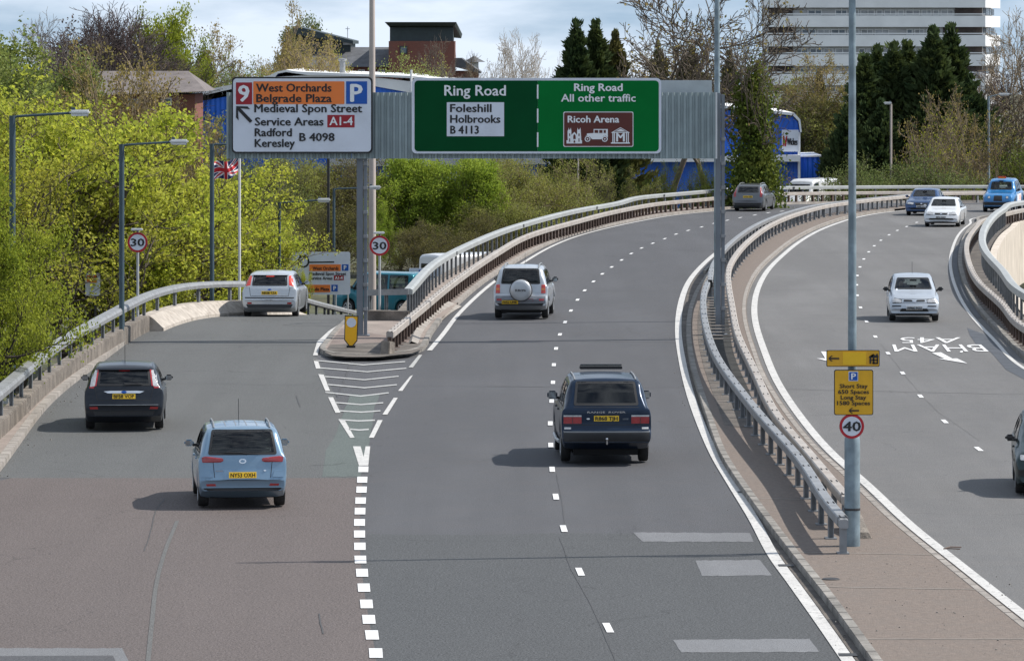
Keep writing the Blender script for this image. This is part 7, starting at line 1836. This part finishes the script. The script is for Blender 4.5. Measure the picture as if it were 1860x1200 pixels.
# yellow green maples along the left
for kind, px, top, d, lab, wf, lf in (
    ('yellow0', 30, 112, 168, 'big yellow green maple rising at the left edge behind the lamp column', 1.0, Y),
    ('yellow1', 118, 140, 172, 'yellow green maple behind the arm of the nearest lamp column', .95, Y),
    ('yellow2', 205, 200, 172, 'yellow green maple behind the second lamp column', 1.0, Y),
    ('yellow0', 290, 232, 174, 'yellow green maple right of the left 30 sign', .95, Y),
    ('yellow1', 368, 292, 178, 'yellow green maple around the lamp column with the flag', .9, Y),
    ('yellow2', 450, 345, 184, 'smaller yellow green maple at the foot of the flagpole', .85, Y),
    ('yellow2', 160, 310, 168, 'low yellow green maple spreading behind the left railing', 1.15, Y),
    ('yellow0', 320, 370, 172, 'low yellow green maple behind the curved white wall', 1.2, Y),
    ('yellow1', 30, 260, 156, 'olive yellow maple just behind the nearest green tree', 1.05, Y2),
    ('yellow1', 455, 430, 189, 'small bright maple left of the map sign', .55, Y)):
    tree(kind, px, top, d, lab, leaf=lf, bark=BARK['brown'], wf=wf, name='maple_tree', group='yellow green maples left of the slip road')
tree('near', -100, 300, 114, 'mid green tree overhanging the left railing, nearest the camera', leaf=LEAF['near'], bark=BARK['dark'], wf=.66, name='maple_tree')
tree('yellow0', 547, 468, 184.5, 'tiny sapling with yellow green leaves in front of the map sign', leaf=Y, wf=.22, name='sapling')
tree('bud0', 172, 72, 178, 'pale tan branched tree with few withered leaves above the yellow maples', leaf=LEAF['tan'], bark=BARK['tan'], wf=.7)
tree('bud0', 262, 118, 182, 'pale tan half bare tree in front of the hipped roof house', leaf=LEAF['tan'], bark=BARK['tan'], wf=.65)
tree('bud1', 318, 175, 186, 'tan budding tree before the blue warehouse gable', leaf=LEAF['tan'], bark=BARK['tan'], wf=.6)
tree('bud0', 372, 195, 190, 'tan budding tree beside the white gantry sign, before the blue wall', leaf=LEAF['tan'], bark=BARK['tan'], wf=.6)
tree('bud1', 405, 215, 196, 'thin tan budding tree right at the edge of the white gantry sign', leaf=LEAF['olive'], bark=BARK['brown'], wf=.5)
tree('bud1', 345, 165, 200, 'slim tan budding tree between the flag and the hipped roof house', leaf=LEAF['tan'], bark=BARK['brown'], wf=.55)
tree('bud0', 432, 205, 205, 'spreading olive budding tree behind the flagpole top', leaf=LEAF['olive'], bark=BARK['brown'], wf=.6)
# skyline, left
for kind, px, top, d, lab, lf, bk, wf in (
    ('green0', -20, 45, 300, 'pale green willow at the far left skyline', LEAF['willow'], None, 1.0),
    ('green1', 45, 100, 290, 'rounded pale green tree low on the left skyline', LEAF['willow'], None, .9),
    ('bare0', 88, 12, 330, 'slender bare birch leftmost on the skyline', None, BARK['pale'], .75),
    ('bare1', 150, 20, 335, 'dark bare tree, left one of the dark skyline clump', None, BARK['purple'], 1.0),
    ('bare1', 212, -2, 340, 'tallest dark bare tree of the skyline clump', None, BARK['purple'], 1.05),
    ('bare0', 262, 10, 345, 'dark bare tree right of the tallest one on the skyline', None, BARK['purple'], 1.0),
    ('bare1', 120, 60, 322, 'low dark thicket tree under the skyline clump, left', None, BARK['dark'], 1.1),
    ('bare0', 185, 50, 325, 'low dark thicket tree under the skyline clump, middle', None, BARK['dark'], 1.2),
    ('bare1', 250, 60, 328, 'low dark thicket tree under the skyline clump, right', None, BARK['dark'], 1.2),
    ('green0', 308, 12, 350, 'green leafed tree at the right shoulder of the dark clump', LEAF['near'], None, .5),
    ('green1', 345, 70, 345, 'green leafed tree stepping down beside the dark clump', LEAF['near'], None, .5),
    ('green0', 385, 112, 340, 'lower green tree between the dark clump and the tan trees', LEAF['near'], None, .5),
    ('bush2', 330, 100, 335, 'brown thicket tree behind the hipped roof house', LEAF['brown'], None, .8),
    ('bush1', 150, 75, 352, 'dark brown thicket behind the bare skyline trees, left', LEAF['purple'], BARK['purple'], 1.0),
    ('bush2', 245, 48, 356, 'dark brown thicket behind the bare skyline trees, right', LEAF['purple'], BARK['purple'], 1.0),
    ('bush0', 200, 35, 350, 'dark purple brown thicket in the middle of the skyline clump', LEAF['purple'], BARK['purple'], 1.0),
    ('bare0', 180, 5, 338, 'dark bare tree just left of the tallest on the skyline', None, BARK['purple'], 1.1),
    ('bare1', 240, 12, 336, 'dark bare tree just right of the tallest on the skyline', None, BARK['purple'], 1.1),
    ('bud1', 405, 42, 345, 'tan budding tree left of the tall thin one', LEAF['tan'], BARK['tan'], .8),
    ('bud1', 440, 62, 342, 'low tan budding tree above the white gantry sign edge', LEAF['tan'], BARK['tan'], .9),
    ('bud1', 498, -8, 350, 'tall thin tan poplar left of the mono pitch roof', LEAF['tan'], BARK['tan'], .55),
    ('bud0', 520, 70, 340, 'spreading tan tree above the white gantry sign', LEAF['tan'], BARK['tan'], .9),
    ('bud1', 575, 62, 345, 'tan tree in front of the slate roofs', LEAF['tan'], BARK['tan'], .8),
    ('bush0', 470, 100, 338, 'dark olive tree low behind the white gantry sign', LEAF['grey'], None, .8),
    ('green0', 580, 32, 460, 'thin green crown behind the mono pitch roof', LEAF['grey'], None, .6),
    ('bush1', 620, 92, 350, 'yellow green tree before the slate roof', LEAF['olive'], None, .5),
    ('bush1', 738, 96, 345, 'pale green tree in front of the brick tower', LEAF['willow'], None, .62),
    ('bush0', 768, 100, 350, 'pale green bush tree at the right foot of the brick tower', LEAF['olive'], None, .5),
    ('bare0', 800, 55, 345, 'bare brown tree against the right side of the brick tower', None, BARK['brown'], .6),
    ('bare1', 850, 90, 380, 'thin bare tree right of the brick building', None, BARK['tan'], .5),
    ('bare0', 908, 50, 340, 'bare grey tree, left one of the pair over the green sign', None, BARK['pale'], .62),
    ('bare1', 955, 48, 345, 'bare grey tree, right one of the pair over the green sign', None, BARK['pale'], .62),
    ('con1', 1047, 36, 300, 'dark conifer leftmost above the green sign', LEAF['conifer'], None, 1.1),
    ('con1', 1082, 36, 303, 'dark conifer second from the left above the green sign', LEAF['conifer'], None, 1.1),
    ('con0', 1118, 55, 306, 'lighter olive conifer third above the green sign', LEAF['conifer2'], None, .9),
    ('con0', 1195, 78, 365, 'dark olive conifer under the big bare tree', LEAF['conifer2'], None, .85),
    ('con2', 1255, 84, 368, 'wide olive conifer behind the lamp column', LEAF['conifer2'], None, .8),
    ('con0', 1325, 92, 366, 'dark conifer left of the ivy covered tree', LEAF['conifer2'], None, .8),
    ('bare2', 1200, -70, 292, 'large bare brown tree over the green sign end', LEAF['tan'], BARK['brown'], 1.05),
    ('bare2', 1278, -60, 296, 'large bare brown tree behind the grey lamp column', LEAF['tan'], BARK['brown'], .95),
    ('bare2', 1372, -45, 268.4, 'bare crown rising from the ivy covered trunk', LEAF['tan'], BARK['brown'], .42),
    ('bud0', 1290, 70, 372, 'budding tree with yellowish twigs between the two large bare trees', LEAF['tan'], BARK['tan'], .9),
    ('bud0', 1435, 95, 366, 'tan budding tree before the left end of the tower block', LEAF['tan'], BARK['tan'], .9),
    ('bush2', 1430, 130, 368, 'tan olive scrub tree below the tower block, left', LEAF['olive'], BARK['tan'], .9),
    ('bush1', 1485, 140, 366, 'brown scrub tree below the tower block', LEAF['brown'], BARK['tan'], .9),
    ('bush2', 1530, 150, 364, 'brown scrub tree left of the tall lamp column', LEAF['olive'], BARK['brown'], .8),
    ('con1', 1488, 125, 369, 'small pointed conifer before the tower block', LEAF['conifer2'], None, .8),
    ('con1', 1570, 98, 334, 'dark conifer leftmost of the tall hedge row', LEAF['conifer'], None, 1.35),
    ('con1', 1592, 83, 337, 'dark conifer second in the tall hedge row', LEAF['conifer'], None, 1.35),
    ('con1', 1623, 77, 335, 'dark conifer third in the tall hedge row', LEAF['conifer'], None, 1.35),
    ('con1', 1648, 74, 338, 'dark conifer fourth in the tall hedge row', LEAF['conifer'], None, 1.35),
    ('con0', 1695, 48, 334, 'broad dark conifer, left one of the tallest pair', LEAF['conifer'], None, 1.2),
    ('con0', 1728, 44, 337, 'broad dark conifer, right one of the tallest pair', LEAF['conifer'], None, 1.2),
    ('con2', 1762, 135, 336, 'dark conifer shoulder at the right of the hedge row', LEAF['conifer'], None, .8),
    ('con2', 1600, 180, 328, 'dark conifer mass filling the foot of the hedge row, left', LEAF['conifer'], None, 1.0),
    ('con2', 1680, 175, 328, 'dark conifer mass filling the foot of the hedge row, right', LEAF['conifer'], None, 1.0),
    ('con2', 1540, 190, 330, 'dark conifer beside the tall lamp column', LEAF['conifer'], None, .8),
    ('shrub0', 1735, 150, 303, 'pale yellow budding shrub in front of the dark conifers', LEAF['tan'], BARK['tan'], .6),
    ('shrub0', 1700, 195, 300, 'lower pale yellow shrub left of the tall budding one', LEAF['yellow2'], BARK['tan'], .6),
    ('bare0', 1815, 40, 350, 'bare tree in front of the tower block right corner', None, BARK['tan'], .7),
    ('bare1', 1858, 10, 345, 'bare tree at the right edge of the skyline', None, BARK['tan'], .8),
    ('bare0', 1790, 110, 348, 'reddish bare thicket tree right of the conifers', None, BARK['purple'], .9),
    ('bush2', 1835, 190, 320, 'reddish brown thicket above the blue taxi', LEAF['brown'], BARK['purple'], .9),
    ('bush1', 1870, 240, 310, 'dark green bush at the right edge above the taxi', LEAF['ivy'], None, .9),
    ('bush0', 1540, 279, 297, 'rounded grey green bush left of the tall lamp column foot', LEAF['grey'], None, .85),
    ('bush1', 1575, 292, 295, 'rounded grey green bush behind the tall lamp column', LEAF['grey'], None, .75),
    ('bush0', 1645, 275, 298, 'wide grey green bush behind the pinkish lamp', LEAF['grey'], None, .9),
    ('bush1', 1700, 282, 296, 'grey green bush behind the two saloons', LEAF['grey'], None, .95),
    ('bush0', 1752, 290, 299, 'grey green bush left of the taxi', LEAF['grey'], None, .85),
    ('bush1', 1615, 300, 297, 'low grey green bush by the far rail', LEAF['grey'], None, .8)):
    tree(kind, px, top, d, lab, leaf=lf, bark=bk, wf=wf, name={'con': 'conifer_tree', 'bar': 'bare_tree', 'bus': 'bush', 'shr': 'shrub', 'bud': 'budding_tree'}.get(kind[:3], 'tree'), cat='bush' if kind[:3] in ('bus', 'shr') else 'tree')
# ivy covered tree beside the warehouse
t = tree('ivy', 1368, 125, 268, 'ivy smothered tree standing before the blue warehouse', leaf=LEAF['ivy'], wf=.85, name='ivy_tree')
# middle woods between the slip road and the ring road
for kind, px, top, d, lab, lf, bk, wf in (
    ('bush2', 445, 265, 240, 'dark bush right of the flagpole', LEAF['grey'], BARK['dark'], .8),
    ('bush0', 500, 262, 246, 'olive bush behind the short dark lamp column', LEAF['olive'], BARK['brown'], .8),
    ('bush1', 560, 268, 252, 'brown twiggy bush above the map sign, left', LEAF['olive'], BARK['brown'], .85),
    ('bush2', 615, 262, 250, 'brown twiggy bush above the map sign, right', LEAF['brown'], BARK['brown'], .85),
    ('bush0', 655, 275, 258, 'brown olive bush behind the left gantry post', LEAF['brown'], BARK['brown'], .8),
    ('bush1', 590, 360, 236, 'low dark thicket behind the map sign', LEAF['brown'], BARK['dark'], 1.0),
    ('bush2', 480, 380, 228, 'low olive thicket left of the map sign', LEAF['olive'], BARK['dark'], 1.0),
    ('green0', 722, 280, 250, 'bright green maple right of the left gantry post', LEAF['green'], None, .95),
    ('green1', 780, 275, 254, 'bright green maple under the green sign, middle', LEAF['green'], None, .95),
    ('green0', 838, 275, 252, 'bright green maple under the green sign, right', LEAF['green'], None, .9),
    ('green1', 700, 370, 240, 'small bright green tree beside the right 30 sign', LEAF['green'], None, .6),
    ('bush1', 750, 400, 238, 'brown twiggy bush above the teal people carrier', LEAF['brown'], BARK['dark'], 1.1),
    ('bush2', 815, 395, 242, 'brown twiggy thicket under the green maples', LEAF['brown'], BARK['dark'], 1.1),
    ('bush0', 880, 380, 246, 'dark thicket behind the outer railing', LEAF['brown'], BARK['dark'], 1.1),
    ('bush1', 900, 268, 256, 'olive willow bush under the green sign, left one', LEAF['olive'], BARK['tan'], .75),
    ('bush0', 955, 262, 258, 'olive willow bush under the green sign, middle one', LEAF['olive'], BARK['tan'], .8),
    ('bush2', 1015, 268, 260, 'olive willow bush under the green sign, right one', LEAF['olive'], BARK['tan'], .75),
    ('bush1', 935, 350, 250, 'low olive bush behind the outer railing', LEAF['olive'], BARK['brown'], 1.2),
    ('bush0', 990, 370, 256, 'low olive bush before the slim pole', LEAF['grey'], BARK['brown'], 1.0),
    ('bud0', 1095, 296, 275, 'sparse budding tree before the blue wall, left', LEAF['olive'], BARK['brown'], .6),
    ('bud1', 1140, 300, 278, 'sparse budding tree before the blue wall, right', LEAF['olive'], BARK['brown'], .7),
    ('bush2', 1205, 285, 280, 'dark leafy bush before the blue wall by the gantry end', LEAF['ivy'], BARK['brown'], .4),
    ('bush0', 1272, 288, 282, 'dark bush left of the right gantry post', LEAF['ivy'], BARK['dark'], .5),
    ('bush1', 1075, 350, 272, 'low scrub behind the outer rail before the blue wall', LEAF['olive'], BARK['brown'], .9),
    ('bush2', 1150, 342, 276, 'low brown scrub behind the outer rail', LEAF['brown'], BARK['brown'], .9),
    ('shrub0', 1425, 305, 305, 'low bare brown shrub before the blue warehouse wing', LEAF['tan'], BARK['brown'], .9)):
    tree(kind, px, top, d, lab, leaf=lf, bark=bk, wf=wf, name={'bus': 'bush', 'shr': 'shrub', 'bud': 'budding_tree'}.get(kind[:3], 'maple_tree'), cat='bush' if kind[:3] in ('bus', 'shr') else 'tree')
# weeds on the nose and kerbs
rng = np.random.default_rng(5)
for (px, py, w_, n, lab) in ((682, 578, .9, 500, 'tuft of green weeds by the concrete block on the nose'), (262, 590, .6, 260, 'dry weeds where the whitewashed wall begins')):
    p = P(px, py, .13); c = np.stack([rng.normal(size=n)*w_*.35+p.x, rng.normal(size=n)*.3+p.y, p.z+rng.random(n)*.12], -1)
    me = leafmesh('weeds', c-np.array(p), .07, LEAF['near'], rng); o = bpy.data.objects.new('weeds', me); COL.objects.link(o); o.location = p; tag(o, lab, 'weeds', kind='stuff')
